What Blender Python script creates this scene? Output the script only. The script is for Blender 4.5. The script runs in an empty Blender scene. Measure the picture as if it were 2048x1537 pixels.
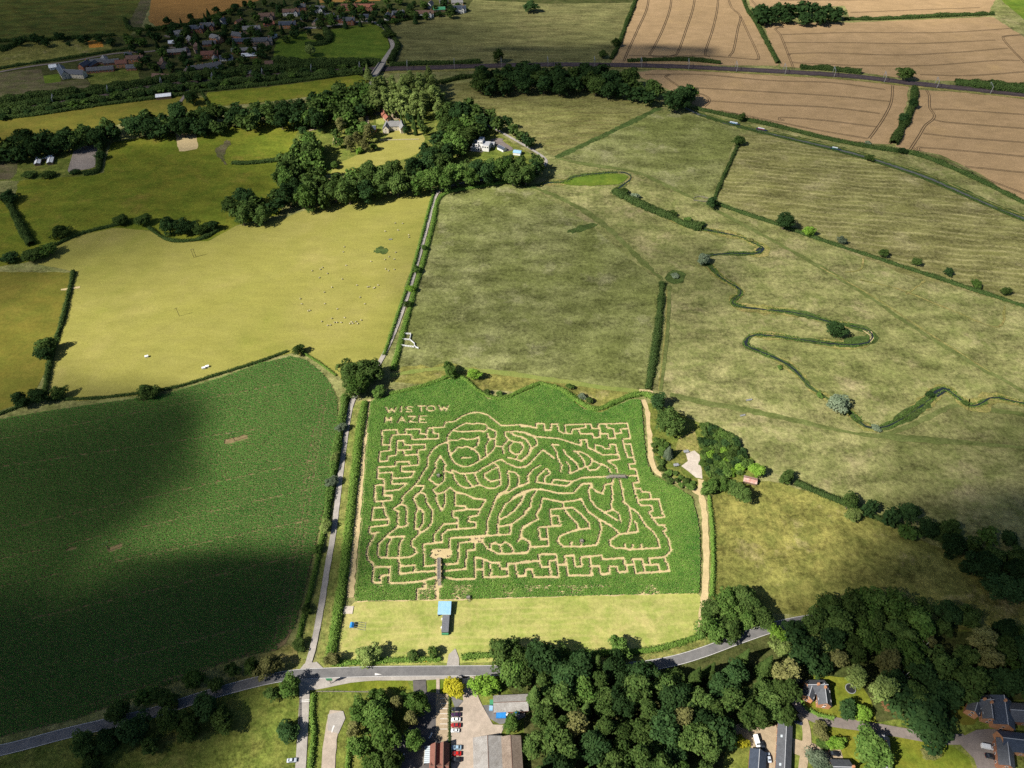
# Aerial view of a maize maze among meadows, woods, a village, a railway and a canal
import bpy, bmesh, math, random
import numpy as np
from mathutils import Vector, Matrix

random.seed(7)
rng = np.random.default_rng(7)
scene = bpy.context.scene
C = scene.collection
rad = math.radians

# ------------------------------------------------------------------ camera
FPX, TH, HCAM = 1421.0, rad(45.5), 340.0      # focal length in px of a 2048 px wide frame, pitch, height
ST, CT = math.sin(TH), math.cos(TH)
cam_d = bpy.data.cameras.new('camera')
cam_d.sensor_width = 36.0
cam_d.lens = FPX / 2048 * 36.0
cam_d.clip_start, cam_d.clip_end = 1.0, 20000
cam = bpy.data.objects.new('camera', cam_d)
C.objects.link(cam)
cam.location = (0, 0, HCAM)
cam.rotation_euler = (rad(90) - TH, 0, 0)
scene.camera = cam

# ------------------------------------------------------------------ sky and sun
SUN_EL, SUN_AZ = rad(42), rad(207)            # azimuth counted from +X
to_sun = Vector((math.cos(SUN_AZ) * math.cos(SUN_EL), math.sin(SUN_AZ) * math.cos(SUN_EL), math.sin(SUN_EL)))
world = bpy.data.worlds.new('World')
scene.world = world
world.use_nodes = True
wn = world.node_tree.nodes
bg = wn['Background']
sky = wn.new('ShaderNodeTexSky')
sky.sky_type = 'NISHITA'
sky.sun_disc = False
sky.altitude = 340
sky.air_density = 0.7
sky.dust_density = 0.2
sky.sun_elevation = SUN_EL
sky.sun_rotation = math.atan2(to_sun.x, to_sun.y)
world.node_tree.links.new(sky.outputs[0], bg.inputs[0])
bg.inputs[1].default_value = 0.05
sun_d = bpy.data.lights.new('sun', 'SUN')
sun_d.energy = 5.0
sun_d.angle = rad(0.53)
sun_d.color = (1.0, 0.95, 0.86)
sun = bpy.data.objects.new('sun', sun_d)
C.objects.link(sun)
sun.rotation_euler = to_sun.to_track_quat('Z', 'Y').to_euler()
vs = scene.view_settings
vs.view_transform = 'Standard'
vs.look = 'None'
vs.exposure = 0.8
vs.gamma = 1.0
vs.use_curve_mapping = False
cy = scene.cycles
cy.max_bounces = 4
cy.diffuse_bounces = 1
cy.glossy_bounces = 2
cy.transmission_bounces = 3
cy.volume_bounces = 0
cy.transparent_max_bounces = 6
cy.caustics_reflective = cy.caustics_refractive = False
cy.use_denoising = False

# ------------------------------------------------------------------ helpers: survey point -> ground
def P(px, py, z=0.0):
    """Ground survey: the place on the level z that is seen at this point of the 2048 px frame."""
    u, v = (px - 1024) / FPX, (py - 768.5) / FPX
    dx, dy, dz = u, CT - v * ST, -ST - v * CT
    t = (z - HCAM) / dz
    return Vector((t * dx, t * dy, z))

def P2(p, z=0.0):
    q = P(p[0], p[1], z)
    return (q.x, q.y)

def smooth(pts, n=6, closed=False):
    """Catmull-Rom through 2D points."""
    pts = [np.array(p, float) for p in pts]
    m = len(pts)
    if m < 3:
        return [tuple(p) for p in pts]
    out = []
    rngs = range(m) if closed else range(m - 1)
    for i in rngs:
        p0 = pts[i - 1] if (closed or i > 0) else 2 * pts[0] - pts[1]
        p1, p2 = pts[i], pts[(i + 1) % m]
        p3 = pts[(i + 2) % m] if (closed or i + 2 < m) else 2 * pts[-1] - pts[-2]
        for k in range(n):
            t = k / n
            out.append(tuple(0.5 * ((2 * p1) + (-p0 + p2) * t + (2 * p0 - 5 * p1 + 4 * p2 - p3) * t * t
                                    + (-p0 + 3 * p1 - 3 * p2 + p3) * t ** 3)))
    if not closed:
        out.append(tuple(pts[-1]))
    return out

def resample(pts, step):
    pts = np.array(pts, float)
    seg = np.hypot(*(pts[1:] - pts[:-1]).T)
    s = np.concatenate([[0], np.cumsum(seg)])
    n = max(2, int(s[-1] / step) + 1)
    t = np.linspace(0, s[-1], n)
    return np.stack([np.interp(t, s, pts[:, 0]), np.interp(t, s, pts[:, 1])], 1)

def inside(poly, x, y):
    """vectorised even-odd test"""
    x, y = np.asarray(x), np.asarray(y)
    r = np.zeros(x.shape, bool)
    n = len(poly)
    for i in range(n):
        x1, y1 = poly[i]
        x2, y2 = poly[(i + 1) % n]
        if y1 == y2:
            continue
        c = (y1 > y) != (y2 > y)
        r ^= c & (x < (x2 - x1) * (y - y1) / (y2 - y1) + x1)
    return r

# ------------------------------------------------------------------ helpers: objects
def tag(o, label=None, cat=None, group=None, kind=None):
    if label: o['label'] = label
    if cat: o['category'] = cat
    if group: o['group'] = group
    if kind: o['kind'] = kind
    return o

def empty(name, loc, rz=0.0):
    o = bpy.data.objects.new(name, None)
    o.empty_display_size = 1
    C.objects.link(o)
    o.location = loc
    o.rotation_euler = (0, 0, rz)
    return o

def link(name, me, m=None, parent=None):
    o = bpy.data.objects.new(name, me)
    C.objects.link(o)
    if m is not None and not me.materials:
        me.materials.append(m)
    if parent is not None:
        o.parent = parent
    return o

def mesh_np(name, verts, faces, nv=4, attr=None, smooth_sh=False):
    """verts (n,3), faces (m,nv) numpy -> mesh; attr: per-vertex float 'tint'"""
    me = bpy.data.meshes.new(name)
    verts = np.ascontiguousarray(verts, dtype=np.float32)
    faces = np.ascontiguousarray(faces, dtype=np.int32)
    me.vertices.add(len(verts))
    me.vertices.foreach_set('co', verts.ravel())
    me.loops.add(faces.size)
    me.loops.foreach_set('vertex_index', faces.ravel())
    me.polygons.add(len(faces))
    me.polygons.foreach_set('loop_start', np.arange(0, faces.size, nv, dtype=np.int32))
    me.polygons.foreach_set('loop_total', np.full(len(faces), nv, dtype=np.int32))
    if smooth_sh:
        me.polygons.foreach_set('use_smooth', np.ones(len(faces), dtype=bool))
    if attr is not None:
        a = me.attributes.new('tint', 'FLOAT', 'POINT')
        a.data.foreach_set('value', np.ascontiguousarray(attr, dtype=np.float32))
    me.update()
    me.validate()
    return me

class MB:
    """collects boxes, prisms, quads into one mesh"""
    def __init__(s):
        s.v, s.f = [], []
    def quad(s, *p):
        i = len(s.v)
        s.v += [tuple(q) for q in p]
        s.f.append(tuple(range(i, i + len(p))))
        return s
    def box(s, x0, x1, y0, y1, z0, z1):
        i = len(s.v)
        s.v += [(x0, y0, z0), (x1, y0, z0), (x1, y1, z0), (x0, y1, z0), (x0, y0, z1), (x1, y0, z1), (x1, y1, z1), (x0, y1, z1)]
        s.f += [tuple(i + k for k in q) for q in ((3, 2, 1, 0), (4, 5, 6, 7), (0, 1, 5, 4), (1, 2, 6, 5), (2, 3, 7, 6), (3, 0, 4, 7))]
        return s
    def bar(s, a, b, w, h=None):
        a, b = Vector(a), Vector(b)
        h = h or w
        d = (b - a).normalized()
        r = d.cross(Vector((0, 0, 1)))
        if r.length < 1e-3:
            r = Vector((1, 0, 0))
        r.normalize()
        u = r.cross(d)
        i = len(s.v)
        for e in (a, b):
            for p, q in ((-1, -1), (1, -1), (1, 1), (-1, 1)):
                s.v.append(tuple(e + r * (p * w / 2) + u * (q * h / 2)))
        s.f += [tuple(i + k for k in q) for q in ((3, 2, 1, 0), (4, 5, 6, 7), (0, 1, 5, 4), (1, 2, 6, 5), (2, 3, 7, 6), (3, 0, 4, 7))]
        return s
    def cyl(s, a, b, r0, r1=None, n=8):
        a, b = Vector(a), Vector(b)
        r1 = r0 if r1 is None else r1
        d = (b - a).normalized()
        r = d.cross(Vector((0, 0, 1)))
        if r.length < 1e-3:
            r = Vector((1, 0, 0))
        r.normalize()
        u = r.cross(d)
        i = len(s.v)
        for e, q in ((a, r0), (b, r1)):
            for k in range(n):
                t = 2 * math.pi * k / n
                s.v.append(tuple(e + (r * math.cos(t) + u * math.sin(t)) * q))
        for k in range(n):
            s.f.append((i + k, i + (k + 1) % n, i + n + (k + 1) % n, i + n + k))
        s.f += [tuple(i + n - 1 - k for k in range(n)), tuple(i + n + k for k in range(n))]
        return s
    def mesh(s, name):
        me = bpy.data.meshes.new(name)
        me.from_pydata(s.v, [], s.f)
        me.validate()
        bm = bmesh.new()
        bm.from_mesh(me)
        bmesh.ops.recalc_face_normals(bm, faces=bm.faces)
        bm.to_mesh(me)
        bm.free()
        return me
    def build(s, name, m, parent=None):
        return link(name, s.mesh(name), m, parent)

# ------------------------------------------------------------------ helpers: materials
M = {}
def new_mat(name):
    m = bpy.data.materials.new(name)
    m.use_nodes = True
    nt = m.node_tree
    nt.nodes.clear()
    out = nt.nodes.new('ShaderNodeOutputMaterial')
    M[name] = m
    return m, nt, out

class N:
    """small node helper"""
    def __init__(s, nt):
        s.nt = nt
        s.co = nt.nodes.new('ShaderNodeTexCoord').outputs['Object']
    def link(s, a, b):
        s.nt.links.new(a, b)
    def val(s, v, inp):
        if isinstance(v, (int, float)):
            inp.default_value = v
        elif isinstance(v, tuple):
            inp.default_value = v if len(v) == 4 or len(inp.default_value) == 3 else v + (1,)
        else:
            s.link(v, inp)
    def noise(s, scale, detail=4, rough=0.55, vec=None, dist=0.0):
        n = s.nt.nodes.new('ShaderNodeTexNoise')
        n.inputs['Scale'].default_value = scale
        n.inputs['Detail'].default_value = detail
        n.inputs['Roughness'].default_value = rough
        n.inputs['Distortion'].default_value = dist
        s.link(vec or s.co, n.inputs['Vector'])
        return n.outputs['Fac']
    def math(s, op, a, b=0.0, c=0.0):
        n = s.nt.nodes.new('ShaderNodeMath')
        n.operation = op
        s.val(a, n.inputs[0]); s.val(b, n.inputs[1]); s.val(c, n.inputs[2])
        return n.outputs[0]
    def ramp(s, fac, lo, hi, a=0.0, b=1.0):
        n = s.nt.nodes.new('ShaderNodeMapRange')
        n.clamp = True
        s.val(fac, n.inputs[0])
        for k, q in enumerate((lo, hi, a, b)):
            n.inputs[1 + k].default_value = q
        return n.outputs[0]
    def mix(s, fac, a, b, blend='MIX'):
        n = s.nt.nodes.new('ShaderNodeMix')
        n.data_type = 'RGBA'
        n.blend_type = blend
        s.val(fac, n.inputs[0]); s.val(a, n.inputs[6]); s.val(b, n.inputs[7])
        return n.outputs[2]
    def mapping(s, rot=0.0, scale=(1, 1, 1), loc=(0, 0, 0)):
        n = s.nt.nodes.new('ShaderNodeMapping')
        n.inputs['Rotation'].default_value = (0, 0, rot)
        n.inputs['Scale'].default_value = scale
        n.inputs['Location'].default_value = loc
        s.link(s.co, n.inputs[0])
        return n.outputs[0]
    def attr(s, name):
        n = s.nt.nodes.new('ShaderNodeAttribute')
        n.attribute_name = name
        return n.outputs['Fac']
    def rand(s):
        return s.nt.nodes.new('ShaderNodeObjectInfo').outputs['Random']
    def bump(s, h, strength=0.5, dist=0.3):
        n = s.nt.nodes.new('ShaderNodeBump')
        n.inputs['Strength'].default_value = strength
        n.inputs['Distance'].default_value = dist
        s.link(h, n.inputs['Height'])
        return n.outputs[0]

def finish(nt, out, n, col, rough=0.9, bump=None, metallic=0.0, spec=0.2):
    b = nt.nodes.new('ShaderNodeBsdfPrincipled')
    n.val(col, b.inputs['Base Color'])
    n.val(rough, b.inputs['Roughness'])
    b.inputs['Metallic'].default_value = metallic
    b.inputs['Specular IOR Level'].default_value = spec
    if bump is not None:
        nt.links.new(bump, b.inputs['Normal'])
    nt.links.new(b.outputs[0], out.inputs[0])

def plain(name, col, rough=0.8, var=0.25, scale=1.2, metallic=0.0, spec=0.3, col2=None, streak=None):
    """weathered surface: two tones mixed by noise"""
    m, nt, out = new_mat(name)
    n = N(nt)
    c2 = col2 or tuple(c * (1 - var) for c in col)
    vec = n.mapping(0, streak) if streak else None
    f = n.ramp(n.noise(scale, 6, 0.65, vec), 0.3, 0.7)
    c = n.mix(f, col, c2)
    g = n.ramp(n.noise(scale * 9, 3, 0.6, vec), 0.34, 0.66, 0.72, 1.22)
    gg = nt.nodes.new('ShaderNodeCombineColor')
    for k in range(3): nt.links.new(g, gg.inputs[k])
    c = n.mix(1.0, c, gg.outputs[0], 'MULTIPLY')
    finish(nt, out, n, c, rough, None, metallic, spec)
    return m

def field_mat(name, c1, c2, c3, big=0.012, mid=0.09, fine=0.8, stripe=None, bumpy=0.5, c4=None, contrast=1.0, grain=0.6):
    """grass or crop sheet: three tones in patches and mottles, optional mowing or sowing lines"""
    m, nt, out = new_mat(name)
    n = N(nt)
    f1 = n.ramp(n.noise(big, 5, 0.6, None, 0.6), 0.5 - 0.16 / contrast, 0.5 + 0.16 / contrast)
    f2 = n.ramp(n.noise(mid, 9, 0.74, None, 0.4), 0.40, 0.60)
    c = n.mix(f1, c1, c2)
    c = n.mix(n.math('MULTIPLY', f2, 0.85), c, c3)
    if c4:
        f4 = n.ramp(n.noise(mid * 0.55, 6, 0.7, n.mapping(0.7, (1, 1, 1), (31, 77, 5))), 0.56, 0.72)
        c = n.mix(f4, c, c4)
    if stripe:
        ang, spacing, amt, cs = stripe
        mp = n.mapping(-ang, (1, 1, 1))
        sp = nt.nodes.new('ShaderNodeSeparateXYZ')
        nt.links.new(mp, sp.inputs[0])
        wob = n.math('MULTIPLY', n.noise(0.02, 3), spacing * 2.2)
        y = n.math('ADD', sp.outputs[1], wob)
        w = n.math('SINE', n.math('MULTIPLY', y, 2 * math.pi / spacing))
        wf = n.ramp(w, -0.2, 0.9)
        # break the lines up along their length
        br = n.ramp(n.noise(0.05, 5, 0.7, n.mapping(-ang, (0.35, 2.0, 1))), 0.40, 0.58)
        c = n.mix(n.math('MULTIPLY', n.math('MULTIPLY', wf, br), amt), c, cs)
    g0 = n.math('ADD', n.math('MULTIPLY', n.noise(fine * 0.62, 8, 0.85), 0.68), n.math('MULTIPLY', n.noise(fine * 0.10, 5, 0.6, n.mapping(0.4, (0.55, 1.4, 1))), 0.32))
    g = n.ramp(g0, 0.40, 0.60, 1 - grain, 1 + grain)
    gg = nt.nodes.new('ShaderNodeCombineColor')
    for k in range(3): nt.links.new(g, gg.inputs[k])
    c = n.mix(1.0, c, gg.outputs[0], 'MULTIPLY')
    b = n.bump(n.noise(fine * 1.3, 5, 0.7), bumpy, 0.5)
    finish(nt, out, n, c, 1.0, b, 0.0, 0.05)
    return m

def leaf_mat(name, col, col2, trans=0.25, rnd=0.35):
    m, nt, out = new_mat(name)
    n = N(nt)
    c = n.mix(n.attr('tint'), col, col2)
    k = n.ramp(n.rand(), 0, 1, 1 - rnd, 1 + rnd)
    gg = nt.nodes.new('ShaderNodeCombineColor')
    for q in range(3): nt.links.new(k, gg.inputs[q])
    c = n.mix(1.0, c, gg.outputs[0], 'MULTIPLY')
    d = nt.nodes.new('ShaderNodeBsdfDiffuse')
    t = nt.nodes.new('ShaderNodeBsdfTranslucent')
    nt.links.new(c, d.inputs[0])
    nt.links.new(n.mix(0.5, c, (0.10, 0.14, 0.02)), t.inputs[0])
    mx = nt.nodes.new('ShaderNodeMixShader')
    mx.inputs[0].default_value = trans
    nt.links.new(d.outputs[0], mx.inputs[1])
    nt.links.new(t.outputs[0], mx.inputs[2])
    nt.links.new(mx.outputs[0], out.inputs[0])
    return m

def glass_mat(name, col):
    m, nt, out = new_mat(name)
    n = N(nt)
    finish(nt, out, n, col, 0.08, None, 0.0, 0.6)
    return m

# ------------------------------------------------------------------ ground materials
field_mat('meadow', (0.190, 0.190, 0.068), (0.255, 0.238, 0.102), (0.115, 0.130, 0.038), 0.010, 0.06, 0.55, None, 0.6, (0.29, 0.25, 0.125))
field_mat('meadow_olive', (0.150, 0.165, 0.050), (0.235, 0.236, 0.098), (0.100, 0.112, 0.032), 0.009, 0.05, 0.6, None, 0.6, (0.24, 0.23, 0.115), 1.4)
field_mat('meadow_gold', (0.235, 0.212, 0.058), (0.180, 0.178, 0.046), (0.110, 0.118, 0.028), 0.016, 0.09, 0.5, None, 0.7, (0.30, 0.25, 0.11))
field_mat('pasture_pale', (0.290, 0.255, 0.076), (0.195, 0.200, 0.038), (0.240, 0.225, 0.052), 0.010, 0.03, 0.9, None, 0.35, grain=0.16)
field_mat('pasture_green', (0.135, 0.155, 0.018), (0.170, 0.165, 0.022), (0.095, 0.130, 0.014), 0.014, 0.06, 0.6, None, 0.45, (0.19, 0.16, 0.03), grain=0.35)
field_mat('pasture_dark', (0.140, 0.125, 0.020), (0.160, 0.135, 0.026), (0.110, 0.115, 0.018), 0.014, 0.07, 0.7, None, 0.4, grain=0.25)
field_mat('grass_bright', (0.105, 0.165, 0.020), (0.150, 0.185, 0.026), (0.075, 0.130, 0.016), 0.02, 0.08, 0.7, None, 0.4, grain=0.3)
field_mat('lawn', (0.31, 0.315, 0.085), (0.38, 0.345, 0.125), (0.22, 0.265, 0.055), 0.02, 0.08, 0.9, (rad(1), 3.2, 0.35, (0.42, 0.37, 0.14)), 0.3, (0.40, 0.34, 0.13), grain=0.22)
field_mat('garden', (0.135, 0.165, 0.030), (0.180, 0.170, 0.045), (0.075, 0.105, 0.018), 0.03, 0.12, 0.9, None, 0.5)
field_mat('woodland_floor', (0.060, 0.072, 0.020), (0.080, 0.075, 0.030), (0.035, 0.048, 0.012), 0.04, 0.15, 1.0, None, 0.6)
field_mat('verge', (0.185, 0.200, 0.050), (0.25, 0.22, 0.075), (0.12, 0.15, 0.035), 0.05, 0.2, 1.0, None, 0.6)
field_mat('dry_verge', (0.30, 0.24, 0.095), (0.22, 0.20, 0.060), (0.13, 0.14, 0.035), 0.05, 0.2, 1.0, None, 0.6)
field_mat('mown_top', (0.150, 0.150, 0.055), (0.185, 0.170, 0.070), (0.120, 0.122, 0.045), 0.008, 0.05, 0.6, (rad(-3), 9.0, 0.55, (0.10, 0.09, 0.032)), 0.4)
field_mat('mown_right', (0.210, 0.205, 0.074), (0.155, 0.142, 0.056), (0.135, 0.132, 0.042), 0.010, 0.05, 0.6, (rad(-10), 7.5, 0.6, (0.31, 0.28, 0.125)), 0.5, (0.25, 0.22, 0.11))
field_mat('mown_mid', (0.175, 0.175, 0.056), (0.205, 0.190, 0.074), (0.130, 0.132, 0.038), 0.012, 0.05, 0.6, (rad(8), 9.0, 0.45, (0.115, 0.090, 0.035)), 0.5)
field_mat('wheat', (0.375, 0.255, 0.138), (0.340, 0.230, 0.120), (0.305, 0.208, 0.108), 0.012, 0.05, 0.9, None, 0.5, (0.375, 0.255, 0.125), grain=0.18)
field_mat('wheat_orange', (0.340, 0.180, 0.055), (0.310, 0.165, 0.050), (0.280, 0.150, 0.045), 0.012, 0.05, 0.9, None, 0.5, grain=0.2)
field_mat('crop_dark', (0.105, 0.105, 0.022), (0.120, 0.110, 0.026), (0.060, 0.090, 0.018), 0.012, 0.05, 0.8, (rad(6), 24.0, 0.6, (0.055, 0.050, 0.012)), 0.5)
field_mat('fallow', (0.110, 0.095, 0.052), (0.125, 0.100, 0.060), (0.085, 0.095, 0.030), 0.016, 0.07, 0.9, None, 0.4)
field_mat('mown_path', (0.105, 0.128, 0.038), (0.150, 0.165, 0.056), (0.085, 0.105, 0.028), 0.03, 0.12, 0.9, None, 0.3, grain=0.4)
field_mat('mown_path_light', (0.19, 0.225, 0.055), (0.21, 0.22, 0.06), (0.15, 0.19, 0.045), 0.03, 0.12, 0.9, None, 0.3, grain=0.2)
field_mat('ditch', (0.062, 0.100, 0.026), (0.080, 0.110, 0.030), (0.042, 0.066, 0.018), 0.05, 0.3, 1.0, None, 0.8)
field_mat('soil', (0.52, 0.410, 0.225), (0.48, 0.375, 0.200), (0.43, 0.335, 0.175), 0.05, 0.3, 1.5, None, 0.3, grain=0.14)
field_mat('maize_soil', (0.20, 0.15, 0.075), (0.22, 0.16, 0.085), (0.15, 0.12, 0.055), 0.05, 0.3, 1.5, None, 0.3, grain=0.14)
field_mat('sand_bright', (0.62, 0.27, 0.05), (0.58, 0.25, 0.045), (0.52, 0.23, 0.04), 0.05, 0.3, 1.5, None, 0.2, grain=0.14)
field_mat('gravel', (0.40, 0.31, 0.21), (0.36, 0.28, 0.185), (0.30, 0.235, 0.155), 0.06, 0.3, 1.5, None, 0.3, grain=0.14)
field_mat('concrete_yard', (0.42, 0.35, 0.28), (0.38, 0.31, 0.25), (0.33, 0.275, 0.22), 0.05, 0.3, 1.2, None, 0.15, grain=0.14)
field_mat('concrete_pale', (0.52, 0.45, 0.38), (0.48, 0.42, 0.35), (0.42, 0.365, 0.30), 0.05, 0.3, 1.2, None, 0.15, grain=0.14)
field_mat('asphalt', (0.150, 0.146, 0.146), (0.185, 0.178, 0.172), (0.125, 0.122, 0.122), 0.03, 0.2, 2.0, None, 0.15, grain=0.14)
field_mat('asphalt_old', (0.34, 0.31, 0.278), (0.38, 0.345, 0.305), (0.28, 0.255, 0.228), 0.03, 0.2, 2.0, None, 0.15, grain=0.14)
field_mat('asphalt_dark', (0.115, 0.105, 0.100), (0.155, 0.140, 0.128), (0.085, 0.080, 0.080), 0.04, 0.25, 2.0, None, 0.15, grain=0.14)
field_mat('drive_mauve', (0.185, 0.155, 0.140), (0.21, 0.175, 0.155), (0.15, 0.128, 0.115), 0.04, 0.25, 2.0, None, 0.15, grain=0.14)
field_mat('ballast', (0.085, 0.062, 0.068), (0.105, 0.078, 0.080), (0.060, 0.048, 0.052), 0.03, 0.2, 1.5, None, 0.3, grain=0.14)
field_mat('menage', (0.25, 0.215, 0.19), (0.28, 0.24, 0.215), (0.21, 0.18, 0.16), 0.03, 0.1, 0.6, None, 0.2, grain=0.14)
plain('white_paint', (0.75, 0.73, 0.70), 0.7, 0.25, 2.0)
plain('rail_steel', (0.20, 0.17, 0.16), 0.45, 0.2, 0.5, 0.7)
plain('wood_grey', (0.27, 0.24, 0.20), 0.85, 0.35, 2.0)
plain('wood_dark', (0.10, 0.075, 0.055), 0.85, 0.35, 2.0)
plain('metal_grey', (0.48, 0.49, 0.50), 0.45, 0.15, 1.0, 0.5)
plain('pole_wood', (0.085, 0.062, 0.045), 0.9, 0.3, 1.0)

def water_mat():
    m, nt, out = new_mat('water')
    n = N(nt)
    b = n.bump(n.noise(0.8, 3), 0.08, 0.2)
    finish(nt, out, n, (0.018, 0.024, 0.026), 0.06, b, 0.0, 0.5)
water_mat()
plain('canal_water', (0.105, 0.110, 0.100), 0.35, 0.3, 0.1, spec=0.15)

# ------------------------------------------------------------------ ground and fields
def sheet_mesh(name, pts, z, jit=0.0, step=6.0, do_smooth=False):
    g = [P2(p) for p in pts]
    if do_smooth:
        g = smooth(g, 6, True)
    r = resample(g + [g[0]], step)[:-1]
    if jit:
        r = r + rng.normal(0, jit, r.shape)
    me = bpy.data.meshes.new(name)
    me.from_pydata([(x, y, z) for x, y in r], [], [tuple(range(len(r)))])
    me.update()
    if me.polygons[0].normal.z < 0:
        me.flip_normals()
    return me

ZL = [0.03]
def nz():
    ZL[0] += 0.0025
    return ZL[0]

def sheet(name, mat, pts, jit=0.5, do_smooth=False, z=None, parent=None, step=6.0):
    o = link(name, sheet_mesh(name, pts, nz() if z is None else z, jit, step, do_smooth), M[mat], parent)
    if parent is None:
        o['kind'] = 'structure'
    return o

def ribbon_mesh(name, pts, width, z, n=6, jit=0.0, ground=False, w_end=None, step=3.0, wvar=0.0):
    g = pts if ground else [P2(p) for p in pts]
    g = resample(smooth(g, n), step)
    t = np.gradient(g, axis=0)
    t /= np.maximum(np.hypot(t[:, 0], t[:, 1])[:, None], 1e-6)
    nn = np.stack([-t[:, 1], t[:, 0]], 1)
    w = np.linspace(width, w_end if w_end is not None else width, len(g))[:, None] / 2
    if wvar:
        k_ = np.convolve(rng.uniform(1 - wvar, 1 + wvar, len(g) + 8), np.ones(9) / 3.0, 'valid')[:, None]
        w = w * np.clip(k_ - 2.0, 0.35, 1.9)
    a = g + nn * (w + rng.normal(0, jit, (len(g), 1)) if jit else w)
    b = g - nn * (w + rng.normal(0, jit, (len(g), 1)) if jit else w)
    v = np.zeros((2 * len(g), 3))
    v[0::2, :2], v[1::2, :2] = a, b
    v[:, 2] = z
    k = np.arange(len(g) - 1) * 2
    f = np.stack([k, k + 1, k + 3, k + 2], 1)
    return mesh_np(name, v, f)

def ribbon(name, mat, pts, width, jit=0.0, z=None, parent=None, kind='structure', **kw):
    o = link(name, ribbon_mesh(name, pts, width, nz() if z is None else z, jit=jit, **kw), M[mat], parent)
    if parent is None and kind:
        o['kind'] = kind
    return o

g = link('ground', mesh_np('ground', [(-7000, -4000, 0), (7000, -4000, 0), (7000, 9000, 0), (-7000, 9000, 0)], [[0, 1, 2, 3]]), M['meadow'])
g['kind'] = 'structure'

# far left and village ground
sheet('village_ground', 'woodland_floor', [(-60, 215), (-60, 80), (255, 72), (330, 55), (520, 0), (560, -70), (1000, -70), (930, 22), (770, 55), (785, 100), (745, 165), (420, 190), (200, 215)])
sheet('field', 'crop_dark', [(-80, 84), (-80, -90), (320, -90), (285, 40), (258, 72), (130, 80), (0, 84)])
sheet('field', 'fallow', [(312, -20), (330, -60), (296, -30), (258, 45), (255, 62), (280, 60)])
sheet('wheat_field', 'wheat_orange', [(296, 40), (305, -10), (325, -80), (590, -80), (520, 0), (400, 44), (345, 55), (312, 54)])
sheet('wheat_field', 'wheat_orange', [(610, -60), (800, -60), (760, 2), (640, 6)])
sheet('paddock', 'meadow_gold', [(-60, 142), (-60, 92), (60, 86), (205, 76), (225, 96), (215, 106), (100, 122), (0, 142)])
sheet('riding_arena', 'sand_bright', [(175, 83), (203, 80), (207, 94), (179, 97)], 0)
sheet('field', 'fallow', [(-60, 230), (-60, 152), (82, 138), (90, 166), (172, 158), (192, 186), (90, 208)])
sheet('paddock', 'garden', [(174, 158), (186, 142), (276, 138), (280, 168), (194, 186)])
sheet('garden_lawn', 'grass_bright', [(86, 152), (118, 148), (122, 164), (90, 168)], 0)
sheet('field', 'pasture_dark', [(-60, 262), (-60, 246), (200, 212), (345, 194), (420, 196), (560, 178), (700, 152), (742, 156), (730, 176), (640, 190), (560, 202), (420, 215), (300, 238), (150, 266), (-60, 296)])
sheet('field', 'pasture_green', [(415, 212), (412, 186), (560, 172), (715, 150), (735, 158), (720, 178), (560, 202)])
sheet('paddock', 'grass_bright', [(545, 122), (552, 80), (600, 64), (650, 62), (755, 46), (775, 66), (778, 100), (762, 130), (640, 126)])
sheet('paddock', 'meadow_gold', [(612, 62), (650, 52), (655, 70), (640, 82), (615, 78)])
sheet('field', 'mown_top', [(776, 134), (792, 92), (772, 52), (830, 40), (935, 20), (990, -90), (1310, -90), (1268, 20), (1240, 92), (1200, 122), (1000, 127)])
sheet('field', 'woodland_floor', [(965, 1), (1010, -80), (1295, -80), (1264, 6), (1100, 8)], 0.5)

def wheat(pts, lines, single=()):
    f = sheet('wheat_field', 'wheat', pts)
    for k, ln in enumerate(list(lines) + list(single)):
        gl = resample(smooth([P2(p) for p in ln], 8), 2.0)
        t = np.gradient(gl, axis=0)
        t /= np.hypot(t[:, 0], t[:, 1])[:, None]
        nn = np.stack([-t[:, 1], t[:, 0]], 1)
        offs = (-1.0, 1.0)
        for q in offs:
            o = link('tramline', ribbon_mesh('tramline', [tuple(p) for p in gl + nn * q], 0.62 if k < len(lines) else 0.42, 0.42, n=2, ground=True), M['tram'], f)
    return f
plain('tram', (0.085, 0.055, 0.030), 1.0, 0.3, 0.3)
wheat([(1222, 126), (1245, 82), (1272, 10), (1290, -90), (1468, -90), (1488, 10), (1520, 60), (1558, 132), (1400, 131)],
      [[(1297, -40), (1295, 12), (1275, 60), (1257, 100), (1247, 124)], [(1343, -40), (1341, 12), (1325, 60), (1305, 100), (1299, 110), (1312, 114), (1345, 112), (1356, 104), (1372, 60), (1387, 12), (1392, -40)],
       [(1436, -40), (1435, 12), (1425, 60), (1410, 107), (1420, 114)], [(1452, -20), (1462, 14), (1480, 33), (1475, 60), (1467, 100), (1458, 114)], [(1481, 34), (1495, 65), (1517, 114), (1510, 120)]],
      [[(1258, 112), (1340, 113), (1420, 113), (1510, 120)]])
wheat([(1500, 12), (1478, -90), (1985, -90), (1990, 0), (1975, 32), (1700, 40), (1690, 12), (1512, 18)], [[(1502, 0), (1515, 16)]], [[(1560, 2), (1760, 0), (1940, -4)], [(1700, 26), (1850, 20), (1960, 16)]])
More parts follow.
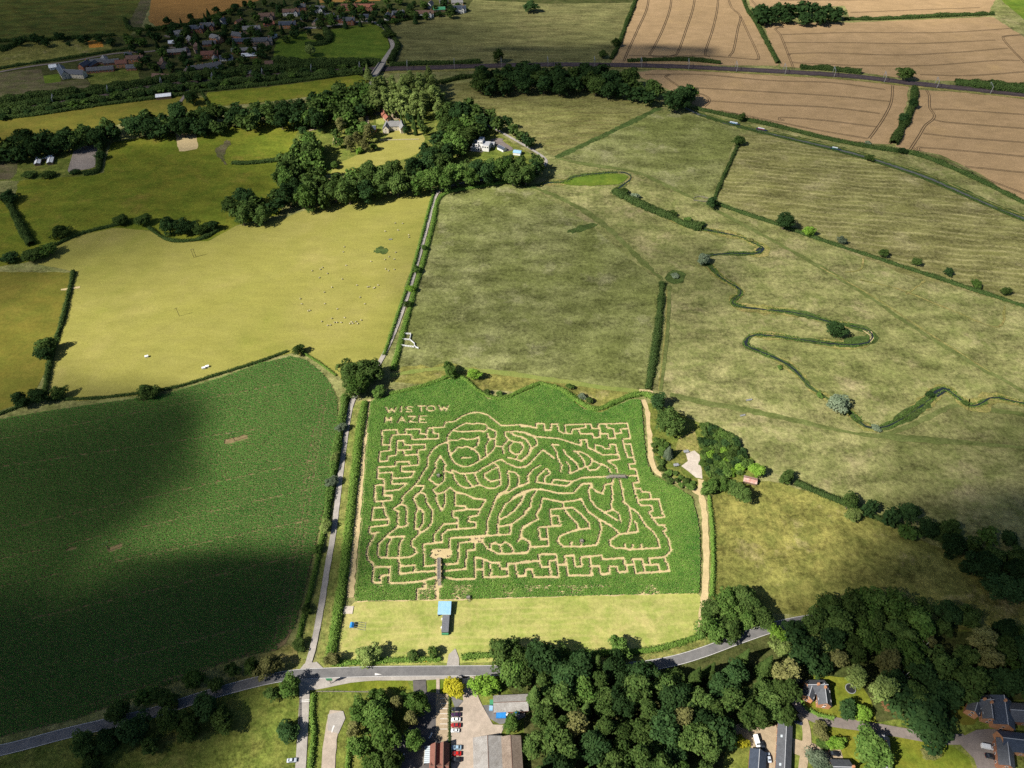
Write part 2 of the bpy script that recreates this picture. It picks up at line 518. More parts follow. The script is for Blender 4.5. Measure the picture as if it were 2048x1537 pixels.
wheat([(1562, 134), (1532, 62), (1526, 46), (1690, 46), (1985, 34), (2048, 74), (2140, 116), (2140, 172), (1830, 160), (1700, 143)],
      [[(1587, 138), (1577, 112), (1561, 72), (1551, 60), (1556, 56), (1568, 56)], [(2120, 200), (2048, 125), (2022, 98), (2006, 78), (2012, 73), (2048, 70)]],
      [[(1578, 112), (1585, 108), (1660, 107), (1800, 111), (1920, 105), (2015, 97)], [(1584, 124), (1600, 127), (1720, 132), (1850, 132), (1990, 122), (2040, 122)], [(1568, 86), (1680, 86), (1830, 88), (1990, 81)], [(1562, 70), (1700, 66), (1880, 66), (2016, 58), (2022, 56)], [(1840, 150), (1940, 152), (2080, 142)]])
wheat([(1262, 146), (1330, 138), (1560, 149), (1818, 172), (1812, 212), (1785, 290), (1700, 285), (1600, 258), (1500, 238), (1395, 214), (1350, 186)],
      [[(1785, 172), (1782, 205), (1768, 235), (1750, 262), (1738, 278)], [(1358, 174), (1332, 156), (1334, 152), (1340, 150)], [(1408, 214), (1418, 205), (1416, 196), (1405, 190), (1390, 187)]],
      [[(1290, 150), (1400, 150), (1540, 162), (1660, 166), (1770, 180)], [(1380, 176), (1540, 185), (1680, 194), (1780, 204)], [(1420, 203), (1540, 210), (1660, 216), (1760, 228)], [(1568, 240), (1560, 242), (1558, 238), (1570, 236), (1650, 242), (1755, 255)], [(1440, 222), (1540, 242), (1640, 262), (1735, 278)]])
wheat([(1838, 180), (2140, 200), (2140, 440), (2040, 404), (1960, 348), (1880, 310), (1788, 294), (1828, 222)],
      [[(1852, 180), (1858, 192), (1859, 216), (1868, 230), (1865, 240), (1850, 252), (1838, 272), (1820, 300)], [(1826, 296), (1832, 302), (1838, 300), (1834, 296), (1845, 296)]],
      [[(1862, 220), (1900, 220), (2048, 230), (2120, 236)], [(1866, 240), (1900, 246), (2048, 258), (2120, 264)], [(1846, 268), (1920, 276), (2048, 286), (2120, 292)], [(1845, 296), (1920, 302), (2048, 314), (2120, 322)], [(1838, 302), (1900, 326), (1980, 362), (2080, 400)], [(1930, 334), (2048, 346), (2120, 350)]])
sheet('field', 'grass_bright', [(1990, -10), (2000, -80), (2200, -80), (2200, 60), (2060, 50)])

# middle fields
sheet('meadow', 'mown_mid', [(884, 192), (898, 168), (950, 164), (1010, 184), (1180, 180), (1322, 214), (1212, 265), (1110, 316), (1040, 262), (960, 222)])
sheet('meadow', 'meadow_olive', [(1118, 318), (1322, 216), (1362, 224), (1482, 262), (1462, 300), (1426, 396), (1392, 400), (1282, 346), (1200, 330)])
sheet('meadow', 'mown_right', [(1478, 268), (1560, 272), (1720, 308), (1840, 342), (2000, 418), (2140, 470), (2140, 640), (1800, 546), (1560, 450), (1428, 396), (1462, 320)])
sheet('meadow', 'meadow_olive', [(872, 410), (886, 385), (1000, 364), (1052, 368), (1180, 450), (1310, 560), (1326, 570), (1302, 772), (1286, 786), (1000, 756), (900, 740), (778, 760), (800, 660), (846, 520)])
sheet('meadow', 'meadow_gold', [(778, 762), (800, 735), (900, 728), (1000, 745), (1286, 786), (1200, 830), (1080, 790), (925, 775)], 1.0)
sheet('pasture', 'pasture_pale', [(60, 525), (150, 472), (230, 456), (300, 462), (340, 486), (420, 482), (470, 452), (560, 440), (640, 410), (780, 392), (868, 378), (850, 440), (822, 540), (792, 632), (766, 716), (740, 765), (690, 764), (632, 718), (582, 706), (420, 755), (300, 790), (150, 802), (92, 792), (100, 740), (130, 640), (150, 545)])
sheet('pasture', 'pasture_dark', [(-100, 545), (146, 545), (122, 640), (92, 740), (62, 802), (-100, 850)])
sheet('pasture', 'pasture_green', [(-80, 545), (-80, 400), (28, 400), (40, 352), (205, 348), (222, 286), (330, 268), (480, 252), (560, 238), (640, 230), (700, 280), (650, 340), (565, 345), (560, 430), (470, 452), (420, 482), (340, 486), (300, 462), (230, 456), (150, 472), (60, 525)])
sheet('stable_paddock', 'garden', [(-60, 362), (-60, 300), (60, 290), (215, 284), (200, 350), (40, 362)])
sheet('bare_paddock', 'fallow', [(-60, 360), (-60, 318), (36, 318), (34, 346), (20, 360)], 0.5)
sheet('riding_arena', 'menage', [(150, 293), (198, 291), (190, 336), (134, 346)], 0)
sheet('hay_plot', 'soil', [(350, 267), (392, 264), (397, 298), (359, 305)], 0.3)
sheet('garden_lawn', 'garden', [(600, 250), (760, 190), (900, 200), (1000, 270), (1080, 320), (1000, 350), (700, 350), (560, 350)])
sheet('garden_lawn', 'pasture_pale', [(660, 345), (690, 322), (740, 300), (770, 276), (790, 262), (842, 264), (842, 300), (800, 322), (740, 335), (690, 352)], 0.5, True)
sheet('garden_lawn', 'lawn', [(752, 232), (768, 230), (768, 250), (752, 250)], 0)
sheet('garden_lawn', 'meadow_gold', [(735, 222), (744, 222), (748, 247), (734, 246)], 0)
sheet('courtyard', 'gravel', [(742, 218), (763, 217), (766, 228), (746, 232)], 0)
sheet('courtyard', 'gravel', [(776, 232), (790, 218), (798, 232), (800, 240), (778, 240)], 0)
sheet('vegetable_plot', 'soil', [(667, 272), (675, 270), (674, 289), (665, 290)], 0)

# river meadows, right of the maze
sheet('meadow', 'meadow_gold', [(1424, 1000), (1452, 962), (1560, 964), (1700, 1012), (1850, 1085), (2140, 1180), (2140, 1300), (1600, 1240), (1420, 1200)], 1.0)
sheet('scrub_ground', 'garden', [(1300, 806), (1340, 818), (1400, 846), (1450, 866), (1505, 920), (1515, 955), (1480, 990), (1395, 985), (1330, 948), (1304, 900)], 1.2, True)
sheet('orchard_grass', 'dry_verge', [(1352, 905), (1350, 880), (1390, 860), (1398, 905)], 0.4)
sheet('concrete_yard', 'concrete_pale', [(1372, 908), (1388, 902), (1398, 902), (1405, 960), (1398, 962), (1385, 948), (1362, 935), (1362, 930), (1376, 925)], 0.2)

# south of the main road
sheet('south_ground', 'garden', [(-300, 1560), (-300, 1520), (140, 1470), (400, 1398), (600, 1352), (900, 1345), (1200, 1340), (1400, 1300), (1560, 1245), (1620, 1236), (2300, 1290), (2300, 1760), (-300, 1760)])
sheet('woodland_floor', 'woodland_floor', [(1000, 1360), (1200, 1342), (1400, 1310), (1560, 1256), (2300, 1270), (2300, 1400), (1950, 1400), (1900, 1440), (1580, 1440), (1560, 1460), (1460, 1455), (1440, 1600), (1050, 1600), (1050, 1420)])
sheet('rough_grass', 'garden', [(-300, 1600), (-300, 1560), (140, 1482), (400, 1408), (480, 1392), (598, 1376), (600, 1540), (580, 1620)])
sheet('grass_verge', 'pasture_green', [(640, 1380), (660, 1362), (740, 1360), (822, 1362), (822, 1380)], 0.3)
sheet('grass_verge', 'garden', [(634, 1428), (636, 1387), (822, 1384), (790, 1440), (700, 1425), (660, 1432)], 0.3)
sheet('grass_verge', 'grass_bright', [(855, 1362), (895, 1358), (896, 1386), (855, 1387)], 0.2)
sheet('lawn', 'pasture_green', [(1650, 1450), (1700, 1458), (1770, 1472), (1900, 1490), (1945, 1520), (1950, 1600), (1640, 1600), (1650, 1520), (1640, 1490)], 0.3)
sheet('cottage_garden', 'pasture_green', [(1600, 1390), (1625, 1350), (1720, 1360), (1760, 1450), (1660, 1442), (1612, 1420)], 0.3)
sheet('cottage_garden', 'pasture_dark', [(1895, 1400), (1935, 1378), (1960, 1440), (1930, 1458), (1905, 1435)], 0.3)

# play field below the maze, maze soil
sheet('play_field', 'lawn', [(680, 1262), (700, 1205), (960, 1198), (1398, 1182), (1404, 1268), (1300, 1302), (1150, 1318), (900, 1330), (690, 1332), (655, 1336)], 0.4)
MAZE = [(737, 840), (742, 804), (780, 792), (830, 782), (870, 768), (905, 758), (930, 760), (950, 782), (975, 800), (1005, 804), (1040, 790), (1080, 772), (1115, 778), (1140, 800), (1165, 820), (1200, 828), (1235, 812), (1265, 800), (1282, 802), (1286, 860), (1292, 922), (1304, 952), (1340, 970), (1384, 996), (1398, 1060), (1400, 1120), (1398, 1188), (1200, 1192), (960, 1199), (709, 1204), (714, 1150), (725, 1000)]
sheet('maze_ground', 'soil', MAZE, 0.3)
LEFT_MAIZE = [(-260, 900), (-60, 852), (20, 836), (150, 815), (262, 800), (330, 790), (440, 757), (520, 728), (580, 714), (612, 722), (640, 742), (662, 772), (674, 800), (676, 850), (668, 900), (656, 980), (640, 1050), (622, 1120), (604, 1200), (584, 1270), (560, 1300), (520, 1306), (440, 1330), (330, 1372), (150, 1440), (-60, 1490), (-260, 1530)]
sheet('maize_field_ground', 'maize_soil', LEFT_MAIZE, 0.3)
for pts in ([(150, 1480), (300, 1440), (440, 1372), (585, 1330), (600, 1345), (500, 1362), (400, 1392), (300, 1428)], [(520, 1312), (585, 1290), (605, 1312), (590, 1345), (560, 1340)]):
    sheet('grass_verge', 'dry_verge', pts, 0.4)
sheet('grass_verge', 'verge', [(598, 1300), (622, 1200), (645, 1100), (655, 1100), (640, 1210), (625, 1310), (612, 1340), (590, 1345)], 0.4)
sheet('grass_verge', 'verge', [(632, 1335), (650, 1200), (672, 1060), (690, 920), (700, 830), (716, 800), (728, 800), (715, 880), (704, 1010), (690, 1180), (668, 1310), (690, 1332), (900, 1328), (1300, 1306), (1400, 1276), (1480, 1262), (1480, 1272), (1400, 1302), (1300, 1324), (900, 1337), (650, 1345)], 0.3)
# bare soil margins and worn tracks
ribbon('soil_margin', 'soil', [(738, 800), (731, 850), (724, 930), (715, 1030), (707, 1120), (701, 1196)], 3.4, 0.3)
ribbon('soil_track', 'soil', [(1286, 800), (1294, 822), (1300, 880), (1304, 930), (1325, 952), (1365, 968), (1400, 988)], 3.0, 0.25)
ribbon('farm_track', 'soil', [(1402, 960), (1402, 985), (1409, 1030), (1412, 1100), (1410, 1180), (1403, 1240), (1400, 1275)], 3.4, 0.2)
ribbon('mown_strip', 'mown_path_light', [(780, 752), (840, 742), (900, 738), (1000, 746), (1100, 760), (1200, 775), (1280, 784)], 3.8, 0.24, wvar=.35)
ribbon('mown_strip', 'mown_path', [(1340, 790), (1420, 808), (1500, 822), (1600, 844), (1700, 866), (1770, 874), (1900, 884), (2100, 900)], 4.2, 0.30, wvar=.35)
ribbon('mown_strip', 'mown_path', [(1765, 872), (1830, 848), (1890, 818), (1920, 812), (1980, 820), (2100, 838)], 3.4, 0.24, wvar=.35)
ribbon('mown_strip', 'mown_path', [(1110, 316), (1180, 330), (1270, 345), (1340, 375), (1420, 415), (1560, 490), (1700, 570), (1850, 670), (2040, 780), (2100, 812)], 4.2, 0.42, wvar=.35)
ribbon('dirt_track', 'dry_verge', [(1640, 535), (1740, 590), (1850, 662), (1980, 745)], 1.2, 0.25)
ribbon('mown_strip', 'ditch', [(1112, 316), (1200, 275), (1260, 246), (1320, 216)], 6.0, 0.54, wvar=.35)
ribbon('mown_strip', 'mown_path', [(1050, 370), (1110, 392), (1180, 430), (1230, 470), (1280, 520), (1325, 560)], 4.7, 0.48, wvar=.35)
ribbon('mown_strip', 'mown_path', [(1338, 572), (1335, 650), (1328, 720), (1320, 782)], 3.4, 0.18, wvar=.35)
ribbon('dirt_track', 'dry_verge', [(1334, 580), (1331, 650), (1324, 720), (1317, 782)], 0.9, 0.15)
ribbon('dirt_track', 'soil', [(1278, 782), (1306, 787)], 4.0, 0.3)
ribbon('field_path', 'soil', [(122, 580), (160, 575)], 2.4, 0.3)
for a in ([(1720, 560), (1800, 580), (1900, 620), (1995, 655), (2010, 612)], [(1690, 545), (1720, 540), (1728, 515)], [(1812, 590), (1850, 562)]):
    ribbon('faint_path', 'dry_verge', a, 1.3, 0.3)

# ------------------------------------------------------------------ roads
main_road = [(-160, 1530), (0, 1502), (140, 1466), (300, 1428), (400, 1396), (500, 1368), (580, 1352), (660, 1347), (760, 1344), (900, 1343), (1040, 1342), (1180, 1340), (1280, 1334), (1350, 1322), (1410, 1304), (1480, 1278), (1560, 1252), (1640, 1238), (1760, 1230)]
lane = [(606, 1352), (618, 1325), (632, 1270), (645, 1200), (656, 1130), (668, 1060), (680, 960), (692, 870), (704, 806), (728, 770), (752, 738), (776, 694), (800, 636), (822, 570), (842, 500), (858, 440), (874, 388), (900, 373), (950, 363), (1010, 358), (1050, 352), (1080, 340), (1092, 322), (1070, 304), (1035, 284), (1000, 264), (975, 252), (940, 238)]
village_road = [(738, 178), (748, 158), (764, 128), (780, 104), (786, 94), (780, 76), (770, 58), (740, 44), (690, 48), (640, 56), (600, 56)]
def road(name, mat, pts, w, z, edge=None, dashes=None, jit=0.0):
    r = ribbon(name, mat, pts, w, jit, z=z)
    gl = resample(smooth([P2(p) for p in pts], 8), 1.5)
    t = np.gradient(gl, axis=0)
    t /= np.hypot(t[:, 0], t[:, 1])[:, None]
    nn = np.stack([-t[:, 1], t[:, 0]], 1)
    if edge:
        for s in (-1, 1):
            e = link('edge_line', ribbon_mesh('edge_line', [tuple(p) for p in gl + nn * s * (w / 2 - 0.2)], 0.16, z + 0.02, n=2, ground=True), M['white_paint'], r)
    if dashes:
        on, off = dashes
        s, k = 0.0, 0
        L = len(gl) * 1.5
        vs_, fs_ = [], []
        while s + on < L - 2:
            i0, i1 = int(s / 1.5), int((s + on) / 1.5)
            a, b, q = gl[i0], gl[i1], nn[i0]
            i = len(vs_)
            vs_ += [(*(a + q * .08), z + .02), (*(a - q * .08), z + .02), (*(b - q * .08), z + .02), (*(b + q * .08), z + .02)]
            fs_.append((i, i + 1, i + 2, i + 3))
            s += on + off
        link('centre_line', mesh_np('centre_line', vs_, fs_), M['white_paint'], r)
    return r
road('main_road', 'asphalt', main_road, 5.2, 0.46, True)
road('lane', 'asphalt_old', lane, 3.1, 0.44, None, None, 0.06)
road('village_road', 'asphalt_old', village_road, 6.0, 0.45)
for pts, w in (([(610, 1356), (609, 1400), (606, 1460), (600, 1560)], 4.6),):
    road('side_road', 'asphalt_old', pts, w, 0.442)
sheet('lay_by', 'asphalt_old', [(592, 1358), (640, 1354), (700, 1352), (850, 1350), (948, 1349), (950, 1356), (830, 1362), (760, 1361), (700, 1366), (650, 1378), (630, 1382), (598, 1380)], 0.1, z=0.43)
sheet('lane_mouth', 'asphalt_old', [(590, 1352), (606, 1330), (632, 1322), (640, 1336), (660, 1345), (600, 1358)], 0.1, z=0.435)
sheet('field_entrance', 'asphalt_old', [(893, 1336), (896, 1318), (900, 1300), (916, 1296), (918, 1325), (922, 1336)], 0.3, z=0.432)
road('drive', 'concrete_yard', [(672, 1422), (666, 1450), (660, 1490), (655, 1560)], 6.0, 0.425, None, None, 0.15)
sheet('drive_apron', 'asphalt_old', [(656, 1430), (700, 1420), (690, 1440), (676, 1470), (655, 1472)], 0.1, z=0.428)
sheet('car_park', 'asphalt_dark', [(826, 1362), (852, 1360), (854, 1388), (899, 1387), (899, 1580), (770, 1580), (790, 1490), (812, 1462), (846, 1420), (846, 1388), (826, 1387)], 0.1, z=0.43)
sheet('parking_bays', 'gravel', [(872, 1390), (899, 1389), (899, 1490), (872, 1490)], 0.1, z=0.438)
sheet('car_park', 'asphalt', [(902, 1394), (927, 1394), (927, 1420), (903, 1420)], 0.1, z=0.434)
sheet('farmyard', 'concrete_yard', [(925, 1352), (948, 1352), (952, 1392), (966, 1412), (985, 1450), (1010, 1448), (1010, 1470), (950, 1474), (950, 1580), (902, 1580), (902, 1420), (926, 1418)], 0.1, z=0.43)
sheet('farmyard', 'asphalt', [(966, 1412), (990, 1410), (1052, 1408), (1050, 1440), (1010, 1448), (985, 1450)], 0.1, z=0.426)
ribbon('footpath', 'concrete_yard', [(876, 1358), (876, 1388)], 1.6, z=0.44)
# drives among the houses on the right
road('drive', 'drive_mauve', [(1572, 1330), (1580, 1370), (1592, 1405), (1618, 1432), (1660, 1444), (1730, 1454), (1800, 1466), (1870, 1478), (1930, 1480)], 4.6, 0.43)
sheet('forecourt', 'drive_mauve', [(1905, 1476), (1935, 1470), (1960, 1456), (2006, 1460), (1992, 1500), (1990, 1600), (1962, 1600), (1955, 1530), (1935, 1500), (1905, 1486)], 0.1, z=0.428)
road('gravel_drive', 'gravel', [(1602, 1428), (1610, 1450), (1614, 1485), (1608, 1510), (1602, 1580)], 3.8, 0.424, None, None, 0.2)
ribbon('gravel_drive', 'gravel', [(1612, 1492), (1640, 1506), (1668, 1512), (1684, 1512)], 4.5, 0.2, z=0.422)
sheet('gravel_yard', 'gravel', [(1584, 1476), (1610, 1480), (1612, 1520), (1586, 1512)], 0.2, z=0.42)
sheet('gravel_yard', 'gravel', [(1455, 1452), (1490, 1446), (1530, 1458), (1556, 1450), (1560, 1600), (1490, 1600), (1505, 1530), (1502, 1490), (1470, 1470)], 0.3, z=0.42)
# house drives in the middle distance
ribbon('gravel_drive', 'gravel', [(618, 262), (640, 255), (652, 240), (690, 235), (728, 226), (734, 235), (735, 250)], 3.0, 0.2, z=0.40)
road('drive', 'drive_mauve', [(1003, 278), (995, 284), (985, 286), (975, 284)], 5.0, 0.41)
sheet('forecourt', 'drive_mauve', [(980, 280), (1000, 276), (1006, 284), (1030, 300), (1015, 304), (996, 296)], 0.1, z=0.405)
road('village_street', 'drive_mauve', [(-60, 156), (60, 134), (140, 124), (230, 108), (300, 104), (350, 96), (372, 118), (378, 106), (366, 90), (352, 80), (330, 72)], 4.0, 0.41)
road('village_street', 'drive_mauve', [(372, 118), (378, 130), (366, 150), (372, 170), (374, 184), (360, 206)], 3.5, 0.415)

def parking_lines():
    for k in range(7):
        y = 1398 + k * 10.2
        a, b = P(880, y), P(895, y)
        o = MB().box(a.x, b.x, a.y - .09, a.y + .09, 0.462, 0.466).build('bay_line', M['white_paint'])
        tag(o, 'white painted line between parking bays beside the hedge row', 'road marking', 'parking bay lines')
    for pts in ([(664, 1466), (666, 1458), (669, 1452)], [(858, 1478), (862, 1472), (864, 1466)], [(798, 1518), (804, 1512), (810, 1509)]):
        gl = [P2(p) for p in pts]
        o = link('painted_arrow', ribbon_mesh('painted_arrow', gl, 0.45, 0.47, ground=True, step=0.8, w_end=0.7), M['white_paint'])
        tag(o, 'curved white arrow painted on the car park drive', 'road marking', 'painted drive arrows')
    for y in (1402, 1405):
        a, b = P(601, y), P(621, y - 1.5)
        o = MB().bar((a.x, a.y, .48), (b.x, b.y, .48), .25, .02).build('give_way_line', M['white_paint'])
        tag(o, 'white line painted across the side road mouth', 'road marking', 'side road give way lines')
    o = link('painted_triangle', mesh_np('tri', [(*P2((750, 1347.5)), .49), (*P2((750, 1352)), .49), (*P2((764, 1350)), .49)], [[0, 1, 2]], 3), M['white_paint'])
    tag(o, 'white warning triangle painted on the grey main road', 'road marking')
parking_lines()

# ------------------------------------------------------------------ railway
rail = [(-120, 236), (0, 222), (130, 204), (300, 176), (420, 164), (600, 148), (740, 140), (840, 137), (960, 133), (1100, 130), (1230, 131), (1330, 133), (1440, 138), (1560, 144), (1700, 153), (1830, 168), (1950, 180), (2080, 194), (2200, 206)]
rb = ribbon('railway', 'ballast', rail, 12.0, 0.4, z=0.5)
gl = resample(smooth([P2(p) for p in rail], 8), 6.0)
tt = np.gradient(gl, axis=0); tt /= np.hypot(tt[:, 0], tt[:, 1])[:, None]
nn = np.stack([-tt[:, 1], tt[:, 0]], 1)
for off in (-4.2, -2.75, 2.75, 4.2):
    link('rail', ribbon_mesh('rail', [tuple(p) for p in gl + nn * off], 0.30, 0.68, n=2, ground=True), M['rail_steel'], rb)
ribbon('railway_verge', 'dry_verge', [(760, 146), (900, 142), (1100, 137), (1240, 137), (1400, 142), (1560, 151), (1700, 160), (1830, 174), (2100, 203)], 4.0, 0.4)
# ------------------------------------------------------------------ canal and river
canal = [(1340, 196), (1386, 222), (1450, 244), (1520, 262), (1600, 280), (1700, 304), (1780, 328), (1850, 352), (1920, 382), (1990, 414), (2060, 440), (2160, 470)]
def offset_px(pts, d):
    gl = resample(smooth([P2(p) for p in pts], 8), 8.0)
    t = np.gradient(gl, axis=0); t /= np.hypot(t[:, 0], t[:, 1])[:, None]
    return [tuple(p) for p in gl + np.stack([-t[:, 1], t[:, 0]], 1) * d]
ribbon('canal_bank', 'ditch', canal, 11.0, 0.8)
ribbon('canal', 'canal_water', offset_px(canal, -2.5), 3.0, 0.5, z=0.30, ground=True, n=2)
ribbon('towpath', 'dry_verge', offset_px(canal, 3.0), 1.2, 0.2, z=0.31, ground=True, n=2)
river = [(1040, 366), (1062, 374), (1100, 366), (1130, 364), (1150, 354), (1200, 348), (1240, 345), (1258, 350), (1262, 358), (1245, 372), (1232, 384), (1260, 400), (1330, 430), (1360, 446), (1400, 458), (1440, 466), (1480, 474), (1510, 488), (1524, 494), (1526, 502), (1510, 508), (1460, 508), (1415, 512), (1402, 520), (1420, 534), (1442, 556), (1478, 578), (1480, 590), (1464, 604), (1480, 614), (1530, 620), (1600, 628), (1660, 645), (1700, 652), (1736, 662), (1744, 676), (1728, 688), (1680, 690), (1600, 680), (1540, 672), (1505, 672), (1492, 682), (1496, 694), (1540, 712), (1575, 730), (1600, 752), (1620, 775), (1660, 800), (1700, 826), (1728, 852), (1760, 856), (1790, 846), (1830, 822), (1858, 800), (1870, 786), (1890, 778), (1910, 792), (1940, 812), (1962, 808), (1985, 796), (2040, 806), (2120, 826)]
ribbon('river_bank', 'dry_verge', river, 7.0, 0.5, n=5, wvar=.8)
ribbon('river_bank', 'ditch', river, 4.4, 0.4, n=5, wvar=.8)
ribbon('river', 'water', river, 0.9, 0.2, z=0.36, n=5, wvar=.8)
sheet('river_pool', 'water', [(1858, 790), (1876, 780), (1892, 775), (1902, 780), (1890, 786), (1872, 796)], 0.2, True, z=0.37)
sheet('river_pool', 'water', [(1510, 502), (1520, 494), (1528, 498), (1526, 506), (1514, 508)], 0.2, True, z=0.37)
sheet('river_pool', 'water', [(1487, 684), (1492, 676), (1497, 680), (1494, 690), (1500, 698), (1492, 697)], 0.2, True, z=0.37)
sheet('river_bank', 'soil', [(1724, 662), (1742, 664), (1748, 678), (1738, 690), (1742, 680), (1738, 670)], 0.3, True)
sheet('nettle_patch', 'ditch', [(750, 500), (762, 494), (774, 499), (776, 505), (766, 509), (752, 506)], 0.9, True, step=1.5)
sheet('nettle_patch', 'ditch', [(1135, 462), (1160, 452), (1192, 448), (1190, 454), (1150, 466)], 0.8, True, step=2)
sheet('bare_patch', 'fallow', [(430, 300), (446, 290), (452, 280), (462, 286), (452, 300), (448, 320), (456, 332), (442, 322)], 0.8, True, step=2)
sheet('reed_bed', 'grass_bright', [(1120, 366), (1150, 356), (1200, 348), (1250, 350), (1255, 358), (1230, 370), (1160, 372)], 0.6, True)
sheet('reed_bed', 'ditch', [(1690, 678), (1735, 672), (1728, 688), (1690, 690)], 0.5, True)
sheet('thistle_patch', 'ditch', [(1330, 556), (1345, 542), (1368, 545), (1372, 556), (1360, 568), (1338, 568)], 0.6, True)

# ------------------------------------------------------------------ maize
leaf_mat('maize_leaf', (0.070, 0.215, 0.036), (0.250, 0.430, 0.080), 0.30, 0.0)
leaf_mat('maize_leaf_dark', (0.048, 0.165, 0.030), (0.120, 0.280, 0.055), 0.25, 0.0)

def maize_mesh(name, xy, h, leaves, spread, tint):
    """each plant: arched leaves round a stalk, two quads to a leaf"""
    n = len(xy)
    a0 = rng.uniform(0, 2 * math.pi, n)
    hh = h * rng.uniform(0.78, 1.15, n)
    V, T = [], []
    for k in range(leaves):
        a = a0 + 2 * math.pi * k / leaves + rng.normal(0, 0.35, n)
        L = spread * rng.uniform(0.75, 1.2, n)
        z0, z1, z2 = hh * rng.uniform(0.25, 0.55, n), hh * rng.uniform(0.85, 1.05, n), hh * rng.uniform(0.55, 0.85, n)
        c, s = np.cos(a), np.sin(a)
        w = 0.15 * rng.uniform(0.8, 1.3, n)
        pts = []
        for r, z, ww in ((0.02, z0, 0.6), (0.5, z1, 1.0), (1.0, z2, 0.25)):
            for sg in (-1, 1):
                pts.append(np.stack([xy[:, 0] + c * r * L - s * w * ww * sg, xy[:, 1] + s * r * L + c * w * ww * sg, z], 1))
        V.append(np.stack(pts, 1))            # n,6,3
        T.append(np.repeat((tint + rng.normal(0, 0.12, n))[:, None], 6, 1))
    V = np.concatenate(V).reshape(-1, 3)
    T = np.clip(np.concatenate(T).reshape(-1), 0, 1)
    b = np.arange(len(V) // 6) * 6
    F = np.concatenate([np.stack([b, b + 1, b + 3, b + 2], 1), np.stack([b + 2, b + 3, b + 5, b + 4], 1)])
    return mesh_np(name, V, F, 4, T)

def patchy(x, y, s, seed):
    """smooth value noise in 0..1 for crop vigour"""
    r = np.random.default_rng(seed)
    out = np.zeros_like(x)
    amp, tot = 1.0, 0.0
    for o in range(4):
        g = r.uniform(0, 1, (64, 64))
        u, v = (x / s) % 63, (y / s) % 63
        i, j = u.astype(int), v.astype(int)
        fu, fv = u - i, v - j
        fu, fv = fu * fu * (3 - 2 * fu), fv * fv * (3 - 2 * fv)
        val = (g[i, j] * (1 - fu) + g[i + 1, j] * fu) * (1 - fv) + (g[i, j + 1] * (1 - fu) + g[i + 1, j + 1] * fu) * fv
        out += amp * val
        tot += amp
        amp *= 0.5
        s *= 0.5
    return out / tot

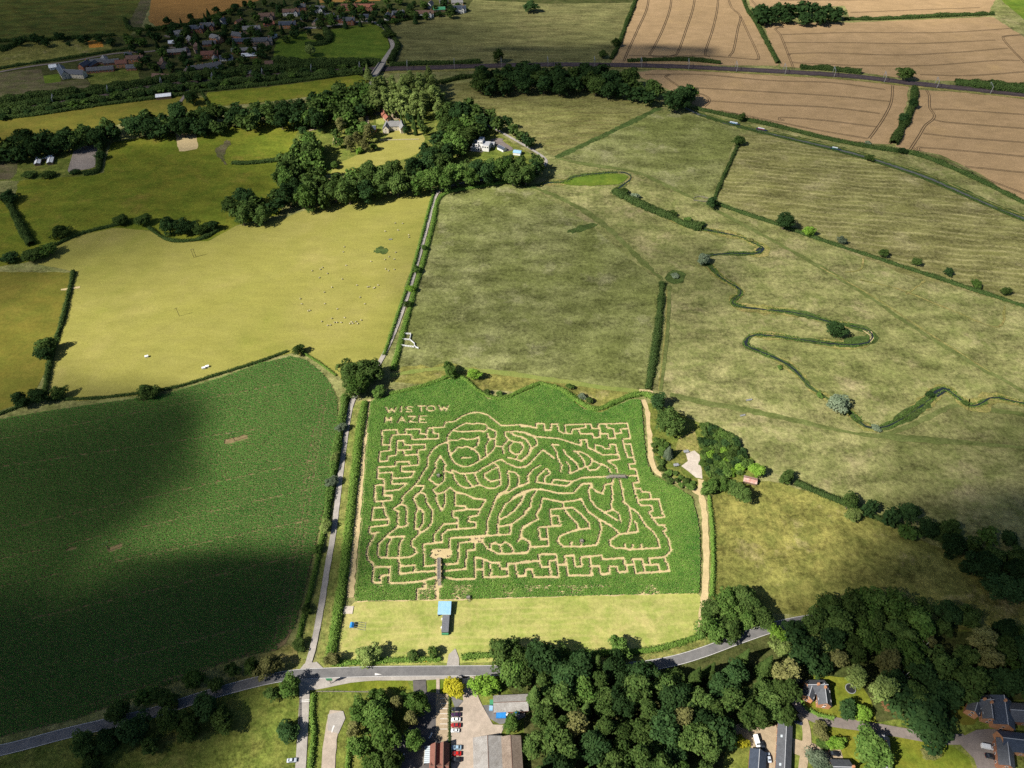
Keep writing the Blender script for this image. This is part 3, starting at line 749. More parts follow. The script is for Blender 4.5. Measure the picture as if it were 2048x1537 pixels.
# --- the cut paths of the maze, drawn as strokes (each tile of the survey has its own origin)
K = 2048 / 360.0
TA, TB, TC, TD = (700, 780), (1040, 780), (700, 980), (1040, 980)
STROKES = []
def S(tile, *lines, w=0.76):
    for ln in lines:
        STROKES.append(([P2((tile[0] + x / K, tile[1] + y / K)) for x, y in ln], w))
S(TA, [(455, 635), (365, 640), (365, 470), (530, 462), (540, 520), (470, 530), (455, 635), (455, 700), (340, 715), (330, 825), (425, 820), (430, 770), (525, 750), (535, 590), (605, 585), (610, 640), (850, 630), (855, 690), (770, 695), (775, 865), (580, 882), (580, 940), (730, 940), (690, 1005), (480, 1020), (475, 945), (320, 960)],
  [(675, 862), (670, 825), (515, 830), (510, 880), (315, 890), (310, 1020), (380, 1025), (385, 1090), (290, 1095), (280, 1280)],
  [(540, 520), (690, 518), (700, 575), (870, 570), (1000, 565), (1005, 510), (945, 505), (940, 450)],
  [(630, 515), (630, 460), (790, 455), (795, 510), (865, 515)],
  [(865, 570), (880, 445), (1070, 435), (1080, 380), (1180, 370), (1270, 310), (1370, 272), (1460, 265), (1560, 295), (1640, 360), (1710, 415), (1820, 415), (1930, 405), (2050, 425)],
  [(530, 700), (690, 690), (690, 640)], [(610, 700), (615, 755), (770, 745)],
  [(480, 1020), (470, 1080), (640, 1075), (555, 1145), (390, 1165)], [(380, 1030), (385, 1220), (470, 1215)],
  [(1110, 600), (1000, 640), (930, 700), (885, 780), (880, 880), (830, 950), (780, 1040), (735, 1100), (640, 1180), (580, 1250)],
  [(1110, 600), (1110, 540), (1160, 470), (1230, 430), (1310, 390), (1400, 400), (1450, 390), (1540, 405), (1565, 440), (1660, 485), (1650, 560), (1650, 650), (1610, 710), (1540, 775), (1470, 815), (1400, 860), (1320, 885), (1260, 880), (1190, 845), (1140, 770), (1115, 680), (1110, 600)],
  [(1180, 475), (1260, 488), (1470, 475), (1520, 490), (1565, 440)],
  [(1110, 585), (1220, 585), (1270, 560), (1320, 575), (1400, 570), (1455, 545), (1460, 600), (1440, 650), (1370, 690)],
  [(1150, 740), (1190, 700), (1220, 660), (1260, 670), (1320, 655), (1390, 680), (1440, 720), (1470, 770), (1470, 815)],
  [(1265, 785), (1370, 780)], [(1560, 510), (1580, 580), (1540, 650), (1540, 720), (1560, 770)], [(1580, 580), (1650, 555)], [(1650, 650), (1730, 655)],
  [(1745, 735), (1730, 655), (1800, 575), (1760, 530), (1760, 490), (1880, 480), (1980, 500), (2048, 530)],
  [(1830, 500), (1870, 530), (1960, 550), (2010, 590), (2048, 650), (2040, 720), (1990, 790), (1940, 825), (1880, 800), (1790, 780)],
  [(1850, 600), (1810, 650), (1815, 710), (1870, 745), (1930, 740), (1970, 660), (1950, 610), (1850, 600), (1800, 575)], [(1910, 745), (1885, 800)],
  [(1070, 930), (1145, 955), (1160, 925), (1250, 965), (1420, 955), (1530, 890), (1640, 830), (1710, 800), (1790, 850), (1890, 890), (1990, 890), (2048, 845)],
  [(1620, 835), (1680, 880), (1700, 960), (1710, 1090), (1640, 1130), (1560, 1130), (1470, 1090), (1440, 1030), (1410, 960)],
  [(1670, 885), (1520, 970), (1530, 1010), (1590, 1055), (1700, 1030)],
  [(1170, 960), (1190, 1030), (1240, 1100), (1330, 1130), (1470, 1090)], [(1300, 970), (1330, 1040), (1390, 1110)],
  [(1020, 760), (970, 840), (975, 900), (930, 980), (890, 1030), (1000, 1100), (1070, 1040), (1065, 940), (1085, 860), (1020, 760)],
  [(1000, 1100), (940, 1150), (980, 1200), (975, 1252)], [(980, 1200), (1070, 1170), (1130, 1120), (1190, 1170), (1310, 1200), (1390, 1240), (1540, 1265)],
  [(735, 1100), (840, 1105), (800, 1170), (720, 1245)], [(800, 1170), (860, 1215)],
  [(1905, 1110), (1920, 1000), (1870, 950), (1790, 935), (1810, 1080), (1770, 1160), (1690, 1190), (1655, 1250)],
  [(1770, 1190), (1905, 1110), (2020, 1070), (2025, 990), (2048, 960)], [(1840, 1240), (1940, 1180), (2048, 1150)])
S(TC, [(280, -40), (280, 145), (470, 130), (465, 75), (380, 75), (380, -50)],
  [(370, 145), (370, 205), (390, 210), (395, 280), (435, 340), (425, 410), (225, 435), (225, 510), (320, 495)],
  [(390, 210), (260, 215), (250, 355), (430, 345)],
  [(285, 515), (210, 650), (190, 740), (210, 810), (265, 860), (255, 1065), (345, 1065), (345, 990), (440, 975)],
  [(265, 890), (450, 885), (445, 1070), (620, 1070), (820, 1050), (970, 1002)], [(850, 1050), (860, 1130), (765, 1140), (758, 1260)],
  [(580, 110), (600, 130), (575, 170), (490, 225), (550, 260), (540, 430), (420, 530), (330, 620), (315, 750), (340, 780), (540, 785), (680, 775), (750, 730), (740, 680), (690, 640), (700, 590), (790, 505), (880, 450), (935, 370), (930, 240), (870, 150), (855, 70), (800, 35)],
  [(575, 170), (640, 200), (645, 420), (540, 440)],
  [(800, 35), (740, 70), (720, 110), (760, 200), (830, 260), (830, 380), (790, 450), (740, 460), (735, 340), (765, 220)], [(770, 465), (785, 500)],
  [(420, 550), (610, 540), (560, 640), (545, 780)], [(470, 560), (430, 640), (415, 780)],
  [(555, 790), (565, 970), (740, 945), (960, 935), (1060, 935), (1310, 910), (1330, 700), (1420, 690), (1415, 600)], [(575, 880), (735, 870), (735, 945)],
  [(970, 872), (840, 880), (835, 630), (1045, 605), (1040, 520), (1110, 465), (1430, 440), (1425, 380), (1345, 375), (1345, 320), (1450, 300), (1480, 225), (1540, 125), (1400, 110), (1310, 60), (1190, 40), (1190, 190), (1310, 195), (1320, 235), (1165, 255), (1170, 325), (1220, 330), (1225, 450)], [(1320, 235), (1480, 230)],
  [(970, 868), (1060, 860), (1225, 850), (1235, 615), (1370, 600)], [(955, 605), (955, 520), (1060, 400), (1220, 390)],
  [(1130, 700), (1140, 560), (1370, 545), (1820, 515), (1830, 400), (1990, 290), (1980, 260), (2055, 200)],
  [(1500, 600), (1560, 680), (1680, 740), (2010, 730), (2040, 660), (2030, 600), (1940, 555), (1950, 460), (2048, 390)], [(1940, 555), (1900, 600)],
  [(1590, 690), (1600, 630), (1640, 610), (1700, 640), (1720, 720)], [(1710, 635), (1760, 605), (1820, 640), (1855, 710)],
  [(1550, 520), (1555, 380), (1610, 230), (1660, 110), (1770, 30)],
  [(1680, 500), (1685, 340), (1690, 310), (1760, 180), (1850, 110), (1980, 50), (2048, 20)], [(1980, 50), (1940, 150), (1870, 240), (1780, 310), (1690, 350)], [(1690, 430), (1830, 400)],
  [(1060, 1000), (1170, 1030), (1420, 1020), (1420, 780), (1480, 785), (1600, 840), (1690, 840), (1710, 910), (1780, 910), (1785, 855), (2048, 830)],
  [(1420, 915), (1510, 915)], [(1510, 800), (1520, 1005), (1790, 995), (1790, 860)], [(1595, 840), (1600, 1000)], [(1880, 860), (1900, 1000), (1990, 990), (1995, 915), (2048, 915)],
  [(980, 60), (990, 160), (1040, 250), (1085, 150), (1075, 40)])
S(TC, [(995, 760), (988, 1260)], [(1010, 1000), (1015, 1110)], w=1.3)
S(TC, [(950, 715), (1120, 715)], [(950, 760), (1110, 760)], [(950, 738), (1120, 738)], [(1395, 560), (1490, 555)], [(1395, 585), (1485, 582)], w=1.9)
S(TB, [(0, 425), (100, 428), (180, 445), (180, 395), (265, 395), (275, 470), (350, 468), (345, 400), (420, 398), (435, 480), (480, 500), (580, 510), (590, 460), (740, 440), (735, 400)],
  [(515, 500), (505, 410), (735, 400), (800, 400), (810, 450), (885, 450), (890, 400), (1210, 390), (1250, 560), (1165, 570), (1175, 630), (1250, 625), (1290, 780), (1305, 850), (1230, 855), (1245, 910), (1305, 910), (1350, 1060), (1280, 1070), (1335, 1290)],
  [(1175, 630), (1215, 780), (1285, 780)], [(660, 460), (675, 510), (820, 510), (830, 555), (905, 550), (900, 460), (885, 400)],
  [(905, 510), (990, 510), (1000, 565), (1080, 560), (1060, 450), (985, 445), (975, 400)], [(1080, 510), (1150, 500), (1140, 455), (1220, 450)],
  [(0, 485), (70, 500), (150, 540), (430, 565), (560, 605), (690, 645), (680, 580), (745, 575), (765, 670), (860, 710), (930, 750), (1110, 745), (1080, 630), (1010, 630), (1015, 680), (960, 680), (920, 650), (850, 635), (855, 700)],
  [(1110, 745), (1125, 800), (990, 820), (1080, 880), (1105, 950)],
  [(150, 540), (190, 590), (185, 640), (130, 680), (100, 740), (0, 820)], [(0, 545), (60, 570), (110, 640), (130, 680)], [(0, 620), (35, 650), (25, 690), (0, 715)],
  [(380, 790), (320, 740), (250, 692), (170, 780), (80, 870), (0, 895)],
  [(360, 632), (410, 720), (430, 800), (470, 870), (455, 940)], [(355, 632), (430, 635)], [(490, 690), (510, 740), (560, 780), (640, 850), (660, 910)],
  [(520, 830), (560, 880), (560, 965), (740, 885), (710, 800), (640, 720), (605, 705), (680, 715), (760, 750), (810, 800), (800, 860), (750, 890), (780, 925), (860, 920), (920, 860), (830, 820)], [(920, 850), (1000, 900), (1030, 950)],
  [(0, 1110), (90, 1070), (80, 990), (140, 920), (220, 870)], [(280, 915), (190, 1000), (180, 1060), (350, 1085), (530, 1105), (600, 1050), (700, 1010), (920, 1000), (1330, 985)],
  [(270, 1055), (280, 1000), (340, 960), (300, 910)], [(350, 1080), (380, 1030), (560, 1050)],
  [(0, 1190), (100, 1145), (230, 1140), (420, 1185), (600, 1185), (700, 1080), (810, 1075), (820, 1130), (870, 1170), (935, 1195), (960, 1090), (1050, 1070), (1060, 1010)],
  [(800, 1090), (770, 1160), (800, 1268), (850, 1338), (950, 1403), (1040, 1458), (1100, 1498)], [(1040, 1075), (1045, 1250), (1030, 1318), (1045, 1373), (950, 1408)],
  [(1115, 1000), (1160, 1140), (1175, 1288), (1240, 1343)], [(1290, 1140), (1360, 1130), (1380, 1170), (1465, 1175), (1480, 1248)])
S(TD, [(1045, 235), (1110, 270), (1145, 375)],
  [(1240, 205), (1330, 270), (1430, 420), (1510, 490), (1560, 570), (1585, 670), (1240, 690), (1190, 675), (1080, 675), (1020, 640), (1010, 590), (1120, 515), (1330, 490), (1330, 430), (1300, 370)], [(1230, 210), (1260, 340), (1220, 490)],
  [(1335, 150), (1330, 125), (1570, 115), (1630, 320), (1500, 330), (1460, 265), (1500, 250), (1490, 190), (1360, 185), (1330, 130)],
  [(1500, 330), (1560, 410), (1635, 410), (1650, 470), (1620, 480), (1690, 590), (1715, 700), (1640, 775), (1460, 790), (1475, 855)],
  [(1640, 775), (1690, 935), (1310, 960), (1290, 860), (1270, 800), (1380, 795), (1410, 945)], [(1390, 865), (1560, 860), (1580, 940)],
  [(1290, 860), (1190, 865), (1175, 785), (930, 800), (920, 755), (690, 775), (700, 880), (625, 885), (600, 755), (505, 765), (540, 985), (810, 985), (790, 780)],
  [(800, 880), (895, 875), (915, 970), (1010, 965), (1010, 885), (1095, 885), (1115, 950), (1215, 940), (1195, 865)], [(510, 860), (425, 865)],
  [(0, 830), (215, 820), (235, 890), (335, 885), (325, 820), (410, 810), (400, 740), (215, 745), (220, 820)],
  [(335, 885), (350, 1005), (440, 1000), (410, 810)], [(350, 1005), (150, 1005), (135, 910), (60, 915), (50, 985), (0, 990)],
  [(670, 460), (560, 490), (440, 540), (425, 600), (480, 655), (700, 655), (860, 640), (880, 600), (925, 440), (890, 345), (770, 260), (720, 180), (690, 110), (600, 135), (470, 150), (250, 105), (230, 210), (180, 290), (200, 345), (30, 430), (10, 490), (0, 550)],
  [(480, 150), (490, 220), (560, 310), (640, 390), (665, 460), (790, 450), (770, 380), (690, 290), (590, 210), (490, 220), (340, 235), (355, 415), (455, 420), (430, 305), (350, 305)],
  [(455, 420), (205, 440), (220, 575), (315, 570), (300, 430)], [(315, 570), (315, 650), (110, 660), (100, 600), (10, 550)], [(110, 660), (75, 725), (0, 725)],
  [(900, 345), (1010, 410), (1090, 470), (1120, 515)], [(0, 325), (50, 290), (110, 210), (130, 100), (190, 10)], [(60, 30), (0, 170)],
  [(575, 600), (580, 645)], [(690, 590), (690, 650)], [(1185, 630), (1195, 670)], [(1275, 640), (1275, 680)], [(1375, 630), (1375, 680)])
GL = {'W': [[(0, 0), (.25, 1), (.5, .25), (.75, 1), (1, 0)]], 'I': [[(.5, 0), (.5, 1)]], 'S': [[(1, .12), (.6, 0), (.15, .1), (.1, .38), (.85, .6), (.9, .88), (.5, 1), (0, .9)]],
      'T': [[(0, 0), (1, 0)], [(.5, 0), (.5, 1)]], 'O': [[(.5, 0), (.1, .15), (0, .5), (.1, .85), (.5, 1), (.9, .85), (1, .5), (.9, .15), (.5, 0)]],
      'M': [[(0, 1), (.1, 0), (.5, .7), (.9, 0), (1, 1)]], 'A': [[(0, 1), (.5, 0), (1, 1)], [(.22, .62), (.78, .62)]], 'Z': [[(0, 0), (1, 0), (0, 1), (1, 1)]],
      'E': [[(1, 0), (0, 0), (0, 1), (1, 1)], [(0, .5), (.8, .5)]]}
for ch, x0, x1, y0, y1 in (('W', 405, 525, 205, 268), ('I', 555, 600, 202, 264), ('S', 630, 705, 200, 262), ('T', 760, 845, 194, 254), ('O', 868, 962, 190, 250), ('W', 1005, 1118, 186, 246),
                           ('M', 395, 470, 318, 382), ('A', 540, 628, 316, 382), ('Z', 660, 742, 312, 378), ('E', 785, 862, 306, 380)):
    for st in GL[ch]:
        S(TA, [(x0 + a * (x1 - x0), y0 + b * (y1 - y0)) for a, b in st], w=0.66)

def cut_mask(x, y, strokes, cell=0.25):
    """for each plant: is it clear of every cut path"""
    x0, y0 = x.min() - 3, y.min() - 3
    nx, ny = int((x.max() - x0) / cell) + 16, int((y.max() - y0) / cell) + 16
    mask = np.zeros((nx, ny), bool)
    for line, w in strokes:
        for (ax, ay), (bx, by) in zip(line[:-1], line[1:]):
            i0, i1 = int((min(ax, bx) - w - x0) / cell) - 1, int((max(ax, bx) + w - x0) / cell) + 2
            j0, j1 = int((min(ay, by) - w - y0) / cell) - 1, int((max(ay, by) + w - y0) / cell) + 2
            i0, j0, i1, j1 = max(i0, 0), max(j0, 0), min(i1, nx), min(j1, ny)
            if i1 <= i0 or j1 <= j0:
                continue
            gx = x0 + (np.arange(i0, i1) + .5)[:, None] * cell
            gy = y0 + (np.arange(j0, j1) + .5)[None, :] * cell
            dx, dy = bx - ax, by - ay
            t = np.clip(((gx - ax) * dx + (gy - ay) * dy) / max(dx * dx + dy * dy, 1e-9), 0, 1)
            mask[i0:i1, j0:j1] |= (gx - ax - t * dx) ** 2 + (gy - ay - t * dy) ** 2 < w * w
    return ~mask[((x - x0) / cell).astype(int), ((y - y0) / cell).astype(int)]

def rows_in(poly, ang, row, step):
    p = np.array(poly)
    c, s = math.cos(ang), math.sin(ang)
    u, v = p[:, 0] * c + p[:, 1] * s, -p[:, 0] * s + p[:, 1] * c
    uu, vv = np.meshgrid(np.arange(u.min(), u.max(), step), np.arange(v.min(), v.max(), row), indexing='ij')
    uu = uu + rng.uniform(-step * .4, step * .4, uu.shape)
    vv = vv + rng.normal(0, 0.05, vv.shape)
    x, y = (uu * c - vv * s).ravel(), (uu * s + vv * c).ravel()
    k = inside(poly, x, y)
    return x[k], y[k]

def build_maize():
    poly = [tuple(q) for q in resample([P2(p) for p in MAZE + [MAZE[0]]], 3.0)]
    x, y = rows_in(poly, rad(93), 0.72, 0.36)
    k = cut_mask(x, y, STROKES)
    x, y = x[k], y[k]
    # thin, gappy plants along the south edge
    edge = P2((900, 1186))[1]
    gap = patchy(x, y, 9.0, 5)
    keep = ~((y < edge + 4) & (gap > 0.56) & (rng.uniform(0, 1, len(x)) < 0.45))
    x, y = x[keep], y[keep]
    t = 0.05 + 0.55 * patchy(x, y, 35.0, 11) + 0.8 * (patchy(x, y, 3.2, 12) - 0.3)
    o = link('maize_crop', maize_mesh('maize_crop', np.stack([x, y], 1), 1.3, 3, 0.46, t), M['maize_leaf'])
    tag(o, 'green maize plants of the maze, cut into paths picturing a gorilla', 'maize', kind='stuff')
    poly = [tuple(q) for q in resample([P2(p) for p in LEFT_MAIZE + [LEFT_MAIZE[0]]], 3.0)]
    x, y = rows_in(poly, rad(70), 0.75, 0.84)
    lines = []
    for a, b in (((0, 935), (512, 860)), ((0, 1062), (660, 915)), ((0, 1120), (640, 975)), ((0, 1175), (625, 1040)), ((60, 1240), (610, 1110)), ((200, 1330), (590, 1230)), ((0, 880), (560, 770)),
                 ((645, 800), (560, 1285)), ((630, 850), (548, 1285)), ((655, 780), (575, 1280)), ((150, 1420), (560, 1290))):
        lines.append(([P2(a), P2(b)], 0.22))
    lines += [([P2((455, 885)), P2((490, 876))], 2.0), ([P2((222, 1100)), P2((240, 1094))], 1.6), ([P2((137, 1101)), P2((150, 1098))], 1.0), ([P2((565, 1298)), P2((585, 1270))], 2.5)]
    k = cut_mask(x, y, lines, 0.3)
    x, y = x[k], y[k]
    t = 0.0 + 0.6 * patchy(x, y, 40.0, 31) + 0.5 * (patchy(x, y, 4.0, 32) - 0.3)
    o = link('maize_crop', maize_mesh('maize_crop', np.stack([x, y], 1), 1.05, 3, 0.72, t), M['maize_leaf_dark'])
    tag(o, 'dark green maize plants sown in rows in the field left of the lane', 'maize', kind='stuff')
build_maize()

# ------------------------------------------------------------------ trees
leaf_mat('leaf_oak', (0.041, 0.076, 0.019), (0.092, 0.140, 0.036))
leaf_mat('leaf_mid', (0.055, 0.112, 0.022), (0.119, 0.189, 0.044))
leaf_mat('leaf_lime', (0.130, 0.185, 0.045), (0.250, 0.310, 0.095))
leaf_mat('leaf_bright', (0.116, 0.232, 0.026), (0.217, 0.348, 0.051))
leaf_mat('leaf_dark', (0.022, 0.049, 0.017), (0.046, 0.087, 0.027))
leaf_mat('leaf_willow', (0.109, 0.152, 0.090), (0.196, 0.239, 0.152))
leaf_mat('leaf_yellow', (0.330, 0.310, 0.020), (0.520, 0.470, 0.040))
leaf_mat('leaf_copper', (0.167, 0.090, 0.043), (0.261, 0.138, 0.065))
leaf_mat('leaf_olive', (0.123, 0.128, 0.043), (0.203, 0.196, 0.072))
leaf_mat('leaf_hedge', (0.102, 0.196, 0.032), (0.203, 0.312, 0.065), 0.25, 0.15)
leaf_mat('leaf_hedge_dark', (0.041, 0.075, 0.022), (0.087, 0.131, 0.038), 0.25, 0.15)
plain('bark', (0.12, 0.095, 0.070), 0.95, 0.4, 1.0)
plain('dead_wood', (0.55, 0.52, 0.46), 0.9, 0.3, 1.0)

def leaf_quads(cent, nrm, size, tint):
    """one quad per centre, turned to nrm, randomly spun"""
    n = len(cent)
    nrm = nrm / np.maximum(np.linalg.norm(nrm, axis=1)[:, None], 1e-6)
    r = rng.normal(0, 1, (n, 3))
    a = np.cross(nrm, r); a /= np.maximum(np.linalg.norm(a, axis=1)[:, None], 1e-6)
    b = np.cross(nrm, a)
    s = (size * rng.uniform(0.6, 1.35, n))[:, None]
    a, b = a * s * 0.5, b * s * 0.5 * rng.uniform(0.6, 1.0, n)[:, None]
    bend = nrm * s * 0.18
    V = np.stack([cent - a - b, cent + a - b * 0.6 - bend, cent + a * 0.8 + b, cent - a * 0.7 + b * 0.9 - bend], 1).reshape(-1, 3)
    F = np.arange(4 * n).reshape(n, 4)
    return V, F, np.repeat(np.clip(tint, 0, 1), 4)

def lobes_to_mesh(name, lob, rads, per, size, squash=0.85, zmin=0.4):
    Cn, Nn, T = [], [], []
    for (c, r) in zip(lob, rads):
        k = max(12, int(per * r * r))
        d = rng.normal(0, 1, (k, 3)); d /= np.linalg.norm(d, axis=1)[:, None]
        d[:, 2] = np.where(d[:, 2] < -0.35, -d[:, 2], d[:, 2])
        rr = r * rng.uniform(0.72, 1.10, k)[:, None]
        p = c + d * rr * np.array([1, 1, squash])
        Cn.append(p)
        Nn.append(d + rng.normal(0, 0.55, (k, 3)) + np.array([0, 0, 0.25]))
        T.append(np.full(k, rng.uniform(0.15, 0.85)) + rng.normal(0, 0.18, k))
    Cn, Nn, T = np.concatenate(Cn), np.concatenate(Nn), np.concatenate(T)
    q = Cn[:, 2] > zmin
    V, F, T = leaf_quads(Cn[q], Nn[q], size, T[q])
    return mesh_np(name, V, F, 4, T)

def crown(kind):
    if kind == 'round':        # 14 m tall, 6 m crown radius
        lob, rads = [], []
        ph = rng.uniform(0, 6.28)
        for i in range(46):
            d = rng.normal(0, 1, 3); d /= np.linalg.norm(d)
            d[2] = abs(d[2]) * rng.choice([1, 1, 1, -0.9])
            q = rng.uniform(0.55, 1.0) * (1 + 0.22 * math.sin(2 * math.atan2(d[1], d[0]) + ph) + 0.14 * math.sin(3 * math.atan2(d[1], d[0]) + 2.1 * ph))
            lob.append(np.array([d[0] * 5.0 * q, d[1] * 5.0 * q, 6.6 + d[2] * 6.2 * min(q, 1.0)])); rads.append(rng.uniform(0.9, 2.4))
        lob += [np.array([0, 0, 8.6]), np.array([0, 0, 5.0])]; rads += [3.8, 3.8]
        return lobes_to_mesh('crown_round', lob, rads, 19, 0.72, 0.9, 0.8)
    if kind == 'tall':         # 17 m tall, 3.8 m radius
        lob, rads = [], []
        for i in range(34):
            t = rng.uniform(0, 1)
            a = rng.uniform(0, 2 * math.pi)
            r = 3.0 * math.sin(math.pi * (0.12 + 0.80 * t)) ** 0.7 * rng.uniform(0.55, 1)
            lob.append(np.array([r * math.cos(a), r * math.sin(a), 2.6 + 13 * t])); rads.append(rng.uniform(0.9, 1.7))
        lob += [np.array([0, 0, z]) for z in (6.5, 10, 13)]; rads += [2.2, 2.3, 1.9]
        return lobes_to_mesh('crown_tall', lob, rads, 22, 0.62, 1.1)
    if kind == 'poplar':       # 20 m tall, 2 m radius
        lob = [np.array([rng.normal(0, .6), rng.normal(0, .6), 2 + 17 * t]) for t in np.linspace(0, 1, 26)]
        rads = [1.7 * math.sin(math.pi * (0.2 + 0.72 * t)) ** 0.8 + 0.2 for t in np.linspace(0, 1, 26)]
        return lobes_to_mesh('crown_poplar', lob, rads, 36, 0.5, 1.4)
    if kind == 'conifer':      # 15 m tall cone, 3.2 m radius
        Cn, Nn, T = [], [], []
        for i in range(2300):
            t = 1 - rng.uniform(0, 1) ** 0.55
            tier = math.floor(t * 13) / 13
            r = 3.3 * (1 - tier) * rng.uniform(0.35, 1.05) * (1 - (t - tier) * 3)
            a = rng.uniform(0, 2 * math.pi)
            Cn.append((r * math.cos(a), r * math.sin(a), 1.2 + 13.8 * t)); Nn.append((math.cos(a), math.sin(a), 1.0))
            T.append(rng.uniform(0.1, 0.9))
        V, F, T = leaf_quads(np.array(Cn), np.array(Nn) + rng.normal(0, .4, (2300, 3)), 0.65, np.array(T))
        return mesh_np('crown_conifer', V, F, 4, T)
    if kind == 'bush':         # 3.6 m tall, 2.4 m radius
        lob, rads = [], []
        for i in range(16):
            d = rng.normal(0, 1, 3); d /= np.linalg.norm(d)
            lob.append(np.array([d[0] * 1.5, d[1] * 1.5, 1.5 + abs(d[2]) * 1.2])); rads.append(rng.uniform(0.6, 1.0))
        lob.append(np.array([0, 0, 1.5])); rads.append(1.5)
        return lobes_to_mesh('crown_bush', lob, rads, 60, 0.42, 0.9, 0.1)

def trunk(kind):
    b = MB()
    if kind == 'bush':
        for k in range(5):
            a = k * 1.26
            b.cyl((0.1 * math.cos(a), 0.1 * math.sin(a), 0), (0.8 * math.cos(a), 0.8 * math.sin(a), 1.8), .09, .03, 5)
        return b.mesh('trunk_bush')
    top = {'round': 9.5, 'tall': 14, 'poplar': 18, 'conifer': 14}[kind]
    r = {'round': .42, 'tall': .30, 'poplar': .28, 'conifer': .25}[kind]
    b.cyl((0, 0, -0.1), (0.1, 0.05, top * .45), r * 1.15, r * .75, 8).cyl((0.1, 0.05, top * .45), (0, 0.1, top), r * .75, r * .2, 7)
    if kind in ('round', 'tall'):
        for k in range(9):
            a, z = k * 2.4, top * (.32 + .06 * k)
            L = (3.6 if kind == 'round' else 2.0) * (1 - .05 * k)
            b.cyl((0.08, 0.05, z), (L * math.cos(a), L * math.sin(a), z + 2.2), r * .42, r * .10, 5)
    else:
        for k in range(10):
            a, z = k * 2.4, 2 + top * .075 * k
            b.cyl((0, 0, z), (1.2 * math.cos(a), 1.2 * math.sin(a), z + (1.6 if kind == 'poplar' else .1)), .06, .02, 4)
    return b.mesh('trunk_' + kind)

PROTO = {k: ([crown(k) for _ in range(n)], trunk(k)) for k, n in (('round', 8), ('tall', 3), ('poplar', 1), ('conifer', 2), ('bush', 4))}
NOM = {'round': (14.0, 6.0), 'tall': (17.0, 3.8), 'poplar': (20.0, 2.0), 'conifer': (15.0, 3.3), 'bush': (3.6, 2.4)}
for cs, tr in PROTO.values():
    for c_ in cs: c_.materials.append(M['leaf_oak'])
    tr.materials.append(M['bark'])

TREES = []
def tree(px, py, kind, h, r, leaf, label, group, name=None, ground=False):
    """a tree whose crown middle is seen at px,py"""
    nh, nr = NOM[kind]
    if not ground and kind != 'bush':
        h, r = h * 1.15, r * 1.3
    if ground:
        x, y = px, py
    else:
        q = P(px, py, h * (0.55 if kind != 'bush' else 0.4))
        x, y = q.x, q.y
    TREES.append(dict(x=x, y=y, kind=kind, h=h, r=r, leaf=leaf, label=label, group=group))

def build_trees(limit=300):
    order = sorted([t for t in TREES if t['kind'] == 'round'], key=lambda t: -t['r'] / math.sqrt(t['x'] ** 2 + t['y'] ** 2 + HCAM ** 2) * (10 if t['group'] is None else 1))
    far = {id(t) for t in order[limit:]}
    FV, FF, FT, FM, slots = [], [], [], [], []
    nv = 0
    low = []
    for me in PROTO['round'][0]:                    # coarser crowns for the far mass of trees
        v = np.zeros(len(me.vertices) * 3, np.float32); me.vertices.foreach_get('co', v)
        t = np.zeros(len(me.vertices), np.float32); me.attributes['tint'].data.foreach_get('value', t)
        q = v.reshape(-1, 4, 3)[::9]; t = t.reshape(-1, 4)[::9]
        c = q.mean(1, keepdims=True)
        low.append(((c + (q - c) * 2.6).reshape(-1, 3), t.ravel()))
    for t in TREES:
        nh, nr = NOM[t['kind']]
        s_, rz = t['r'] / nr, random.uniform(0, 6.28)
        sx, sy, sz = s_ * random.uniform(.82, 1.16), s_ * random.uniform(.82, 1.16), t['h'] / nh
        if id(t) in far:
            v, tn = random.choice(low)
            c, s = math.cos(rz), math.sin(rz)
            x, y = v[:, 0] * sx, v[:, 1] * sy
            FV.append(np.stack([t['x'] + x * c - y * s, t['y'] + x * s + y * c, v[:, 2] * sz], 1))
            FF.append(np.arange(len(v)).reshape(-1, 4) + nv); nv += len(v)
            FT.append(tn)
            if t['leaf'] not in slots: slots.append(t['leaf'])
            FM.append(np.full(len(v) // 4, slots.index(t['leaf'])))
            continue
        kind = t['kind']
        root = empty({'round': 'broadleaf_tree', 'tall': 'tall_tree', 'poplar': 'poplar_tree', 'conifer': 'conifer_tree', 'bush': 'shrub'}[kind], (t['x'], t['y'], 0), rz)
        root.scale = (sx, sy, sz)
        tr = link('trunk' if kind != 'bush' else 'stem', PROTO[kind][1], None, root)
        c = link('crown' if kind != 'bush' else 'foliage', random.choice(PROTO[kind][0]), None, root)
        c.material_slots[0].link = 'OBJECT'
        c.material_slots[0].material = M[t['leaf']]
        tag(root, t['label'], 'shrub' if kind == 'bush' else 'tree', t['group'])
    if FV:
        me = mesh_np('distant_trees', np.concatenate(FV), np.concatenate(FF), 4, np.concatenate(FT))
        for q in slots: me.materials.append(M[q])
        me.polygons.foreach_set('material_index', np.concatenate(FM).astype(np.int32))
        o = link('distant_trees', me)
        tag(o, 'far-off mass of small trees around the village, railway and belts', 'trees', kind='stuff')

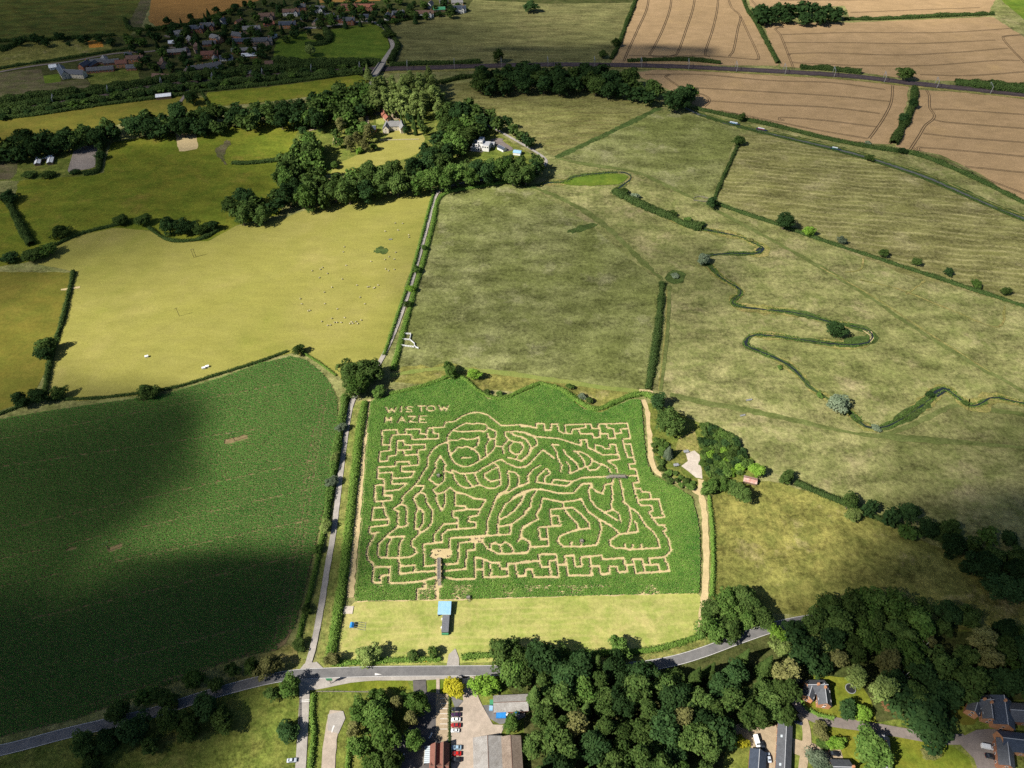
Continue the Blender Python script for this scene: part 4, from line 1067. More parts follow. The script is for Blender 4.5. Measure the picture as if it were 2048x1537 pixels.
TALL = dict(oak='dark green', mid='mid green', lime='pale yellow-green', bright='bright green', dark='blackish green', willow='grey-green', yellow='bright yellow', copper='copper brown', olive='olive brown')
def wood(poly, spacing, mix, h, r, where, group, maxn=999, seed=1, jitter=0.25):
    """fills a patch of ground (seen at crown height) with separate trees"""
    rr = random.Random(seed)
    g = [P2(p, h * 0.55) for p in poly]
    xs, ys = [p[0] for p in g], [p[1] for p in g]
    pts = []
    for _ in range(6000):
        x, y = rr.uniform(min(xs), max(xs)), rr.uniform(min(ys), max(ys))
        if not inside(g, np.array([x]), np.array([y]))[0]:
            continue
        if all((x - a) ** 2 + (y - b) ** 2 > spacing ** 2 for a, b in pts):
            pts.append((x, y))
            if len(pts) >= maxn:
                break
    for x, y in pts:
        kind, leaf = rr.choice(mix)
        sc = rr.uniform(1 - jitter, 1 + jitter)
        hh = h * sc
        rad_ = r * sc
        if kind == 'tall': rad_ *= .66; hh *= 1.1
        if kind == 'conifer': rad_ *= .6; hh *= 1.15
        if kind == 'bush': hh *= .35; rad_ *= .6
        size = 'small ' if sc < .88 else ('large ' if sc > 1.12 else '')
        dm = min(abs((g[i][0] - x) * (g[(i + 1) % len(g)][1] - g[i][1]) - (g[i][1] - y) * (g[(i + 1) % len(g)][0] - g[i][0])) / max(1e-6, math.hypot(g[(i + 1) % len(g)][0] - g[i][0], g[(i + 1) % len(g)][1] - g[i][1])) for i in range(len(g)))
        edge = ', rim' if dm < spacing * .5 else ''
        word = {'round': 'broad crowned tree', 'tall': 'tall narrow tree', 'poplar': 'poplar', 'conifer': 'pointed conifer', 'bush': 'low shrub'}[kind]
        tree(x, y, kind, hh, rad_, 'leaf_' + leaf, f'{size}{TALL[leaf]} {word} {where}{edge}', f'{group}: {size}{TALL[leaf]} {word}{edge}', ground=True)
    return len(pts)

R, T_, B, CF = 'round', 'tall', 'bush', 'conifer'
# south-east wood
wood([(1050, 1312), (1110, 1318), (1200, 1324), (1275, 1330), (1300, 1350), (1400, 1345), (1440, 1318), (1500, 1312), (1575, 1350), (1580, 1440), (1545, 1445), (1440, 1440), (1420, 1560), (1060, 1560), (1060, 1400), (1040, 1370)],
     7.8, [(R, 'oak'), (R, 'oak'), (R, 'mid'), (R, 'oak'), (R, 'dark'), (R, 'dark'), (T_, 'oak'), (T_, 'olive'), (CF, 'oak')], 16, 7.2, 'in the wood south of the road', 'south wood', seed=3)
# east wood
wood([(1590, 1236), (1700, 1205), (1800, 1215), (1900, 1225), (2070, 1245), (2090, 1370), (1960, 1365), (1900, 1400), (1780, 1390), (1700, 1360), (1600, 1340), (1585, 1290)],
     8.8, [(R, 'oak'), (R, 'dark'), (R, 'dark'), (R, 'oak'), (R, 'mid'), (T_, 'olive'), (T_, 'lime')], 16, 7.4, 'in the wood behind the lodges', 'east wood', seed=5)
# trees along the road by the wood, and big ones by the track
wood([(1405, 1215), (1440, 1200), (1520, 1205), (1535, 1240), (1480, 1262), (1420, 1265)], 8.5, [(R, 'oak'), (R, 'mid')], 14, 7.2, 'clumped at the foot of the farm track', 'track foot clump', seed=8)
wood([(1000, 1300), (1030, 1295), (1055, 1330), (1030, 1375), (1005, 1370)], 8.5, [(R, 'oak'), (R, 'mid')], 16, 7.2, 'at the wood corner by the road', 'road corner trees', seed=9)
# central wood, in bands
wood([(566, 390), (610, 366), (700, 345), (800, 335), (900, 325), (1000, 330), (1075, 318), (1085, 338), (1050, 352), (960, 352), (880, 362), (800, 378), (700, 392), (620, 405)],
     11.5, [(R, 'oak'), (R, 'oak'), (R, 'mid'), (R, 'dark')], 20, 9.4, 'in the belt above the sheep pasture', 'central belt', seed=11)
wood([(440, 420), (470, 395), (560, 385), (580, 405), (540, 430), (470, 436)], 13, [(R, 'dark'), (R, 'oak')], 16, 9.0, 'at the corner of the sheep pasture', 'pasture corner trees', seed=12)
wood([(560, 330), (600, 285), (640, 290), (640, 345), (600, 370), (565, 372)], 12, [(R, 'oak'), (R, 'mid')], 20, 8.6, 'left of the farmhouse garden', 'garden west trees', seed=13)
wood([(845, 300), (880, 262), (940, 215), (968, 232), (960, 258), (925, 285), (880, 320)], 13, [(R, 'mid'), (R, 'oak'), (R, 'dark')], 20, 9.2, 'between farmhouse and white villa', 'garden east trees', seed=14)
wood([(880, 235), (900, 205), (960, 215), (1030, 250), (1060, 285), (1045, 275), (990, 250), (930, 225)], 12, [(R, 'oak'), (R, 'dark')], 15, 7.4, 'along the lane behind the white villa', 'villa lane trees', seed=15)
wood([(745, 168), (800, 160), (860, 160), (880, 185), (885, 215), (830, 225), (790, 220), (745, 205)], 9.5, [(T_, 'lime'), (T_, 'lime'), (R, 'lime'), (T_, 'lime')], 20, 9.0, 'in the grove behind the farmhouse', 'lime grove', seed=16)
wood([(600, 205), (660, 185), (725, 172), (740, 200), (735, 215), (690, 240), (640, 245), (605, 235)], 12, [(R, 'mid'), (R, 'oak'), (R, 'dark'), (R, 'oak')], 19, 9.4, 'left of the lime grove', 'grove west trees', seed=17)
wood([(668, 250), (700, 230), (730, 240), (740, 262), (735, 290), (700, 300), (670, 275)], 12, [(R, 'mid'), (R, 'oak'), (T_, 'olive')], 15, 7.4, 'around the farmhouse kitchen garden', 'kitchen garden trees', seed=18)
wood([(800, 235), (850, 232), (852, 262), (826, 262), (802, 255)], 8.5, [(R, 'dark'), (CF, 'oak'), (R, 'oak')], 12, 4.6, 'at the gable of the slate farmhouse', 'farmhouse gable trees', seed=19)
# left wood belt
wood([(-30, 290), (40, 276), (150, 258), (260, 238), (330, 228), (420, 222), (520, 212), (600, 212), (600, 240), (520, 245), (400, 258), (300, 262), (210, 272), (120, 290), (-30, 318)],
     12.5, [(R, 'dark'), (R, 'oak'), (R, 'dark')], 18, 10.0, 'in the belt below the railway', 'left belt', seed=21)
# railway wood
wood([(955, 150), (1000, 138), (1100, 138), (1200, 138), (1250, 150), (1300, 175), (1370, 195), (1360, 212), (1300, 195), (1200, 176), (1080, 176), (960, 172)],
     14.0, [(R, 'dark'), (R, 'oak'), (R, 'dark')], 20, 11.0, 'in the dark wood below the railway', 'railway wood', seed=23)
wood([(1520, 20), (1560, 14), (1680, 20), (1686, 34), (1600, 40), (1520, 36)], 15.0, [(R, 'dark')], 18, 11, 'in the copse between wheat fields', 'wheat copse', seed=24)
# village and railway-side greenery
wood([(250, 70), (330, 40), (480, 8), (560, 0), (760, 0), (930, 8), (900, 30), (770, 48), (640, 56), (540, 90), (540, 120), (440, 150), (300, 150), (250, 115)],
     15.5, [(R, 'dark'), (R, 'oak'), (R, 'dark'), (R, 'dark'), (CF, 'dark'), (R, 'mid')], 10, 6.0, 'among the village houses', 'village trees', seed=25)
wood([(0, 216), (130, 196), (300, 170), (420, 152), (560, 136), (720, 122), (745, 140), (600, 152), (420, 172), (300, 186), (130, 212), (0, 236)],
     10.0, [(R, 'oak'), (R, 'dark'), (B, 'mid'), (R, 'dark'), (R, 'mid')], 7, 6.0, 'in the thicket along the railway', 'railway thicket', seed=26, maxn=170)
wood([(20, 80), (110, 74), (240, 76), (240, 84), (110, 84), (20, 90)], 18, [(R, 'dark'), (R, 'dark'), (B, 'dark')], 11, 7, 'on the hedge behind the riding arena', 'arena hedge trees', seed=27)
# bottom left
wood([(200, 1420), (330, 1380), (420, 1350), (540, 1320), (552, 1335), (440, 1366), (330, 1402), (210, 1442)], 8.5, [(R, 'olive'), (R, 'oak'), (R, 'mid')], 9, 5.0, 'on the verge below the maize', 'verge trees', seed=28)
wood([(150, 1490), (300, 1450), (400, 1415), (460, 1405), (450, 1435), (330, 1475), (170, 1530)], 9.5, [(R, 'dark'), (R, 'oak')], 11, 6.4, 'in the rough grass south of the road', 'rough grass trees', seed=29)
# car park clump
wood([(700, 1415), (740, 1398), (800, 1380), (832, 1395), (840, 1430), (830, 1480), (800, 1520), (760, 1550), (715, 1530), (705, 1460)], 7.6, [(R, 'oak'), (R, 'mid'), (R, 'mid'), (T_, 'olive')], 13, 6.2, 'in the car park clump', 'car park clump', seed=31)
# scrub by the yard right of the maze
wood([(1404, 838), (1455, 856), (1492, 892), (1508, 922), (1480, 940), (1430, 958), (1408, 920)], 3.0, [(B, 'mid'), (B, 'mid'), (B, 'oak'), (B, 'oak'), (B, 'bright'), (B, 'dark')], 10, 5.0, 'in the scrub right of the concrete yard', 'yard scrub', seed=33)
wood([(1305, 870), (1330, 875), (1345, 905), (1330, 925), (1312, 915)], 3.6, [(B, 'mid'), (B, 'oak')], 8, 4.0, 'in the hedge between maze and yard', 'yard hedge shrubs', seed=34)
wood([(1318, 930), (1350, 938), (1390, 960), (1386, 972), (1340, 958)], 3.6, [(B, 'mid'), (B, 'oak')], 8, 4.2, 'along the track above the maze corner', 'track corner shrubs', seed=35)
# right-hand stream trees
wood([(1690, 1000), (1790, 1008), (1850, 1040), (1930, 1060), (2060, 1080), (2060, 1130), (1960, 1120), (1850, 1080), (1760, 1040)], 11, [(R, 'mid'), (R, 'oak'), (R, 'dark')], 11, 6.2, 'along the ditch in the right meadow', 'meadow ditch trees', seed=36)
wood([(2000, 1160), (2060, 1140), (2070, 1200), (2020, 1200)], 10, [(R, 'dark')], 14, 8, 'at the edge of the right meadow', 'meadow edge trees', seed=37)

def single(px, py, kind, h, r, leaf, label):
    return tree(px, py, kind, h, r, 'leaf_' + leaf, label, None)
def sgl(*rows):
    for row in rows:
        single(*row)
sgl((700, 745, R, 15, 7.5, 'oak', 'big dark oak astride the lane, left one of the pair'),
    (735, 740, R, 15, 7.5, 'oak', 'big dark oak astride the lane, right one of the pair'),
    (716, 770, R, 13, 6.5, 'mid', 'green oak in front of the pair astride the lane'),
    (757, 785, R, 6.5, 3.6, 'mid', 'small round tree at the top left corner of the maze'),
    (900, 738, R, 9, 4.4, 'mid', 'round green tree on the ditch above the maze notch'),
    (948, 748, R, 8, 3.6, 'bright', 'bright green tree beside the ditch above the maze notch'),
    (598, 698, R, 6, 3.6, 'oak', 'small dark tree at the apex of the left maize field'),
    (293, 782, R, 8.5, 5.4, 'oak', 'round dark tree on the hedge above the left maize field'),
    (1342, 842, R, 15, 8.6, 'oak', 'huge round oak beside the yard right of the maze'),
    (1318, 800, R, 11, 4.6, 'dark', 'dark tree on the ditch at the top right corner of the maze'),
    (1338, 902, CF, 9, 3.0, 'willow', 'blue-green conifer beside the pale concrete yard'),
    (1480, 985, R, 9.5, 5.2, 'oak', 'round dark tree below the rusty tin shed'),
    (1418, 975, R, 9, 4.6, 'mid', 'green tree beside the bend of the farm track'),
    (1448, 968, R, 8, 3.8, 'mid', 'green tree between the track bend and the tin shed'),
    (1515, 940, R, 8, 4.2, 'bright', 'bright green tree above the rusty tin shed'),
    (1573, 955, R, 7, 4.0, 'oak', 'round tree on the ditch right of the tin shed'),
    (1676, 805, R, 9, 5.6, 'willow', 'grey-green willow on the river bank'),
    (1672, 658, R, 9.5, 6.0, 'dark', 'dark willow inside the river loop'),
    (1408, 518, R, 7.5, 5.0, 'willow', 'grey-green willow where the river turns back'),
    (1571, 442, R, 13, 6.6, 'dark', 'tall dark tree alone on the meadow hedge'),
    (1618, 462, R, 8, 4.0, 'bright', 'small bright tree beside the tall dark one on the hedge'),
    (1424, 404, R, 8.5, 4.4, 'dark', 'dark tree beside the wooden pens'),
    (1706, 1030, R, 7, 4.0, 'lime', 'pale cream-green tree on the meadow ditch'),
    (1960, 1130, R, 13, 8.0, 'dark', 'very dark wide tree in the lower right meadow'),
    (1350, 552, B, 2.2, 4.0, 'willow', 'low round bramble patch at the path junction'),
    (736, 1308, R, 8.5, 4.4, 'lime', 'pale yellow-green tree on the roadside hedge'),
    (665, 1318, R, 6, 3.2, 'olive', 'olive tree at the corner of lane and main road'),
    (825, 1312, B, 5, 3.4, 'oak', 'dark shrub on the roadside hedge beside the yellow bin'),
    (866, 1306, B, 6, 3.2, 'mid', 'green shrub left of the play field entrance'),
    (1240, 1295, R, 9, 4.2, 'mid', 'round tree alone on the play field edge'),
    (580, 1372, R, 9, 5.0, 'mid', 'large bushy tree at the main road junction'),
    (541, 1388, R, 5, 3.0, 'oak', 'small dark tree beside the bushy junction tree'),
    (572, 1462, R, 6, 4.4, 'dark', 'dark tree leaning over the left side of the side road'),
    (908, 1376, R, 7, 4.4, 'yellow', 'bright yellow tree at the farmyard mouth'),
    (967, 1370, R, 9, 4.6, 'bright', 'light green tree right of the farmyard mouth'),
    (1024, 1446, R, 8, 3.2, 'mid', 'green tree between the shed and the big barn'),
    (1555, 1268, R, 9, 4.0, 'bright', 'yellow-green tree on the bend of the main road'),
    (1568, 1300, R, 10, 4.6, 'lime', 'pale cream tree beside the drive mouth'),
    (1635, 1290, R, 11, 6.0, 'lime', 'broad pale green tree on the edge of the east wood'),
    (1850, 1430, R, 16, 11.0, 'dark', 'enormous dark cedar between the two brick lodges'),
    (1745, 1500, R, 11, 7.5, 'mid', 'large green tree left of the long grey roof'),
    (1640, 1458, R, 5, 3.0, 'olive', 'sparse small tree on the lawn by the drive'),
    (1640, 1525, R, 6, 4.4, 'willow', 'silver-grey bush beside the gravel drive'),
    (1646, 1490, B, 2.6, 3.2, 'mid', 'clipped oval shrub on the lawn'),
    (1672, 1487, R, 5, 3.2, 'bright', 'light green round tree on the lawn'),
    (1695, 1420, R, 8, 4.0, 'dark', 'dark round tree in the lodge garden'),
    (1722, 1425, R, 6, 3.4, 'bright', 'bright green tree in the lodge garden'),
    (1780, 1408, R, 5, 2.8, 'copper', 'copper-brown tree in the lodge garden'),
    (1860, 1508, R, 4, 3.0, 'olive', 'sparse young tree on the right lawn'),
    (1485, 1485, B, 4, 3.4, 'yellow', 'yellow bush beside the gravel yard'),
    (1392, 1455, R, 8, 4.4, 'bright', 'bright green tree in the middle of the south wood'),
    (575, 340, 'poplar', 20, 2.6, 'oak', 'tall columnar poplar at the left end of the belt'),
    (586, 352, 'poplar', 18, 2.4, 'oak', 'shorter columnar poplar next to the tall one'),
    (652, 1052, R, 5, 3.0, 'lime', 'pale bushy tree where the trimmed lane hedge turns shaggy'),
    (662, 965, R, 5, 2.8, 'willow', 'grey-green bushy tree low on the shaggy lane hedge'),
    (670, 915, R, 5, 2.6, 'lime', 'pale bushy tree in the middle of the shaggy lane hedge'),
    (682, 855, R, 5, 2.6, 'willow', 'grey-green bushy tree high on the shaggy lane hedge'),
    (634, 1098, R, 4, 2.2, 'mid', 'small round tree on the trimmed maize hedge'),
    (612, 1218, R, 4, 2.0, 'oak', 'small dark tree standing in the trimmed maize hedge'),
    (598, 1288, R, 4, 2.6, 'oak', 'small dark tree at the foot of the trimmed maize hedge'),
    (848, 496, R, 4.5, 2.6, 'mid', 'uppermost small tree on the meadow lane hedge'),
    (834, 540, R, 5, 2.8, 'mid', 'small tree on the meadow lane hedge below the uppermost'),
    (822, 578, R, 5, 3.0, 'bright', 'bright small tree on the meadow lane hedge'),
    (816, 608, R, 4.5, 2.6, 'oak', 'lowest small tree on the meadow lane hedge'),
    (1000, 790, B, 4, 3.2, 'mid', 'shrub in the second notch above the maze'),
    (975, 786, B, 4, 3.0, 'oak', 'dark shrub beside the notch above the maze'),
    (1165, 795, B, 4, 3.4, 'willow', 'grey shrub above the right half of the maze'),
    (1178, 802, B, 4, 3.2, 'oak', 'dark shrub next to the grey one above the maze'),
    (1140, 775, B, 4, 3.0, 'mid', 'green shrub at the hump above the maze'),
    (1684, 480, R, 6, 3.2, 'willow', 'first thin grey-green tree along the striped meadow hedge'),
    (1768, 506, R, 6, 3.2, 'oak', 'second thin tree along the striped meadow hedge'),
    (1834, 524, R, 6, 3.0, 'oak', 'third thin tree along the striped meadow hedge'),
    (1898, 543, R, 6, 2.8, 'dark', 'fourth thin dark tree along the striped meadow hedge'),
    (1954, 567, R, 6, 3.2, 'mid', 'fifth thin tree along the striped meadow hedge'),
    (2012, 582, R, 6, 2.8, 'oak', 'sixth thin tree along the striped meadow hedge'),
    (1402, 450, B, 4, 4.5, 'oak', 'dark shrub on the river beside the pens'),
    (1346, 428, B, 4, 5.0, 'oak', 'dark shrub on the riverside below the reed bed'),
    (1375, 440, B, 4, 4.0, 'mid', 'green shrub on the riverside hedge'),
    (1246, 384, B, 5, 6.0, 'oak', 'big dark shrub at the tail of the reed bed'),
    (1270, 394, B, 5, 5.0, 'willow', 'grey shrub beside the big one at the reed bed tail'),
    (1500, 480, B, 2.5, 3.0, 'olive', 'brownish low shrub above the blue river pool'),
    (1752, 858, B, 2.5, 3.5, 'willow', 'low grey shrub at the lowest river bend'),
    (1560, 735, B, 2, 2.6, 'mid', 'low green shrub on the lower river bank'),
    (1640, 792, B, 2.4, 3.0, 'mid', 'low green shrub upstream of the bank willow'),
    (1860, 790, B, 2.6, 3.4, 'dark', 'dark low shrub left of the wide river pool'),
    (1930, 806, B, 2.2, 3.0, 'oak', 'low shrub right of the wide river pool'),
    (735, 142, 'conifer', 16, 5.0, 'lime', 'pale pointed conifer beside the railway bridge'),
    (1380, 188, R, 14, 6.6, 'bright', 'bright green tree at the end of the railway wood'),
    (996, 112, R, 13, 5.0, 'oak', 'single tree beside the railway above the dark wood'),
    (1062, 12, R, 13, 8.0, 'dark', 'dark tree standing in the mown field'),
    (1232, 84, R, 10, 5.0, 'oak', 'tree on the hedge left of the striped wheat'),
    (1205, 108, R, 8, 5.0, 'oak', 'low tree by the railway left of the wheat'),
    (1814, 146, R, 14, 8.0, 'oak', 'large tree beside the railway between two wheat fields'),
    (1828, 206, R, 9, 5.0, 'dark', 'dark tree on the hedge between the lower wheat fields'),
    (1808, 236, R, 9, 5.6, 'dark', 'lower dark tree on the hedge between wheat fields'),
    (1484, 234, R, 8, 4.0, 'oak', 'dark tree on the canal bank above the boats'),
    (1478, 280, R, 9, 5.0, 'oak', 'dark tree below the canal at the meadow corner'),
    (1806, 303, B, 5, 6.0, 'dark', 'wide dark shrub beside the canal hedge'),
    (1740, 318, B, 5, 6.0, 'oak', 'wide dark shrub below the canal'),
    (1735, 288, B, 5, 4.5, 'willow', 'grey-green shrub on the canal bank'),
    (640, 300, R, 6, 4.0, 'bright', 'small bright tree on the garden lawn'),
    (718, 302, R, 5, 3.2, 'bright', 'small orchard tree near the walnut path'),
    (748, 294, R, 5, 3.2, 'mid', 'small orchard tree right of the garden path'),
    (668, 330, R, 6, 3.6, 'mid', 'small tree on the lower garden lawn'),
    (606, 262, R, 8, 4.0, 'dark', 'dark tree beside the gravel drive bend'),
    (90, 690, R, 10, 5.0, 'oak', 'upper tree of two on the left pasture hedge'),
    (85, 708, R, 9, 4.6, 'dark', 'lower tree of two on the left pasture hedge'),
    (40, 800, R, 9, 5.0, 'dark', 'dark tree at the left end of the maize hedge'),
    (75, 792, R, 10, 5.0, 'dark', 'dark tree next to the left end of the maize hedge'),
    (115, 785, R, 8, 4.0, 'oak', 'thin dark tree on the maize hedge'),
    (120, 462, R, 9, 6.5, 'oak', 'round tree at the top left corner of the sheep pasture'),
    (65, 510, R, 8, 7.0, 'oak', 'wide dark tree left of the sheep pasture corner'),
    (95, 500, R, 8, 6.0, 'mid', 'green tree just left of the sheep pasture'),
    (20, 515, R, 7, 5.0, 'dark', 'dark tree at the left pasture hedge end'),
    (240, 440, R, 7, 5.0, 'oak', 'low tree on the pasture hedge before the notch'),
    (285, 440, R, 8, 6.0, 'oak', 'bushy tree on the pasture hedge before the notch'),
    (336, 452, R, 12, 7.0, 'dark', 'left dark tree in the notch of the pasture'),
    (368, 452, R, 12, 7.0, 'dark', 'right dark tree in the notch of the pasture'),
    (398, 458, R, 8, 5.0, 'oak', 'small tree right of the dark pair in the notch'),
    (425, 450, R, 8, 5.0, 'dark', 'dark small tree at the right end of the notch'),
    (200, 310, R, 7, 4.0, 'dark', 'dark tree beside the riding arena'),
    (150, 345, B, 4, 6.0, 'dark', 'dark shrub at the foot of the grey riding arena'),
    (60, 350, B, 5, 8.0, 'oak', 'dark shrub below the white stables'),
    (95, 350, B, 5, 7.0, 'oak', 'dark wide shrub below the stable yard'),
    (15, 392, R, 9, 7.0, 'dark', 'dark tree at the far left field edge'),
    (775, 68, R, 9, 6.5, 'oak', 'tree beside the village road above the bridge'),
    (638, 75, R, 9, 6.0, 'dark', 'dark tree beside the village paddock'),
    (620, 100, R, 12, 6.0, 'lime', 'pale green tree above the railway thicket'),
    (646, 195, R, 9, 5.0, 'yellow', 'yellow-green tree behind the wood belt'),
    (382, 196, R, 12, 6.0, 'dark', 'dark tree beside the footpath below the village'))

build_trees()
# dead pale trees standing in the east wood
for px, py, lab in ((1660, 1262, 'upper'), (1845, 1295, 'middle'), (1805, 1355, 'right')):
    q = P(px, py, 9)
    b = MB()
    b.cyl((0, 0, 0), (0.4, 0, 7), .35, .2, 7).cyl((.4, 0, 7), (2.2, 1.0, 12.5), .2, .05, 6)
    br = MB()
    for k in range(5):
        a = k * 1.3
        br.cyl((.4, 0, 6 + .6 * k), (.4 + 3 * math.cos(a), 3 * math.sin(a), 9.5 + .5 * k), .14, .03, 5)
    root = empty('dead_tree', (q.x, q.y, 0))
    b.build('trunk', M['dead_wood'], root); br.build('branch', M['dead_wood'], root)
    tag(root, f'pale bare dead tree in the east wood, {lab} one of three', 'tree')

# ------------------------------------------------------------------ hedges
def hedge_mesh(pts, w, h, size, dens):
    gl = resample(smooth(pts, 5), 1.0)
    t = np.gradient(gl, axis=0); t /= np.maximum(np.hypot(t[:, 0], t[:, 1])[:, None], 1e-6)
    nn = np.stack([-t[:, 1], t[:, 0]], 1)
    n = int(len(gl) * dens)
    i = rng.integers(0, len(gl), n)
    hv = np.clip(0.45 + 1.1 * patchy(gl[:, 0] + 4000, gl[:, 1] + 4000, 11.0, 3), .5, 1.5) if size > .52 else 0.75 + 0.5 * patchy(gl[:, 0] + 4000, gl[:, 1] + 4000, 9.0, 3)
    a = rng.uniform(-0.15, math.pi + 0.15, n)
    rr = rng.uniform(0.78, 1.08, n)
    off = np.cos(a) * w / 2 * rr * hv[i]
    z = np.clip(np.sin(a) ** 0.6 if False else np.abs(np.sin(a)) ** 0.55, 0.05, 1) * h * rr * hv[i]
    xy = gl[i] + nn[i] * off[:, None] + rng.normal(0, 0.3, (n, 2))
    cen = np.stack([xy[:, 0], xy[:, 1], z], 1)
    nr = np.stack([nn[i, 0] * np.cos(a), nn[i, 1] * np.cos(a), np.abs(np.sin(a)) + .2], 1) + rng.normal(0, .45, (n, 3))
    tn = patchy(xy[:, 0] + 4000, xy[:, 1] + 4000, 5.0, 8) + rng.normal(0, .15, n)
    V, F, T = leaf_quads(cen, nr, size, tn)
    # solid dark core added inside the leaves to block light
    m = len(gl)
    prof = [(-.34, 0.0), (-.36, .55), (0, .80), (.36, .55), (.34, 0.0)]
    cv = np.concatenate([np.stack([gl[:, 0] + nn[:, 0] * p * w * hv, gl[:, 1] + nn[:, 1] * p * w * hv, q * h * hv], 1) for p, q in prof])
    b0 = len(V)
    cf = [np.stack([np.arange(m - 1) + k * m, np.arange(m - 1) + k * m + 1, np.arange(m - 1) + (k + 1) * m + 1, np.arange(m - 1) + (k + 1) * m], 1) for k in range(4)]
    V = np.concatenate([V, cv]); F = np.concatenate([F, np.concatenate(cf) + b0]); T = np.concatenate([T, np.full(len(cv), .2)])
    return mesh_np('hedge', V, F, 4, T)

def hedge(label, pts, w=2.6, h=2.2, mat='leaf_hedge', size=0.5, dens=26, name='hedge'):
    o = link(name, hedge_mesh([P2(p) for p in pts], w, h, size, dens), M[mat])
    tag(o, label, 'hedge')
    return o
hedge('trimmed bright green hedge between the lane and the maze margin', [(660, 1326), (672, 1250), (686, 1160), (699, 1050), (710, 950), (719, 870), (730, 806)], 5.2, 2.6, 'leaf_hedge', .5, 56)
hedge('trimmed hedge between the left maize field and the lane', [(594, 1296), (604, 1250), (622, 1180), (638, 1110), (648, 1060)], 2.8, 2.0, 'leaf_hedge', .5, 30)
hedge('tall shaggy grey-green hedge along the upper part of the left maize', [(650, 1058), (660, 990), (668, 940), (678, 880), (688, 820), (690, 795)], 4.4, 3.2, 'leaf_mid', .6, 60)
hedge('hedge on the pasture side of the lane above the oaks', [(768, 712), (796, 630), (826, 540), (850, 450), (868, 385)], 2.6, 2.2, 'leaf_hedge', .5, 26)
hedge('wide bright hedge on the meadow side of the lane', [(786, 742), (800, 690), (815, 635), (830, 580), (848, 520), (866, 450), (884, 392), (960, 374), (1030, 362)], 4.2, 2.0, 'leaf_hedge', .5, 40)
hedge('clipped hedge between the pale pasture and the left maize', [(575, 704), (520, 724), (430, 752), (340, 778), (200, 797), (96, 800)], 2.2, 1.9, 'leaf_hedge_dark', .5, 26)
hedge('gappy hedge from the apex tree to the oaks', [(606, 706), (640, 728), (672, 752)], 1.6, 1.4, 'leaf_hedge', .45, 18)
hedge('dark hedge between the two left pastures', [(148, 545), (138, 590), (126, 640), (110, 690), (98, 740), (88, 790), (60, 805), (10, 826), (-40, 840)], 3.0, 2.6, 'leaf_hedge_dark', .6, 30)
hedge('hedge along the top of the pale pasture', [(110, 492), (160, 470), (230, 452), (262, 446)], 3.0, 2.2, 'leaf_hedge_dark', .6, 26)
hedge('leafy hedge round the notch of the pale pasture', [(300, 458), (340, 482), (400, 480), (440, 460)], 3.5, 2.6, 'leaf_hedge_dark', .6, 28)
hedge('dark hedge at the far left edge of the green field', [(14, 400), (30, 430), (48, 465), (64, 492)], 7.0, 5.0, 'leaf_hedge_dark', .8, 60)
hedge('hedge running from the maize corner along the ditch above the maze', [(780, 790), (840, 776), (880, 762), (905, 752), (930, 760), (955, 782), (985, 796), (1010, 798), (1045, 782), (1080, 768)], 3.2, 2.2, 'leaf_hedge', .5, 34)
hedge('shrubby hedge above the right half of the maze', [(1080, 768), (1120, 780), (1150, 800), (1190, 820), (1230, 806), (1260, 794), (1290, 790), (1312, 800)], 4.0, 2.6, 'leaf_hedge', .55, 44)
hedge('straight dark hedge down the middle meadow to the maze corner', [(1325, 568), (1318, 640), (1308, 710), (1296, 780)], 5.0, 2.2, 'leaf_hedge_dark', .6, 44)
hedge('trimmed hedge right of the farm track', [(1418, 995), (1424, 1060), (1426, 1130), (1423, 1195)], 2.4, 2.0, 'leaf_hedge', .5, 26)
hedge('roadside hedge below the play field, left part', [(665, 1330), (720, 1326), (790, 1322), (880, 1320)], 2.8, 2.2, 'leaf_hedge', .5, 34)
hedge('roadside hedge below the play field, right of the entrance', [(924, 1316), (980, 1312), (1100, 1312), (1200, 1308), (1260, 1306), (1330, 1296), (1400, 1274)], 3.0, 2.0, 'leaf_hedge', .5, 32)
hedge('neat narrow hedge beside the side road', [(627, 1390), (625, 1430), (628, 1470), (624, 1510), (618, 1560)], 2.4, 2.0, 'leaf_hedge', .45, 40)
hedge('low hedge beside the pale drive', [(700, 1480), (697, 1520), (694, 1560)], 2.0, 2.0, 'leaf_hedge', .45, 34)
hedge('narrow planted row beside the parked cars', [(899, 1390), (899, 1440), (899, 1490)], 1.2, 1.0, 'leaf_hedge_dark', .35, 26)
hedge('overgrown hedge along the ditch in the right meadow', [(1590, 966), (1640, 988), (1690, 1008), (1760, 1040), (1850, 1070), (1950, 1100), (2070, 1130)], 4.0, 2.4, 'leaf_hedge_dark', .6, 40)
hedge('dark hedge between the striped meadow and the river meadow', [(1430, 408), (1500, 432), (1560, 452), (1650, 484), (1760, 520), (1870, 556), (1980, 592), (2120, 636)], 4.0, 2.4, 'leaf_hedge_dark', .7, 34)
hedge('hedge between the meadow and the striped meadow', [(1478, 286), (1462, 322), (1442, 366), (1428, 400)], 3.4, 2.2, 'leaf_hedge_dark', .7, 28)
hedge('riverside hedge of shrubs below the reed bed', [(1228, 384), (1262, 402), (1300, 420), (1340, 436), (1370, 450), (1402, 458)], 8.0, 4.0, 'leaf_hedge_dark', .8, 70)
hedge('tall hedge between canal and wheat', [(1390, 218), (1470, 236), (1560, 256), (1640, 276), (1740, 296), (1830, 310), (1900, 336), (1970, 368), (2060, 414)], 5.0, 3.0, 'leaf_hedge_dark', .8, 36)
hedge('thick hedge between the two lower wheat fields', [(1828, 178), (1826, 205), (1815, 235), (1800, 262), (1786, 290)], 8.0, 5.5, 'leaf_hedge_dark', .9, 60)
